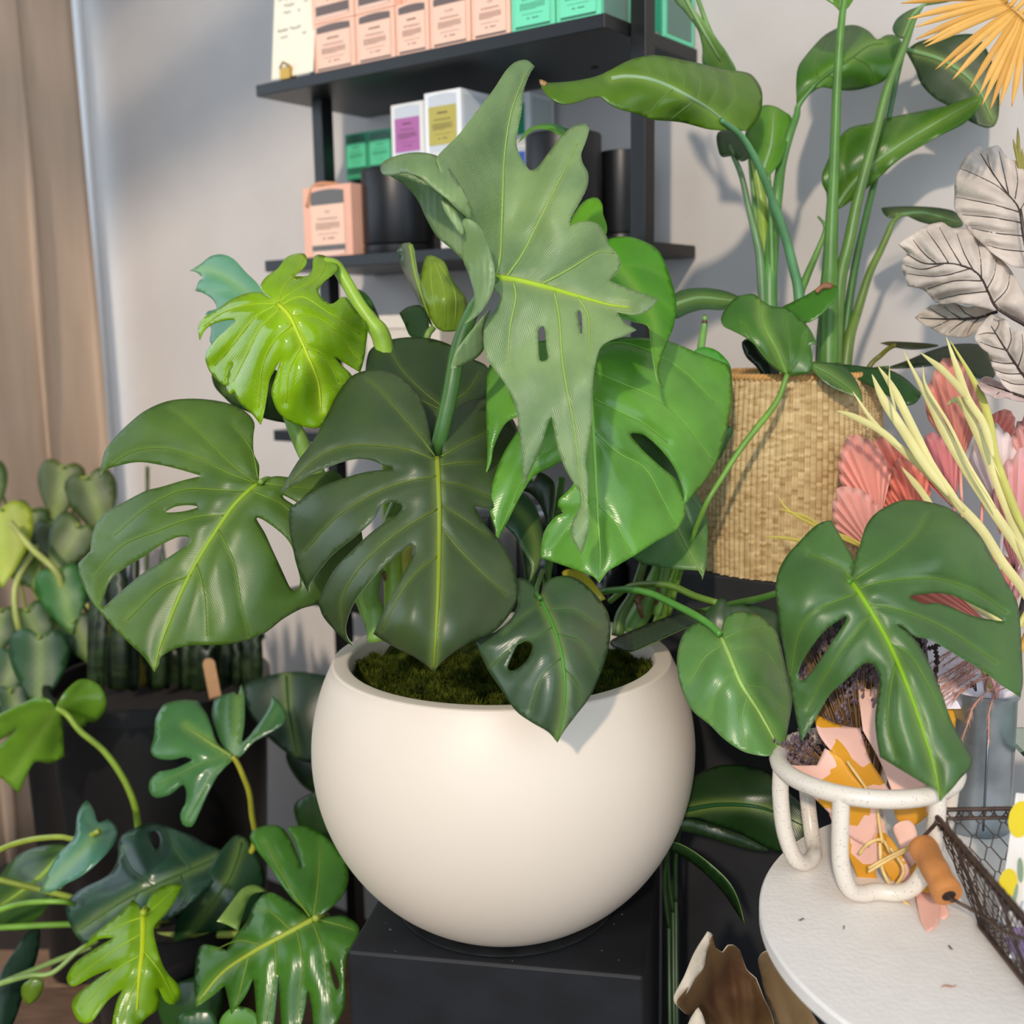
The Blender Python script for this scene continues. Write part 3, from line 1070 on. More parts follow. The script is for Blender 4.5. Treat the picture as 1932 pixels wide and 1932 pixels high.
# big bright leaf to the side
G = [dict(out=[(1060, 640), (1110, 640), (1150, 642), (1179, 636), (1222, 638), (1266, 645), (1318, 666), (1353, 679), (1377, 693), (1382, 730), (1381, 762), (1374, 797), (1364, 838), (1350, 878), (1325, 915), (1293, 951, 1), (1292, 977), (1273, 1003), (1237, 1023), (1202, 1045), (1167, 1066), (1147, 1078), (1131, 1099, 1), (1119, 1088), (1092, 1077), (1063, 1067), (1020, 1052, 1), (1021, 1029), (1028, 1000), (1046, 976), (1062, 968, 1), (1052, 955, 1), (1053, 945), (1060, 936), (1076, 921), (1084, 905), (1080, 885), (1060, 870, 1), (1035, 884), (1014, 894), (997, 911), (977, 945), (957, 986), (944, 1010), (932, 1031), (915, 1040, 1), (936, 1010), (928, 980), (922, 948), (931, 904), (950, 855), (975, 815), (1000, 780, 1), (964, 791), (947, 809), (931, 846), (925, 875), (914, 901, 1), (919, 870), (918, 832), (917, 774), (918, 730), (923, 690), (960, 660), (1010, 645)],
          holes=[[(1190, 819), (1203, 818), (1219, 823), (1248, 849), (1272, 881), (1286, 916), (1291, 945), (1277, 907), (1248, 881), (1219, 855), (1197, 831)]],
          z=[(1112, 660, 1.285), (1353, 680, 1.36), (1380, 760, 1.35), (1292, 950, 1.27), (1131, 1099, 1.185), (1021, 1052, 1.22), (915, 1039, 1.185), (914, 900, 1.215), (925, 700, 1.27), (1120, 850, 1.225), (1000, 850, 1.20), (1230, 780, 1.255)],
          mid=[(1110, 665), (1113, 720), (1117, 786), (1121, 846), (1125, 919), (1128, 977), (1132, 1040), (1131, 1092)],
          lat=[[(1112, 690), (1122, 701), (1179, 725), (1237, 751), (1280, 786), (1320, 836), (1345, 870)], [(1117, 751), (1164, 774), (1215, 800), (1260, 835)], [(1121, 815), (1167, 855), (1217, 884), (1246, 933), (1275, 990)], [(1127, 950), (1160, 985), (1190, 1040)], [(1112, 668), (1160, 646), (1220, 660), (1290, 700), (1350, 760)], [(1117, 800), (1060, 830), (1000, 880), (945, 1000)], [(1127, 940), (1090, 970), (1040, 1040)]],
          groove=.003, puff=.006, droop=.010, step=7)]
leaf(mp, '#62a03a', G, rough=.27, trans=.25, ribcol='#8fc95a', ribw=4.5, latw=1.8, rim='#a4cf6a', label='large bright green glossy leaf')

# dark leaflets between
leaf(mp, '#2e5230', [dict(out=[(948, 985), (955, 955), (985, 930), (1005, 948), (1023, 988), (1026, 1019), (1023, 1053), (1003, 1094), (979, 1126, 1), (997, 1097), (1002, 1067), (985, 1033), (967, 1006)], z=[(955, 960, 1.28), (1023, 1000, 1.29), (979, 1125, 1.25)], mid=[(965, 950), (1000, 990), (1012, 1050), (990, 1105)])], rough=.4, ribs=False)
leaf(mp, '#2a3f22', [dict(out=[(981, 922), (1010, 890), (1042, 905), (1047, 932), (1041, 981), (1033, 991, 1), (1019, 953), (999, 930)], z=1.32)], ribs=False)
leaf(mp, '#b0a92a', [dict(out=[(1060, 1080), (1090, 1074), (1118, 1096), (1143, 1130, 1), (1121, 1137), (1085, 1112)], z=[(1060, 1080, 1.36), (1143, 1130, 1.34), (1090, 1110, 1.35)])], ribs=False, label='small yellowing leaf')
leaf(mp, '#263a18', [dict(out=[(1150, 1212), (1195, 1188), (1270, 1160), (1325, 1150), (1338, 1168), (1290, 1186), (1230, 1214), (1185, 1230)], z=[(1150, 1212, 1.40), (1330, 1155, 1.30), (1240, 1200, 1.34)])], ribs=False, rough=.4)

# left leaf
Bp = [dict(out=[(489, 906), (489, 878), (479, 855), (478, 824), (480, 798), (465, 778), (437, 763), (403, 755), (358, 752), (315, 757), (275, 774), (244, 798), (215, 827), (198, 850), (190, 881), (187, 902, 1), (196, 888), (224, 878), (261, 872), (301, 877), (343, 887), (380, 898, 1), (346, 906), (306, 918), (275, 926), (238, 945), (201, 966), (181, 989), (173, 1015), (170, 1040, 1), (158, 1052), (147, 1063, 1), (150, 1086), (161, 1114), (173, 1137), (189, 1155), (213, 1183), (244, 1214), (272, 1241), (291, 1268, 1), (300, 1253), (303, 1240), (324, 1227), (358, 1218), (418, 1217), (457, 1211), (500, 1194), (534, 1168), (568, 1149), (600, 1138), (642, 1100), (682, 1057), (682, 1000), (665, 940), (647, 901), (631, 886, 1), (600, 893), (560, 901), (523, 898), (509, 901), (497, 910)],
           holes=[[(312, 966), (329, 956), (352, 953), (373, 956), (358, 962), (335, 966)],
                  [(193, 1145), (197, 1120), (210, 1092), (238, 1069), (272, 1049), (301, 1029), (329, 1015), (346, 1012), (356, 1015), (352, 1028), (335, 1040), (301, 1062), (267, 1083), (230, 1114)],
                  [(484, 978), (500, 983), (534, 1009), (551, 1032), (557, 1057), (566, 1092), (563, 1110), (554, 1114), (546, 1106), (529, 1069), (514, 1037), (500, 1006)],
                  [(534, 934), (561, 949), (558, 954), (536, 940)]],
           z=[(490, 911, 1.25), (358, 752, 1.31), (187, 900, 1.31), (180, 990, 1.30), (150, 1080, 1.275), (291, 1265, 1.19), (600, 1137, 1.255), (665, 1000, 1.28), (380, 1045, 1.215), (480, 1150, 1.215), (470, 780, 1.295), (631, 886, 1.29)],
           mid=[(488, 912), (470, 925), (440, 955), (410, 998), (380, 1045), (350, 1100), (320, 1170), (300, 1225), (292, 1262)],
           lat=[[(486, 913), (440, 878), (390, 828), (350, 790), (320, 770)], [(482, 912), (430, 892), (370, 862), (310, 845), (250, 852), (200, 884)], [(465, 927), (410, 924), (345, 924), (280, 955), (215, 1010)], [(425, 972), (370, 975), (300, 1000), (230, 1030), (175, 1090)], [(360, 1085), (300, 1110), (240, 1170)], [(472, 925), (530, 950), (560, 980), (580, 1020)], [(412, 1000), (430, 1035), (443, 1070), (455, 1140), (470, 1200)], [(495, 911), (560, 920), (620, 925)], [(370, 1060), (385, 1120), (390, 1200)], [(487, 905), (475, 850), (440, 800)]],
           puff=.006, droop=.008)]
leaf(mp, '#48691f', Bp, rough=.42, trans=.12, ribcol='#8fae2c', ribw=4.5, latw=1.5, label='broad split leaf hanging beside the curtain')
stalk(mp, [(490, 910, 1.256), (510, 905, 1.28), (560, 930, 1.33), (640, 1040, 1.39), (700, 1190, 1.44)], [5, 6, 9], '#6d8f3c')

# stems rising from the moss
stalk(mp, [(1188, 1195, 1.47), (1212, 1150, 1.47), (1240, 1095, 1.46), (1258, 1050, 1.44), (1270, 980, 1.42)], [21, 20, 19, 17], '#5f8a3a', name='stem', n=12)
stalk(mp, [(1240, 1180, 1.49), (1262, 1120, 1.48), (1278, 1080, 1.47), (1290, 1020, 1.45)], [11, 10, 9], '#8fb93a', name='stem')
stalk(mp, [(1165, 1200, 1.45), (1172, 1160, 1.45), (1195, 1120, 1.44), (1215, 1060, 1.43)], [12, 10, 8], '#4f6a2a', name='stem')
stalk(mp, [(712, 1210, 1.42), (706, 1150, 1.42), (700, 1110, 1.41), (730, 1000, 1.40), (770, 900, 1.38)], [19, 17, 14, 12], '#6f9440', name='stem', n=12)
stalk(mp, [(742, 1210, 1.44), (758, 1100, 1.44), (764, 1040, 1.43), (770, 960, 1.42)], [14, 14, 13], '#b9bb4a', name='stem', label='yellowing stem')
stalk(mp, [(760, 1170, 1.43), (738, 1110, 1.43), (722, 1078, 1.42)], [10, 8, 4], '#8a5f3c', name='dry_sheath')
stalk(mp, [(1030, 1160, 1.42), (1032, 1090, 1.42), (1040, 1040, 1.41), (1060, 900, 1.38)], [8, 8, 7], '#4f7a30', name='stem')
stalk(mp, [(1010, 1180, 1.44), (1000, 1080, 1.43), (990, 1000, 1.42)], [12, 12, 10], '#2f4a20', name='stem')
rg = random.Random(4)
for i in range(5):
    x0 = 1222 + rg.uniform(-18, 18)
    stalk(mp, [(x0, 1165 - i * 12, 1.445), (x0 + rg.uniform(-8, 8), 1145 - i * 12, 1.435), (x0 + rg.uniform(-14, 14), 1128 - i * 10, 1.44)], [4, 6, 2], '#6a4a33', name='dry_sheath', n=6)

# middle dark leaf
Ap = [dict(out=[(818, 858), (811, 814), (797, 759), (777, 727), (745, 705), (707, 697), (669, 706), (648, 727), (624, 769), (593, 828), (562, 870), (541, 905), (527, 932, 1), (545, 921), (589, 894), (634, 875), (669, 866), (700, 868), (728, 880), (745, 884, 1), (693, 890), (652, 901), (607, 918), (569, 942), (546, 958, 1), (545, 984), (551, 1029), (565, 1081), (582, 1120, 1), (586, 1099), (624, 1050), (669, 1013), (704, 981), (718, 956), (730, 948), (745, 948), (759, 956), (750, 970), (728, 984), (700, 1005), (666, 1036), (631, 1074), (610, 1112), (600, 1138, 1), (610, 1164), (631, 1189), (652, 1210), (670, 1221, 1), (655, 1203), (653, 1178), (666, 1140), (693, 1102), (728, 1064), (763, 1036), (779, 1028), (780, 1045), (768, 1070), (745, 1112), (725, 1151), (704, 1196, 1), (735, 1216), (777, 1237), (805, 1256), (818, 1268, 1), (832, 1251), (867, 1223), (901, 1206), (936, 1189), (967, 1151), (978, 1119), (971, 1078), (957, 1040), (933, 1008), (912, 985), (896, 955, 1), (930, 958), (972, 930), (982, 870), (976, 814), (967, 790), (936, 759), (901, 752), (867, 766), (846, 793), (836, 835), (833, 862)],
           z=[(824, 862, 1.175), (707, 697, 1.255), (527, 932, 1.215), (550, 990, 1.21), (582, 1120, 1.205), (610, 1140, 1.18), (670, 1221, 1.18), (704, 1196, 1.115), (818, 1267, 1.092), (970, 1100, 1.165), (900, 955, 1.19), (930, 760, 1.275), (978, 870, 1.262), (826, 1050, 1.125), (880, 880, 1.20), (640, 800, 1.235), (700, 930, 1.165)],
           mid=[(824, 862), (826, 900), (828, 960), (828, 1040), (826, 1120), (822, 1200), (818, 1262)],
           lat=[[(821, 868), (780, 851), (730, 842), (660, 841), (600, 862), (545, 915)], [(820, 860), (790, 820), (755, 780), (715, 735), (690, 715)], [(824, 898), (780, 905), (730, 920), (680, 945), (630, 980), (575, 1040)], [(826, 960), (780, 985), (730, 1020), (680, 1070), (645, 1130), (648, 1190)], [(827, 1050), (790, 1075), (755, 1120), (720, 1190)], [(832, 861), (870, 840), (905, 822), (950, 800)], [(830, 877), (880, 872), (950, 872)], [(829, 908), (870, 915), (930, 938)], [(829, 990), (870, 1040), (915, 1085), (955, 1120)], [(829, 950), (870, 975), (920, 1010)]],
           groove=.003, puff=.007, droop=.009)]
leaf(mp, '#394f29', Ap, rough=.42, trans=.08, ribcol='#86962a', ribw=6.0, latw=1.7, rim='#9db98a', label='dark green deeply cut leaf hanging over the planter')
# stalk of the pale upright leaf, coming through the notch of the middle leaf
stalk(mp, [(834, 1180, 1.44), (832, 1000, 1.33), (827, 862, 1.225), (832, 820, 1.205), (850, 740, 1.20), (866, 655, 1.20), (895, 580, 1.19), (934, 524, 1.158)], [12, 12, 13, 14, 15, 15, 13, 9], '#3f6a2c', n=12)

# pale upright leaf
FZ = [(934, 520, 1.15), (1009, 122, 1.26), (900, 210, 1.20), (845, 295, 1.13), (885, 400, 1.125), (950, 300, 1.225), (952, 420, 1.20), (985, 300, 1.23), (1050, 300, 1.20), (1107, 240, 1.215), (1040, 420, 1.165), (1243, 565, 1.165), (1160, 480, 1.20), (1097, 1045, 1.10), (985, 912, 1.115), (915, 640, 1.14), (1100, 700, 1.12), (1035, 700, 1.13), (1200, 622, 1.15)]
Fp = [dict(out=[(934, 516), (916, 472), (896, 425), (870, 392), (846, 352), (828, 312), (826, 294), (866, 253), (898, 212), (930, 170), (953, 135), (972, 117), (994, 113), (1009, 125, 1), (998, 144), (988, 173), (985, 208), (978, 244), (975, 273), (984, 298), (1001, 321), (1017, 311), (1039, 282), (1065, 250), (1084, 237), (1106, 233), (1112, 241), (1107, 263), (1097, 289), (1100, 308), (1110, 327), (1108, 353), (1094, 382), (1078, 411), (1075, 427, 1), (1084, 421), (1107, 417), (1129, 423), (1145, 446), (1149, 462), (1161, 473), (1171, 494), (1165, 513), (1149, 529, 1), (1181, 542), (1219, 555), (1243, 565, 1), (1226, 584), (1200, 594), (1163, 588, 1), (1177, 606), (1201, 622, 1), (1177, 634), (1152, 642), (1133, 656), (1122, 696), (1118, 745), (1117, 788), (1109, 846), (1105, 875), (1110, 904), (1108, 948), (1113, 985), (1103, 1029), (1097, 1046, 1), (1079, 1015), (1079, 986), (1092, 960), (1095, 933), (1083, 913), (1069, 890), (1054, 855), (1046, 817), (1040, 785, 1), (1034, 800), (1025, 830), (1011, 867), (988, 917, 1), (985, 890), (983, 849), (976, 788), (970, 759), (953, 725), (930, 693), (917, 672), (912, 643), (914, 614), (920, 600), (934, 585), (943, 560), (937, 550), (931, 540)],
           holes=[[(1016, 623), (1024, 616), (1028, 626), (1031, 658), (1033, 677), (1019, 680), (1016, 655)], [(1090, 590), (1094, 584), (1098, 592), (1099, 615), (1097, 630), (1093, 612)]],
           z=FZ, mid=[(934, 523), (980, 530), (1040, 545), (1100, 562), (1150, 575), (1185, 580)],
           lat=[[(936, 520), (944, 480), (948, 385), (952, 290), (965, 210), (990, 140)], [(955, 523), (985, 480), (1015, 420), (1050, 350), (1090, 270)], [(1020, 537), (1070, 510), (1130, 475), (1160, 478)], [(968, 530), (973, 560), (962, 620), (958, 690)], [(1045, 549), (1055, 600), (1062, 690), (1085, 820), (1100, 960)], [(1090, 560), (1110, 600), (1110, 680)]],
           groove=.003, puff=.004, droop=.006, wob=.003),
      # the two curled lobes on the near side
      dict(out=[(717, 317), (722, 306), (738, 297), (773, 288), (808, 289), (834, 300), (856, 330), (879, 366), (892, 401), (896, 421, 1), (874, 404), (853, 383), (821, 357), (792, 334), (763, 326), (738, 331), (722, 329)], z=[(717, 318, 1.17), (780, 300, 1.115), (834, 301, 1.125), (895, 420, 1.12), (790, 334, 1.095), (850, 380, 1.095)], puff=0, droop=.004),
      dict(out=[(735, 330), (770, 326), (821, 356), (860, 392), (890, 420), (912, 450), (885, 500), (872, 490), (853, 471), (824, 446), (805, 414), (786, 375), (760, 346)], z=[(741, 332, 1.185), (872, 440, 1.17), (872, 488, 1.175), (800, 400, 1.19)], puff=0),
      dict(out=[(832, 374), (845, 378), (862, 402), (875, 432), (872, 444), (858, 428), (838, 396)], z=1.11, puff=0, droop=.002),
      dict(out=[(874, 414), (898, 420), (917, 449), (930, 494), (934, 528), (925, 561), (905, 591), (876, 612, 1), (890, 588), (895, 561), (886, 523), (874, 491), (871, 450)], z=[(880, 425, 1.115), (930, 494, 1.125), (885, 500, 1.135), (876, 611, 1.11)], puff=0, droop=.004),
      dict(out=[(925, 584), (913, 619), (916, 651), (901, 674), (872, 690), (850, 698, 1), (860, 667), (879, 638), (905, 606)], z=[(925, 584, 1.16), (916, 651, 1.165), (850, 698, 1.15), (870, 660, 1.145)], puff=0, droop=.003)]
leaf(mp, '#7d9c66', Fp, rough=.42, trans=.22, vcol='#a7b86a', ribcol='#a5c533', ribw=6.5, latw=2.6, rim='#a9c27c', label='tall pale green leaf facing the window, its lobes folded back', fine=.35)

# small heart leaves hanging over the rim
Jp = [dict(out=[(1018, 1128), (1025, 1106), (1040, 1091), (1070, 1086), (1099, 1098), (1129, 1128), (1148, 1158), (1152, 1195), (1146, 1233), (1129, 1281), (1111, 1318), (1085, 1352), (1064, 1380), (1052, 1401, 1), (1034, 1381), (1003, 1363), (973, 1341), (947, 1303), (924, 1270), (909, 1240), (900, 1210), (935, 1192), (965, 1166), (976, 1139), (976, 1117), (975, 1092), (988, 1090), (1006, 1106), (1014, 1122)],
           holes=[[(957, 1259), (962, 1244), (973, 1221), (984, 1211), (999, 1211), (1004, 1221), (995, 1244), (976, 1262), (962, 1265)]],
           z=[(1020, 1130, 1.155), (1052, 1400, 1.085), (900, 1210, 1.13), (1150, 1195, 1.17), (980, 1095, 1.19), (1100, 1095, 1.20), (1055, 1230, 1.095), (925, 1270, 1.115)],
           mid=[(1019, 1130), (1043, 1180), (1058, 1230), (1066, 1290), (1063, 1340), (1053, 1395)],
           lat=[[(1024, 1138), (990, 1160), (950, 1195)], [(1045, 1182), (1010, 1200), (960, 1225), (925, 1260)], [(1060, 1240), (1020, 1280), (1000, 1340)], [(1030, 1150), (1080, 1150), (1130, 1180)], [(1050, 1195), (1095, 1210), (1125, 1260)], [(1064, 1260), (1090, 1290), (1095, 1330)]], puff=.006)]
leaf(mp, '#3c5537', Jp, rough=.33, trans=.06, ribcol='#4f8a34', ribw=4, latw=1.0, rim='#5f7a58', label='dark heart-shaped leaf with one hole, hanging over the planter rim')
stalk(mp, [(1019, 1129, 1.158), (1012, 1118, 1.18), (1016, 1100, 1.24), (1028, 1080, 1.34), (1036, 1170, 1.43)], [4, 5, 6], '#3f6a2c')
Mp = [dict(out=[(1350, 1133), (1362, 1128), (1370, 1132), (1372, 1142), (1400, 1139), (1440, 1144), (1468, 1162), (1476, 1200), (1440, 1225), (1390, 1225), (1350, 1210), (1330, 1166)], z=[(1360, 1130, 1.27), (1470, 1170, 1.25), (1350, 1205, 1.26)])]
leaf(mp, '#2b4a22', Mp, ribs=False)
Kp = [dict(out=[(1359, 1196), (1362, 1182), (1369, 1165), (1382, 1156), (1399, 1153), (1421, 1157), (1443, 1167), (1456, 1179), (1466, 1192), (1476, 1228), (1484, 1267), (1493, 1307), (1495, 1324), (1491, 1352), (1485, 1385), (1481, 1415), (1480, 1434, 1), (1474, 1425), (1462, 1423), (1448, 1426), (1429, 1424), (1407, 1419), (1386, 1409), (1362, 1391), (1338, 1367), (1309, 1344), (1293, 1318), (1282, 1287), (1277, 1253), (1279, 1226), (1287, 1200), (1301, 1181), (1319, 1173), (1338, 1177), (1350, 1186)],
           z=[(1359, 1198, 1.195), (1480, 1434, 1.115), (1277, 1253, 1.195), (1490, 1310, 1.205), (1420, 1155, 1.24), (1310, 1178, 1.235), (1400, 1290, 1.145), (1350, 1385, 1.15)],
           mid=[(1359, 1199), (1375, 1235), (1398, 1290), (1430, 1340), (1458, 1390), (1478, 1430)],
           lat=[[(1366, 1215), (1330, 1240), (1300, 1290)], [(1385, 1260), (1350, 1310), (1340, 1360)], [(1410, 1310), (1400, 1360), (1410, 1415)], [(1372, 1228), (1410, 1222), (1450, 1235), (1480, 1290)], [(1365, 1205), (1400, 1190), (1440, 1185)], [(1400, 1293), (1440, 1300), (1485, 1345)]], puff=.005)]
leaf(mp, '#5f8f4a', Kp, rough=.33, trans=.1, ribcol='#9fc46a', ribw=4.5, latw=.9, rim='#b9d29a', label='whole heart-shaped leaf beside the planter')
stalk(mp, [(1100, 1135, 1.40), (1125, 1119, 1.38), (1180, 1112, 1.33), (1225, 1119, 1.29), (1265, 1137, 1.26), (1305, 1157, 1.23), (1337, 1177, 1.215), (1359, 1197, 1.197)], [6, 7, 7, 6], '#4f8a34')
stalk(mp, [(1150, 1135, 1.44), (1185, 1108, 1.42), (1225, 1102, 1.38), (1268, 1106, 1.34), (1310, 1124, 1.30), (1352, 1137, 1.275)], [6, 7, 6], '#5f7f2c')
# big leaf over the table
Lp = [dict(out=[(1604, 1092), (1612, 1069), (1609, 1052), (1595, 1028), (1581, 1003), (1569, 982, 1), (1553, 984), (1533, 996), (1506, 1024), (1483, 1050), (1468, 1080), (1463, 1110), (1466, 1151), (1472, 1193), (1480, 1234), (1486, 1275), (1495, 1317), (1504, 1364), (1512, 1397, 1), (1529, 1372), (1543, 1347), (1565, 1311), (1593, 1286), (1618, 1262), (1631, 1252), (1645, 1253), (1656, 1267), (1660, 1284), (1656, 1317), (1651, 1355), (1654, 1394), (1660, 1428, 1), (1689, 1446), (1717, 1463), (1744, 1479), (1766, 1490), (1773, 1511, 1), (1795, 1490), (1813, 1468), (1830, 1450), (1835, 1430, 1), (1821, 1408), (1797, 1364), (1775, 1303), (1755, 1256), (1736, 1220), (1717, 1196), (1689, 1176, 1), (1708, 1185), (1728, 1201), (1753, 1205), (1777, 1218), (1813, 1240), (1854, 1264), (1890, 1292), (1912, 1306), (1925, 1315, 1), (1930, 1289), (1929, 1248), (1927, 1205, 1), (1924, 1165), (1918, 1132), (1901, 1102), (1885, 1072), (1868, 1044), (1852, 1014), (1828, 987), (1804, 966), (1773, 952), (1735, 944), (1701, 944), (1673, 955), (1648, 972), (1633, 994), (1624, 1022), (1614, 1056), (1607, 1084)],
           holes=[[(1717, 1125), (1744, 1121), (1769, 1119), (1799, 1124), (1830, 1138), (1863, 1154), (1893, 1171), (1865, 1168), (1830, 1160), (1799, 1147), (1769, 1138), (1741, 1139), (1736, 1136)],
                  [(1505, 1275), (1510, 1256), (1532, 1220), (1560, 1187), (1582, 1171), (1597, 1163), (1593, 1176), (1571, 1209), (1549, 1242), (1529, 1270), (1513, 1284)]],
           z=[(1605, 1098, 1.085), (1569, 982, 1.135), (1463, 1110, 1.105), (1490, 1300, 1.10), (1512, 1397, 1.08), (1773, 1511, 1.00), (1835, 1430, 1.02), (1735, 944, 1.165), (1900, 1100, 1.13), (1925, 1315, 1.09), (1700, 1265, 1.03), (1650, 1255, 1.05), (1540, 1150, 1.07), (1780, 1050, 1.10), (1780, 1170, 1.085)],
           mid=[(1605, 1097), (1625, 1125), (1650, 1165), (1675, 1210), (1700, 1265), (1725, 1330), (1745, 1390), (1763, 1450), (1772, 1502)],
           lat=[[(1608, 1096), (1640, 1075), (1675, 1052), (1725, 1010), (1750, 970)], [(1615, 1112), (1660, 1098), (1720, 1091), (1770, 1092), (1840, 1115), (1900, 1155)], [(1636, 1141), (1680, 1146), (1740, 1165), (1800, 1195), (1880, 1250)], [(1677, 1212), (1715, 1235), (1750, 1290), (1785, 1365)], [(1604, 1093), (1590, 1072), (1565, 1060), (1525, 1045)], [(1618, 1120), (1580, 1133), (1535, 1155), (1505, 1200), (1492, 1280)], [(1640, 1160), (1600, 1210), (1560, 1270), (1525, 1340)], [(1690, 1250), (1680, 1300), (1675, 1370), (1690, 1430)]],
           groove=.003, puff=.006, droop=.008)]
leaf(mp, '#3e652c', Lp, rough=.4, trans=.08, ribcol='#7fae20', ribw=5.5, latw=1.5, rim='#7fa86a', label='large split leaf reaching over the white table')
stalk(mp, [(1300, 1160, 1.42), (1372, 1142, 1.33), (1430, 1130, 1.24), (1480, 1116, 1.19), (1560, 1100, 1.14), (1604, 1097, 1.095)], [7, 7, 6, 5], '#4f7f2c')

# ================================================================== basket with the bird-of-paradise
BZ_TOP = None
bc = P(1490, 707, 1.505)
bb = hit(1490, 1080, (0, 1, 0), bc[1] - .115)      # foot of the basket front
BH0, BH1 = bb[2] - .012, bc[2]
BR = .1145
bk = empty('seagrass_basket', (bc[0], bc[1], BH0), 'round woven seagrass basket holding the tall paddle-leaved plant', 'basket')
NRIB, NROW = 100, 66
na, nz = NRIB * 4, NROW * 2
V, Fc = [], []
for k in range(nz + 1):
    t = k / nz
    h = BH0 + (BH1 - BH0) * t
    base = BR * (1.03 - .05 * t + .04 * math.sin(PI * t))
    for j in range(na):
        a = 2 * PI * j / na
        rib = (0., .8, 1., .8)[j % 4]
        row = float((k + (j // 4)) % 2)
        r = base + .0050 * rib * (.5 + .5 * row)
        V.append((bc[0] + r * math.cos(a), bc[1] + r * math.sin(a), h))
for k in range(nz):
    for j in range(na):
        Fc.append((k * na + j, k * na + (j + 1) % na, (k + 1) * na + (j + 1) % na, (k + 1) * na + j))
n0 = len(V)
for h, r in ((BH1, BR * .93), (BH0 + .02, BR * .93)):
    for j in range(na):
        a = 2 * PI * j / na
        V.append((bc[0] + r * math.cos(a), bc[1] + r * math.sin(a), h))
top = nz * na
for j in range(na):
    j2 = (j + 1) % na
    Fc.append((top + j, top + j2, n0 + j2, n0 + j))
    Fc.append((n0 + j, n0 + j2, n0 + na + j2, n0 + na + j))
Fc.append(tuple(n0 + na + j for j in range(na)))
sg_m = mat('seagrass', '#b08d58', .75, col2='#c9ad78', nscale=9, spec=.2)
nt = sg_m.node_tree
at_ = nt.nodes.new('ShaderNodeAttribute')
at_.attribute_name = 'fibre'
cr_ = nt.nodes.new('ShaderNodeValToRGB')
cr_.color_ramp.elements[0].color = srgb('#7d6038')
cr_.color_ramp.elements[1].color = srgb('#e6d3a6')
nt.links.new(at_.outputs['Fac'], cr_.inputs['Fac'])
mx_ = nt.nodes.new('ShaderNodeMix')
mx_.data_type = 'RGBA'
mx_.inputs['Factor'].default_value = .55
rb_ = [n for n in nt.nodes if n.type == 'VALTORGB' and n != cr_][0]
nt.links.new(rb_.outputs['Color'], mx_.inputs['A'])
nt.links.new(cr_.outputs['Color'], mx_.inputs['B'])
nt.links.new(mx_.outputs['Result'], nt.nodes['Principled BSDF'].inputs['Base Color'])
wo = mesh('woven_wall', V, Fc, sg_m, bk, True)
fa = wo.data.attributes.new('fibre', 'FLOAT', 'POINT')
fr = np.clip(RNG.normal(.5, .22, (nz // 2 + 2, NRIB + 1)), 0, 1)
fv = np.full(len(V), .5)
for k in range(nz + 1):
    for j in range(na):
        fv[k * na + j] = fr[(k + (j // 4) % 2) // 2, j // 4]
fa.data.foreach_set('value', fv)
for k in range(2):
    m_ = MB()
    pts = []
    n = 420
    for i in range(n + 1):
        a = 2 * PI * i / n
        ph = a * 62 + k * PI
        pts.append((bc[0] + (BR * .985 + .0024 * math.cos(ph)) * math.cos(a), bc[1] + (BR * .985 + .0024 * math.cos(ph)) * math.sin(a), BH1 + .0015 + .0024 * math.sin(ph)))
    m_.tube(pts, .0028, n=6, cap=False)
    m_.build('rim_braid', mat('seagrass_rim', '#b98d52', .75, noise=.2, nscale=40), bk)
# plinth that carries it
plc = np.array([bc[0], bc[1], 0])
pl = empty('display_plinth', (bc[0], bc[1], 0), 'dark grey plinth against the wall, carrying the seagrass basket', 'plinth')
m_ = MB()
pd0 = -.118
pd1 = WALL_C - float(NV @ bc) - .004
m_.box(plc + NV * pd0 - TV * .165, TV * .29, NV * (pd1 - pd0), ZV * (BH0 - .001))
bevel(m_.build('plinth_block', mat('dark_plinth', '#1f2023', .6, noise=.25, nscale=14, bump=.1, bscale=90), pl, False), .003, 2)

st = empty('bird_of_paradise_plant', (bc[0], bc[1], BH0 + .021), 'tall plant with paddle leaves on long stalks growing out of the woven basket', 'plant')
mb = MB()
mb.lathe((bc[0], bc[1], BH0 + .021), [(0, 0), (.08, 0), (.1, BH1 - BH0 - .05), (.104, BH1 - BH0 - .025), (.098, BH1 - BH0 - .025), (.095, BH1 - BH0 - .045), (0, BH1 - BH0 - .045)], 40)
mb.build('nursery_pot', mat('green_grey_pot', '#3c5552', .5), st, True, 40)
SG = '#507a0a'
SB = 1.505


def sleaf(out, z, mid=None, lat=(), col=SG, label=None, **kw):
    kw = dict(dict(rough=.34, trans=.22, ribcol='#7fa36a', ribw=4.5, latw=.8, rim=None), **kw)
    return leaf(st, col, [dict(out=out, z=z, mid=mid, lat=lat, puff=.0025, groove=.0025, droop=.003)], label=label, **kw)


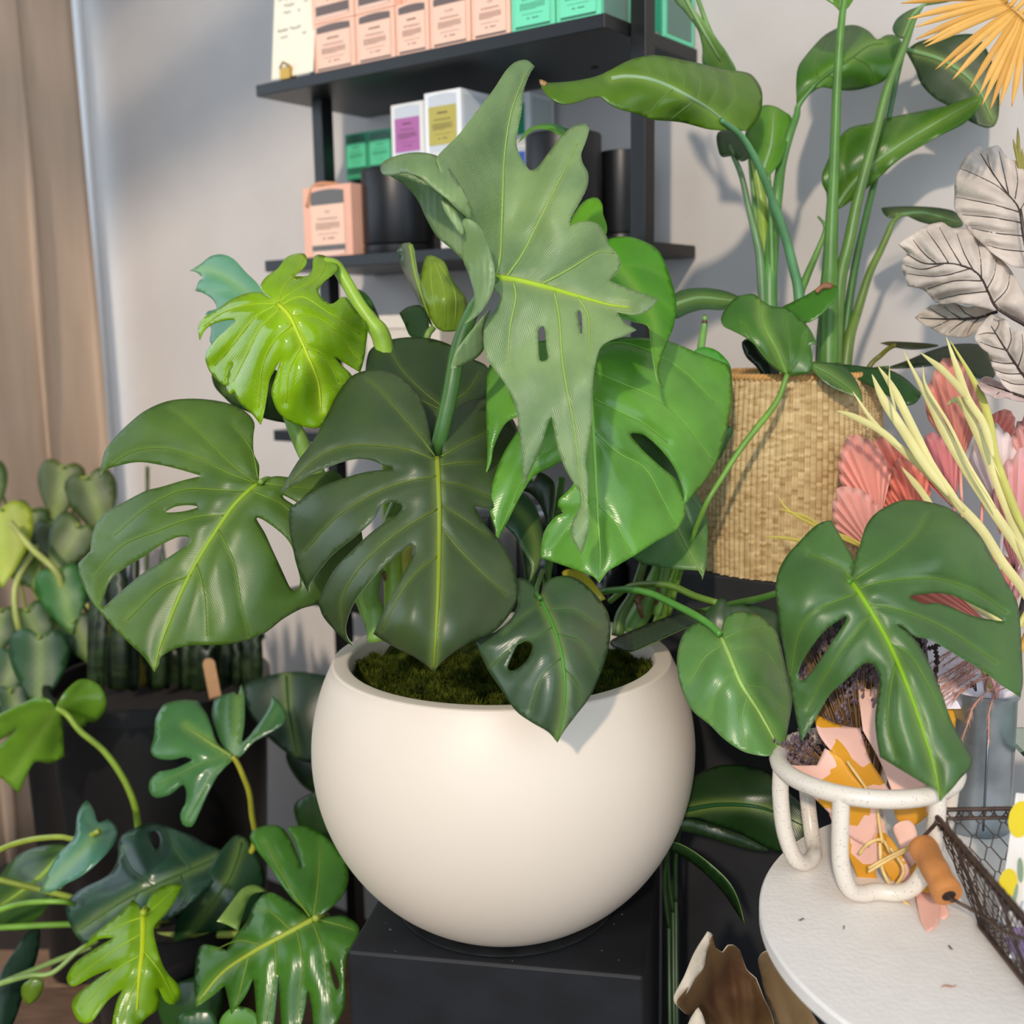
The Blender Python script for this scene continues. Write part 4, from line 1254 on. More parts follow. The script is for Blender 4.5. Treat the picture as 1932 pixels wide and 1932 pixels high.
# arching leaf in front of the shelf
sleaf([(1019, 152, 1), (1031, 156), (1078, 153), (1124, 144), (1155, 130), (1186, 114), (1220, 105), (1249, 105), (1285, 112), (1324, 120), (1362, 130), (1396, 134), (1417, 140), (1432, 158), (1438, 174), (1438, 200), (1432, 221), (1419, 239), (1404, 247), (1375, 246), (1337, 244), (1285, 231), (1233, 226), (1202, 215), (1168, 205), (1145, 192), (1132, 182), (1109, 186), (1088, 193), (1062, 196), (1041, 187), (1028, 174), (1021, 162)],
      [(1019, 152, 1.31), (1060, 175, 1.30), (1155, 130, 1.36), (1249, 105, 1.41), (1417, 140, 1.49), (1438, 190, 1.47), (1404, 246, 1.43), (1298, 182, 1.355), (1370, 231, 1.41), (1220, 149, 1.345), (1285, 231, 1.385), (1168, 205, 1.33)],
      [(1153, 149), (1181, 145), (1220, 149), (1259, 162), (1298, 182), (1337, 205), (1370, 231), (1396, 254)],
      [[(1225, 150), (1222, 130), (1210, 115)], [(1259, 162), (1256, 138), (1245, 116)], [(1290, 178), (1288, 145), (1275, 120)], [(1315, 192), (1320, 155), (1305, 125)], [(1335, 204), (1352, 165), (1340, 130)], [(1360, 222), (1385, 185), (1378, 140)], [(1270, 168), (1240, 195), (1225, 215)], [(1310, 190), (1290, 205), (1265, 225)]], label='arching paddle leaf with a dried tip, reaching in front of the shelf', ribcol='#8fae84', ribw=5)
stalk(st, [(1360, 226, 1.405), (1396, 254, 1.425), (1419, 288, 1.44), (1440, 332, 1.455), (1462, 390, 1.475), (1480, 440, 1.49), (1497, 505, 1.50), (1508, 565, SB), (1512, 720, SB)], [5, 6, 7, 8, 9, 10, 12], '#56895a', n=10)
# pair behind it
sleaf([(1420, 235), (1436, 201), (1461, 200), (1481, 211), (1493, 221), (1490, 252), (1474, 302), (1450, 333, 1), (1436, 313), (1417, 280), (1406, 252)], [(1436, 201, 1.56), (1493, 221, 1.54), (1450, 333, 1.50), (1410, 260, 1.52)], [(1440, 320), (1455, 270), (1460, 205)], [[(1448, 290), (1470, 270), (1485, 240)], [(1450, 275), (1430, 260), (1420, 245)]], col='#4f8a18', trans=.3)
sleaf([(1354, 250), (1357, 288), (1366, 296), (1383, 293), (1400, 304), (1416, 293), (1410, 262), (1390, 246)], [(1354, 255, 1.52), (1400, 304, 1.50), (1410, 262, 1.53)], col='#2f4f18', ribs=False)
stalk(st, [(1375, 275, 1.515), (1383, 293, 1.51), (1399, 332, 1.51), (1414, 397, 1.51), (1427, 448, SB), (1436, 510, SB), (1446, 720, SB)], [4, 5, 6, 8, 9], '#56784a', n=8)
stalk(st, [(1421, 300, 1.54), (1430, 340, 1.54), (1438, 391, 1.54), (1443, 475, 1.53), (1447, 560, 1.52), (1450, 720, 1.52)], [6, 9, 12, 15, 17], '#7f9a34', name='stem', n=12, label='thick yellow-green stem')
# tall leaf with folded blade
sleaf([(1503, 195, 1), (1502, 157), (1506, 126), (1523, 101), (1551, 70), (1573, 56), (1596, 48), (1618, 48), (1640, 59), (1655, 74), (1672, 66), (1691, 67), (1702, 80), (1705, 95), (1696, 117), (1680, 137), (1666, 154), (1638, 165), (1607, 171), (1579, 170), (1551, 165), (1530, 176), (1515, 192)],
      [(1503, 195, 1.54), (1551, 70, 1.60), (1640, 59, 1.60), (1705, 95, 1.56), (1607, 171, 1.57), (1600, 112, 1.53), (1540, 157, 1.525)], [(1508, 194), (1540, 157), (1573, 131), (1607, 109), (1640, 86), (1668, 82)],
      [[(1545, 153), (1540, 120), (1560, 75)], [(1580, 127), (1580, 90), (1600, 55)], [(1560, 142), (1580, 150), (1590, 168)], [(1610, 108), (1640, 125), (1650, 155)]], ribcol='#4f7a34', col='#3f7414')
stalk(st, [(1540, 157, 1.525), (1508, 197, 1.535), (1503, 218, 1.535), (1489, 257, 1.53), (1475, 307, 1.53), (1467, 363, 1.52), (1461, 419, 1.52), (1456, 475, 1.515), (1452, 545, SB), (1456, 720, SB)], [3, 6, 8, 10, 12, 14, 15], '#4f7f3c', n=10)
# hanging leaf by the yellow frond, its green darkened to stand for shade
sleaf([(1708, 95, 1), (1735, 78), (1777, 70), (1819, 64), (1842, 67), (1861, 92), (1875, 126), (1885, 168), (1884, 218), (1875, 238), (1858, 240), (1836, 232), (1825, 226), (1791, 201), (1763, 185), (1738, 159), (1727, 131)], [(1710, 95, 1.56), (1842, 67, 1.525), (1885, 180, 1.51), (1865, 240, 1.505), (1740, 150, 1.55), (1800, 130, 1.53)], [(1705, 92), (1780, 115), (1840, 160), (1872, 225)], col='#1c3a0a', trans=.05, rough=.5)
# long pointed leaf
sleaf([(1552, 350), (1551, 330), (1562, 302), (1579, 266), (1596, 246), (1612, 238), (1643, 232), (1680, 221), (1735, 210), (1791, 198), (1825, 185), (1845, 182), (1851, 191), (1839, 212), (1814, 235), (1775, 254), (1735, 277), (1696, 302), (1660, 333), (1629, 361), (1596, 386), (1573, 398), (1562, 386), (1559, 363)],
      [(1552, 345, 1.55), (1612, 238, 1.57), (1735, 210, 1.565), (1850, 186, 1.47), (1735, 277, 1.525), (1600, 385, 1.56), (1680, 265, 1.515)], [(1575, 394), (1610, 345), (1660, 300), (1735, 250), (1845, 188)],
      [[(1600, 360), (1590, 310), (1600, 250)], [(1630, 325), (1635, 280), (1650, 235)], [(1670, 292), (1690, 250), (1710, 218)], [(1640, 320), (1650, 325), (1665, 325)]], col='#3f6f10', label='long pointed leaf crossing behind the two upright stalks')
# upright stalks
stalk(st, [(1594, -60, 1.46), (1593, 0, 1.46), (1589, 30, 1.46), (1584, 84, 1.46), (1579, 168, 1.465), (1576, 252, 1.47), (1573, 335, 1.475), (1569, 419, 1.48), (1566, 503, 1.485), (1564, 560, 1.49), (1562, 720, 1.49)], [5, 6, 7, 8, 9, 10, 13, 17, 19], '#4f7d30', n=10)
sleaf([(1584, 20, 1), (1573, 8), (1556, -4), (1530, -40), (1535, -90), (1575, -130), (1615, -110), (1635, -60), (1620, -20), (1600, 14)], [(1584, 20, 1.46), (1530, -60, 1.49), (1640, -60, 1.49), (1575, -130, 1.5)], [(1586, 15), (1590, -40), (1580, -110)], col='#4f8a18')
stalk(st, [(1728, 28, 1.49), (1716, 60, 1.49), (1702, 98, 1.49), (1674, 168, 1.49), (1652, 252, 1.49), (1632, 322, 1.49), (1615, 391, 1.49), (1601, 461, 1.49), (1587, 517, 1.495), (1578, 600, 1.50), (1574, 720, 1.50)], [4, 7, 8, 9, 10, 11, 13, 14], '#587d38', n=10)
sleaf([(1684, 58), (1690, 38), (1710, 22), (1735, 12), (1790, 2), (1812, -12), (1830, -40), (1790, -50), (1750, 0), (1730, 34), (1712, 68), (1698, 72)], [(1685, 60, 1.51), (1735, 15, 1.50), (1825, -40, 1.48), (1715, 65, 1.485)], [(1705, 70), (1730, 20), (1790, -20)], col='#4a6a44', rough=.5)
sleaf([(1250, -60), (1272, 0), (1291, 22), (1311, 48), (1319, 64), (1325, 92), (1326, 122), (1350, 135), (1388, 134), (1361, 87), (1330, 42), (1302, 6), (1292, -50)], [(1270, -40, 1.52), (1326, 120, 1.54), (1388, 132, 1.52), (1330, 60, 1.50)], [(1270, -50), (1320, 45), (1360, 115)], col='#5f8a44', rough=.5, trans=.15)
# small low leaf on its own stalk
sleaf([(1663, 392, 1), (1680, 390), (1721, 389), (1763, 391), (1797, 397), (1811, 408), (1817, 425), (1800, 429), (1763, 424), (1735, 417), (1707, 405), (1690, 408), (1680, 411), (1668, 403)], [(1663, 392, 1.54), (1740, 390, 1.55), (1817, 425, 1.50), (1735, 417, 1.52)], [(1690, 407), (1740, 402), (1812, 420)], col='#2f4a24')
stalk(st, [(1700, 404, 1.53), (1684, 420, 1.53), (1676, 440, 1.53), (1660, 475, 1.53), (1640, 517, 1.525), (1617, 590, 1.52), (1602, 640, 1.51), (1592, 720, SB)], [4, 6, 7, 8, 10, 12], '#5f7a34', n=8)
stalk(st, [(1543, 408, 1.52), (1556, 425, 1.52), (1554, 445, 1.52), (1540, 480, 1.52), (1520, 527, 1.515), (1508, 570, 1.51), (1505, 720, SB)], [2, 4, 6, 8, 9], '#5f8a40', n=8)
stalk(st, [(1566, 500, 1.515), (1560, 600, 1.515), (1556, 690, 1.515), (1556, 740, SB)], [13, 18, 20], '#4f7a2c', name='stem', n=12)
# leaves at the basket rim
sleaf([(1272, 556), (1291, 546), (1320, 543), (1355, 546), (1391, 558), (1395, 572), (1374, 575), (1365, 584), (1331, 583), (1303, 589), (1277, 600), (1262, 590)], [(1262, 575, 1.47), (1330, 560, 1.50), (1391, 560, 1.52)], [(1272, 575), (1320, 562), (1390, 568)], col='#2f5a2c')
sleaf([(1474, 582), (1498, 568), (1522, 556), (1546, 541), (1560, 535, 1), (1581, 541), (1579, 558), (1562, 580), (1541, 599), (1520, 608), (1498, 597)], [(1474, 582, 1.44), (1560, 536, 1.42), (1520, 606, 1.40)], col='#3f7a1c', label='torn leaf with a browned edge')
Tp = [(1360, 603), (1367, 584), (1386, 563), (1408, 555), (1424, 555), (1436, 565), (1455, 577), (1486, 582), (1512, 603), (1529, 622), (1542, 651, 1), (1530, 650), (1533, 676), (1529, 701), (1510, 707), (1484, 709), (1470, 700), (1448, 682), (1431, 658), (1408, 637), (1379, 622), (1365, 615)]
leaf(mp, '#3a6a1c', [dict(out=Tp, z=[(1484, 708, 1.365), (1360, 600, 1.38), (1440, 560, 1.40), (1542, 650, 1.37), (1450, 640, 1.35), (1510, 640, 1.385)], mid=[(1484, 708), (1465, 660), (1440, 610), (1435, 570)], lat=[[(1480, 705), (1440, 670), (1400, 610)], [(1488, 704), (1490, 660), (1480, 600)], [(1490, 705), (1510, 670), (1520, 630)]])], rough=.35, trans=.12, ribcol='#6f9a44', latw=1.2, rim='#5f8a3a', label='dark rounded leaf resting at the basket rim')
stalk(mp, [(1485, 707, 1.364), (1470, 749, 1.36), (1450, 780, 1.355), (1427, 808, 1.35), (1393, 853, 1.345), (1362, 901, 1.34), (1329, 958, 1.34), (1290, 1060, 1.39), (1262, 1160, 1.45)], [5, 6, 5, 5], '#6a9438')
sleaf([(1400, 645), (1420, 640), (1440, 670), (1470, 705), (1450, 720), (1425, 690), (1407, 672)], 1.44, col='#10240c', ribs=False)
sleaf([(1524, 685), (1546, 683), (1589, 688), (1608, 707), (1623, 734), (1628, 757, 1), (1608, 746), (1574, 732), (1548, 714)], [(1524, 685, 1.38), (1628, 757, 1.35), (1580, 690, 1.385)], [(1530, 688), (1575, 712), (1625, 752)], col='#2f5a24', ribcol='#5f8a4a', ribw=2.5)
sleaf([(1586, 688), (1636, 692), (1679, 698), (1711, 716), (1738, 742, 1), (1730, 758), (1711, 764), (1679, 748), (1636, 724), (1605, 706)], [(1586, 688, 1.43), (1738, 742, 1.37), (1711, 763, 1.36), (1680, 700, 1.40)], col='#26501c', ribs=False)
sleaf([(1676, 694), (1711, 680), (1757, 661), (1804, 649), (1850, 651), (1868, 674), (1876, 711), (1835, 712), (1788, 690), (1726, 693)], [(1676, 694, 1.47), (1804, 649, 1.50), (1876, 711, 1.45)], col='#2c3f14', ribs=False)
sleaf([(1661, 647, 1), (1679, 644), (1742, 647), (1771, 652), (1726, 659), (1690, 655)], [(1661, 647, 1.49), (1771, 652, 1.46), (1720, 658, 1.47)], col='#4a4f1c', ribs=False)
stalk(st, [(1690, 651, 1.48), (1676, 658, 1.49), (1660, 672, 1.50), (1643, 688, 1.50), (1620, 730, SB)], [4, 5, 5], '#6a6a24')
stalk(st, [(1676, 694, 1.47), (1640, 700, 1.49), (1600, 730, SB)], 4, '#3f5a24')
stalk(st, [(1586, 688, 1.43), (1570, 692, 1.46), (1560, 730, 1.49)], 4, '#3f5a24')
stalk(st, [(1524, 685, 1.385), (1518, 690, 1.43), (1520, 730, 1.47)], 4, '#3f5a24')
stalk(st, [(1393, 560, 1.52), (1420, 580, 1.51), (1450, 650, SB), (1460, 730, SB)], 4, '#3f5a24')
stalk(st, [(1300, -50, 1.52), (1340, 60, 1.51), (1372, 110, 1.525), (1405, 200, 1.55), (1420, 340, 1.55), (1440, 560, 1.53), (1448, 720, 1.52)], [4, 5, 6, 7], '#5f8a44')
stalk(st, [(1706, 94, 1.562), (1694, 140, 1.56), (1660, 300, 1.56), (1610, 520, 1.53), (1585, 720, 1.515)], [4, 5, 7, 9], '#3f6a34')
stalk(st, [(1577, 392, 1.558), (1572, 460, 1.545), (1568, 560, 1.53), (1566, 720, 1.52)], [4, 6, 8], '#4f7a34')
stalk(st, [(1480, 584, 1.44), (1490, 640, 1.46), (1500, 730, 1.49)], 4, '#4f7a34')
stalk(st, [(1450, 326, 1.50), (1455, 420, 1.50), (1460, 720, SB)], [4, 6], '#4f7a34')

leaf(st, '#8a5a34', [dict(out=[(1538, 547), (1550, 536), (1560, 532), (1574, 538), (1566, 545), (1554, 544), (1544, 553)], z=1.415, puff=0, droop=0, wob=0, step=5)], ribs=False, rim=None, name='dry_edge')
leaf(st, '#9a7a4a', [dict(out=[(1018, 150), (1032, 155), (1027, 163), (1020, 160)], z=1.305, puff=0, droop=0, wob=0, step=4)], ribs=False, rim=None, name='dry_tip')

# ================================================================== white table and what stands on it
TZ = .80
tl = hit_z(1433, 1690, TZ)
tf = hit_z(1470, 1612, TZ)
tn = hit_z(1600, 1932, TZ)
# circle through the three edge points
ax_, ay_ = tl[:2], tf[:2]
M2 = np.array([tf[:2] - tl[:2], tn[:2] - tl[:2]]) * 2
cc = np.linalg.solve(M2, np.array([tf[:2] @ tf[:2] - tl[:2] @ tl[:2], tn[:2] @ tn[:2] - tl[:2] @ tl[:2]]))
TRR = float(np.linalg.norm(cc - tl[:2]))
tb = empty('round_table', (cc[0], cc[1], 0), 'white round pedestal table with a lightly textured top', 'table')
m_ = MB()
m_.lathe((cc[0], cc[1], TZ), [(0, -.018), (TRR - .004, -.018), (TRR, -.014), (TRR, -.003), (TRR - .002, 0), (0, 0)], 128)
m_.build('tabletop', mat('white_table_paint', '#eae6e1', .55, noise=.02, nscale=40, bump=.35, bscale=170), tb, True, 30)
m_ = MB()
m_.lathe((cc[0], cc[1], 0), [(0, 0), (.17, 0), (.17, .012), (.03, .03), (.028, TZ - .05), (.07, TZ - .019), (0, TZ - .019)], 48)
m_.build('table_foot', mat('white_metal', '#dcdad6', .4), tb, True, 40)
for i, (x, y, l, c, lab) in enumerate(((1512, 1737, .003, '#5b5a60', 'grey petal fleck nearest the ceramic holder'), (1592, 1752, .002, '#8a7468', 'tiny brown fleck in the middle of the table'), (1793, 1790, .0026, '#5a3a48', 'dark purple petal fleck beside the wire basket'), (1790, 1863, .007, '#a5735a', 'dry reddish leaf scrap lying in the open part of the table'))):
    p = hit_z(x, y, TZ)
    m_ = MB()
    a = i * 1.1
    m_.tube([p + np.array([math.cos(a), math.sin(a), 0]) * t * l + ZV * (.0012 + .001 * math.sin(t * 3)) for t in np.linspace(-1, 1, 6)], [.0003, .0011, .0003], n=5)
    tag(m_.build('petal_fleck', mat('fleck', c, .8)), lab, 'petal', 'flecks on the table')

# speckled ceramic holder
hb = hit_z(1640, 1700, TZ)
HRX = .084
hc = np.array([hb[0] + .008, hb[1] + .05, TZ])
htop = .118
ch = empty('ceramic_holder', hc, 'speckled off-white ceramic holder of looping legs under one ring, on the white table', 'holder')
cm_ = bpy.data.materials.new('speckled_glaze')
cm_.use_nodes = True
nt = cm_.node_tree
b = nt.nodes['Principled BSDF']
b.inputs['Roughness'].default_value = .3
vo_ = nt.nodes.new('ShaderNodeTexVoronoi')
vo_.inputs['Scale'].default_value = 420
tcn = nt.nodes.new('ShaderNodeTexCoord')
nt.links.new(tcn.outputs['Object'], vo_.inputs['Vector'])
lt = nt.nodes.new('ShaderNodeMath')
lt.operation = 'LESS_THAN'
lt.inputs[1].default_value = .19
nt.links.new(vo_.outputs['Distance'], lt.inputs[0])
n2 = nt.nodes.new('ShaderNodeTexNoise')
n2.inputs['Scale'].default_value = 160
nt.links.new(tcn.outputs['Object'], n2.inputs['Vector'])
g2 = nt.nodes.new('ShaderNodeMath')
g2.operation = 'GREATER_THAN'
g2.inputs[1].default_value = .5
nt.links.new(n2.outputs['Fac'], g2.inputs[0])
mu_ = nt.nodes.new('ShaderNodeMath')
mu_.operation = 'MULTIPLY'
nt.links.new(lt.outputs[0], mu_.inputs[0])
nt.links.new(g2.outputs[0], mu_.inputs[1])
mxn = nt.nodes.new('ShaderNodeMix')
mxn.data_type = 'RGBA'
mxn.inputs['A'].default_value = srgb('#dcd4c8')
mxn.inputs['B'].default_value = srgb('#6f665b')
nt.links.new(mu_.outputs[0], mxn.inputs['Factor'])
nt.links.new(mxn.outputs['Result'], b.inputs['Base Color'])
m_ = MB()
m_.ring(hc + ZV * htop, HRX, .0088, 72, 12)
m_.build('rim_ring', cm_, ch)


def hpt(deg, r, h):
    a = math.radians(deg)
    return hc + np.array([math.cos(a) * r, math.sin(a) * r, h])


for a0 in (-122, -2, 118):
    pts = [hpt(a0, HRX, htop), hpt(a0, HRX * 1.0, htop - .03), hpt(a0, HRX * .94, .05), hpt(a0 + 4, HRX * .80, .02), hpt(a0 + 14, HRX * .66, .0095), hpt(a0 + 32, HRX * .58, .009), hpt(a0 + 50, HRX * .66, .0095), hpt(a0 + 60, HRX * .80, .02), hpt(a0 + 64, HRX * .94, .05), hpt(a0 + 64, HRX * 1.0, htop - .03), hpt(a0 + 64, HRX, htop)]
    m_ = MB()
    m_.tube(sp3(pts, 8), .0082, n=12)
    m_.build('leg', cm_, ch)

# lavender wrapped in patterned paper, standing in the holder
wrap_m = bpy.data.materials.new('printed_wrap')
wrap_m.use_nodes = True
nt = wrap_m.node_tree
b = nt.nodes['Principled BSDF']
b.inputs['Roughness'].default_value = .5
tcn = nt.nodes.new('ShaderNodeTexCoord')
vo_ = nt.nodes.new('ShaderNodeTexVoronoi')
vo_.inputs['Scale'].default_value = 24
vo_.distance = 'MANHATTAN'
nt.links.new(tcn.outputs['Object'], vo_.inputs['Vector'])
sx = nt.nodes.new('ShaderNodeSeparateColor')
nt.links.new(vo_.outputs['Color'], sx.inputs['Color'])
gt = nt.nodes.new('ShaderNodeMath')
gt.operation = 'GREATER_THAN'
gt.inputs[1].default_value = .5
nt.links.new(sx.outputs['Red'], gt.inputs[0])
mxn = nt.nodes.new('ShaderNodeMix')
mxn.data_type = 'RGBA'
mxn.inputs['A'].default_value = srgb('#efbfb0')
mxn.inputs['B'].default_value = srgb('#d99a22')
nt.links.new(gt.outputs[0], mxn.inputs['Factor'])
nt.links.new(mxn.outputs['Result'], b.inputs['Base Color'])
pink_m = mat('pink_wrap_back', '#efc2b2', .55)
yel_m = mat('ochre_wrap', '#d99a22', .5)
lv = empty('lavender_bouquet', P(1640, 1640, 1.14), 'dried lavender bouquet wrapped in pink and ochre printed paper, standing in the ceramic holder', 'bouquet')


def tdp(x, y):
    return depth_of(hit_z(x, y, TZ))


def paper(out, z, m, name='wrap_paper', par=None, st_=6, lat=(), **kw):
    return leaf(par or lv, '#ffffff', [dict(out=out, z=z, step=st_, lat=lat, puff=kw.get('puff', .002), droop=.001, wob=.002, groove=.002)], ribs=False, m=m, name=name, rim=None, thick=.0005)


paper([(1464, 1438, 1), (1500, 1444), (1541, 1444, 1), (1556, 1412, 1), (1585, 1428), (1605, 1458), (1632, 1490), (1652, 1515, 1), (1656, 1560), (1640, 1600, 1), (1605, 1580), (1570, 1540), (1530, 1500), (1490, 1465)], [(1464, 1438, 1.135), (1541, 1444, 1.10), (1600, 1500, 1.09), (1650, 1560, 1.10), (1520, 1480, 1.105)], wrap_m)
paper([(1536, 1345, 1), (1580, 1366), (1622, 1374, 1), (1640, 1430), (1665, 1470), (1692, 1512, 1), (1650, 1516), (1615, 1472), (1575, 1425), (1545, 1385)], [(1536, 1345, 1.13), (1622, 1374, 1.12), (1690, 1510, 1.115), (1600, 1420, 1.10)], wrap_m)
paper([(1612, 1270, 1), (1636, 1300), (1655, 1290, 1), (1690, 1296), (1715, 1400), (1745, 1480), (1785, 1500, 1), (1740, 1520), (1690, 1512, 1), (1662, 1440), (1628, 1378, 1), (1622, 1330)], [(1612, 1270, 1.17), (1690, 1296, 1.16), (1785, 1500, 1.13), (1690, 1510, 1.12), (1628, 1378, 1.125)], pink_m, name='wrap_fold')
paper([(1600, 1285), (1618, 1310), (1626, 1368, 1), (1616, 1372), (1604, 1330)], 1.165, pink_m, name='wrap_fold')
paper([(1680, 1440), (1720, 1460), (1800, 1480, 1), (1770, 1520), (1720, 1560), (1690, 1540)], [(1680, 1440, 1.14), (1800, 1480, 1.15), (1700, 1540, 1.14)], wrap_m)
paper([(1790, 1310, 1), (1806, 1325, 1), (1802, 1376), (1797, 1400, 1), (1785, 1350)], [(1790, 1310, 1.21), (1800, 1400, 1.19), (1806, 1325, 1.21)], yel_m)
paper([(1565, 1532), (1610, 1535), (1660, 1540), (1672, 1592), (1652, 1640), (1655, 1664), (1640, 1670), (1622, 1668, 1), (1612, 1640), (1590, 1588)], [(1565, 1532, 1.11), (1660, 1540, 1.105), (1655, 1660, 1.125), (1620, 1668, 1.13)], wrap_m)
paper([(1640, 1585), (1672, 1575), (1700, 1610), (1720, 1650), (1708, 1672), (1690, 1670), (1668, 1640)], [(1640, 1585, 1.125), (1700, 1610, 1.12), (1700, 1670, 1.12)], wrap_m)
paper([(1686, 1560), (1720, 1550), (1735, 1600), (1720, 1640), (1700, 1600)], 1.13, pink_m, name='wrap_fold')
paper([(1722, 1645), (1745, 1640), (1772, 1672), (1772, 1735), (1762, 1752), (1748, 1757, 1), (1736, 1735), (1728, 1690)], [(1722, 1645, tdp(1722, 1645) - .03), (1772, 1672, tdp(1772, 1672) - .028), (1750, 1756, tdp(1750, 1756) - .004)], mat('pink_wrap_tail', '#e8b3a2', .55), name='wrap_tail')
paper([(1768, 1690), (1790, 1715), (1786, 1732), (1770, 1734), (1762, 1715)], [(1768, 1690, tdp(1768, 1690) - .02), (1788, 1734, tdp(1788, 1734) - .004)], mat('pink_wrap_tail', '#e8b3a2', .55), name='wrap_tail')
paper([(1718, 1640), (1740, 1625), (1770, 1660), (1772, 1684), (1742, 1682), (1726, 1680)], [(1718, 1640, tdp(1718, 1640) - .035), (1772, 1680, tdp(1772, 1680) - .03), (1740, 1630, tdp(1740, 1630) - .04)], yel_m, name='wrap_tail')
for pts in ([(1620, 1612, 1.10), (1640, 1590, 1.09), (1665, 1585, 1.09), (1680, 1610, 1.095)], [(1638, 1645, 1.085), (1680, 1620, 1.085), (1720, 1600, 1.09)], [(1638, 1638, 1.086), (1690, 1610, 1.087), (1735, 1590, 1.09)], [(1660, 1590, 1.09), (1665, 1640, 1.09), (1690, 1685, 1.085), (1727, 1718, 1.07)], [(1680, 1600, 1.09), (1705, 1640, 1.09), (1690, 1672, 1.088)], [(1655, 1520, 1.095), (1660, 1560, 1.09), (1665, 1590, 1.09)], [(1598, 1436, 1.09), (1622, 1470, 1.085), (1652, 1512, 1.085)]):
    m_ = MB()
    m_.tube(sp3([P(*p) for p in pts], 6), .0016, n=6, flat=.35)
    m_.build('raffia_strand', mat('raffia', '#d8b878', .7, noise=.15, nscale=60), lv)
# lavender stems and heads
rg = random.Random(21)
sm, hm = MB(), MB()
base = P(1640, 1560, 1.145)
zones = [((1500, 1300), (1465, 1545), (1385, 1440), 60), ((0, 0), (1500, 1600), (1165, 1300), 95), ((0, 0), (1560, 1665), (1235, 1385), 110), ((0, 0), (1690, 1745), (1180, 1240), 10)]
for _, xr, yr, n in zones:
    for i in range(n):
        x, y = rg.uniform(*xr), rg.uniform(*yr)
        p = P(x, y, rg.uniform(1.135, 1.185))
        q = p * .45 + base * .55
        q = q + np.array([0, .01, .01])
        sm.tube(sp3([base, q, p], 3), [.0009, .0006], n=4)
        d = (p - q) / np.linalg.norm(p - q)
        for k in range(8):
            c = p + d * (.003 * (k - 5)) + np.array([rg.uniform(-1, 1), rg.uniform(-1, 1), rg.uniform(-1, 1)]) * .0024
            r = rg.uniform(.0011, .0022)
            hm.add([c + np.array(o_) * r for o_ in ((1, 0, 0), (-1, 0, 0), (0, 1, 0), (0, -1, 0), (0, 0, 1.7), (0, 0, -1.7))], [(0, 2, 4), (2, 1, 4), (1, 3, 4), (3, 0, 4), (2, 0, 5), (1, 2, 5), (3, 1, 5), (0, 3, 5)])
so_ = sm.build('lavender_stems', mat('lavender_straw', '#8a6a45', .8, noise=.3, nscale=30), lv)
so_['kind'] = 'stuff'
ho_ = hm.build('lavender_flowers', mat('lavender_bud', '#4a3a44', .85, col2='#8a7a86', nscale=90), lv, False)
ho_['kind'] = 'stuff'

# galvanised vase with the dried arrangement
vb = hit_z(1838, 1556, TZ)
va = empty('metal_vase', vb, 'tall galvanised metal vase at the rear of the white table', 'vase')
vr = .0375
vtop = P(1838, 1335, depth_of(vb))[2] - TZ + .03
m_ = MB()
m_.lathe(vb, [(0, .0005), (vr * .96, .0005), (vr, .004), (vr * 1.0, .012), (vr * .985, .016), (vr * .985, vtop - .01), (vr * 1.05, vtop - .006), (vr * 1.05, vtop), (vr * .95, vtop), (vr * .93, vtop - .03), (vr * .9, .01), (0, .01)], 56)
m_.build('vase_body', mat('galvanised', '#9aa5ad', .32, .9, noise=.2, nscale=25), va, True, 40)
m_ = MB()
m_.tube([vb + np.array([-.006, -vr * .985, .01]), vb + np.array([-.006, -vr * .985, vtop - .012])], .0012, n=6)
m_.build('seam', mat('galvanised_seam', '#7d868c', .35, .9), va)
VB = vb + ZV * .012


def to_vase(par, p, dx=0, r=.0016, col='#8a7a4a', name='stem', k=0):
    """A stem from a point of the arrangement down into the vase."""
    rg_ = random.Random(hash((round(float(p[0]), 4), k)) % 9999)
    mouth = vb + ZV * vtop + np.array([rg_.uniform(-.5, .5) * vr * .8, rg_.uniform(-.5, .5) * vr * .8, 0])
    foot = VB + np.array([rg_.uniform(-.4, .4) * vr, rg_.uniform(-.4, .4) * vr, 0])
    m2 = MB()
    m2.tube(sp3([p, p * .4 + mouth * .6 + np.array([0, 0, .0]), mouth, foot], 6), r, n=6)
    return m2.build(name, mat('dry_stem', col, .7), par)


# paper card behind, clipped to the vase mouth
pc_ = empty('paper_card', P(1835, 1337, 1.235), 'white paper card propped against the metal vase under the feathery grass', 'card')
q = [P(1745, 1190, 1.225), P(1915, 1185, 1.235), P(1921, 1335, 1.205), P(1765, 1338, 1.195)]
mesh('card', q, [(0, 3, 2, 1)], mat('white_card', '#e9e4ec', .6), pc_, False)
md = pc_.children[0].modifiers.new('thickness', 'SOLIDIFY')
md.thickness = .001

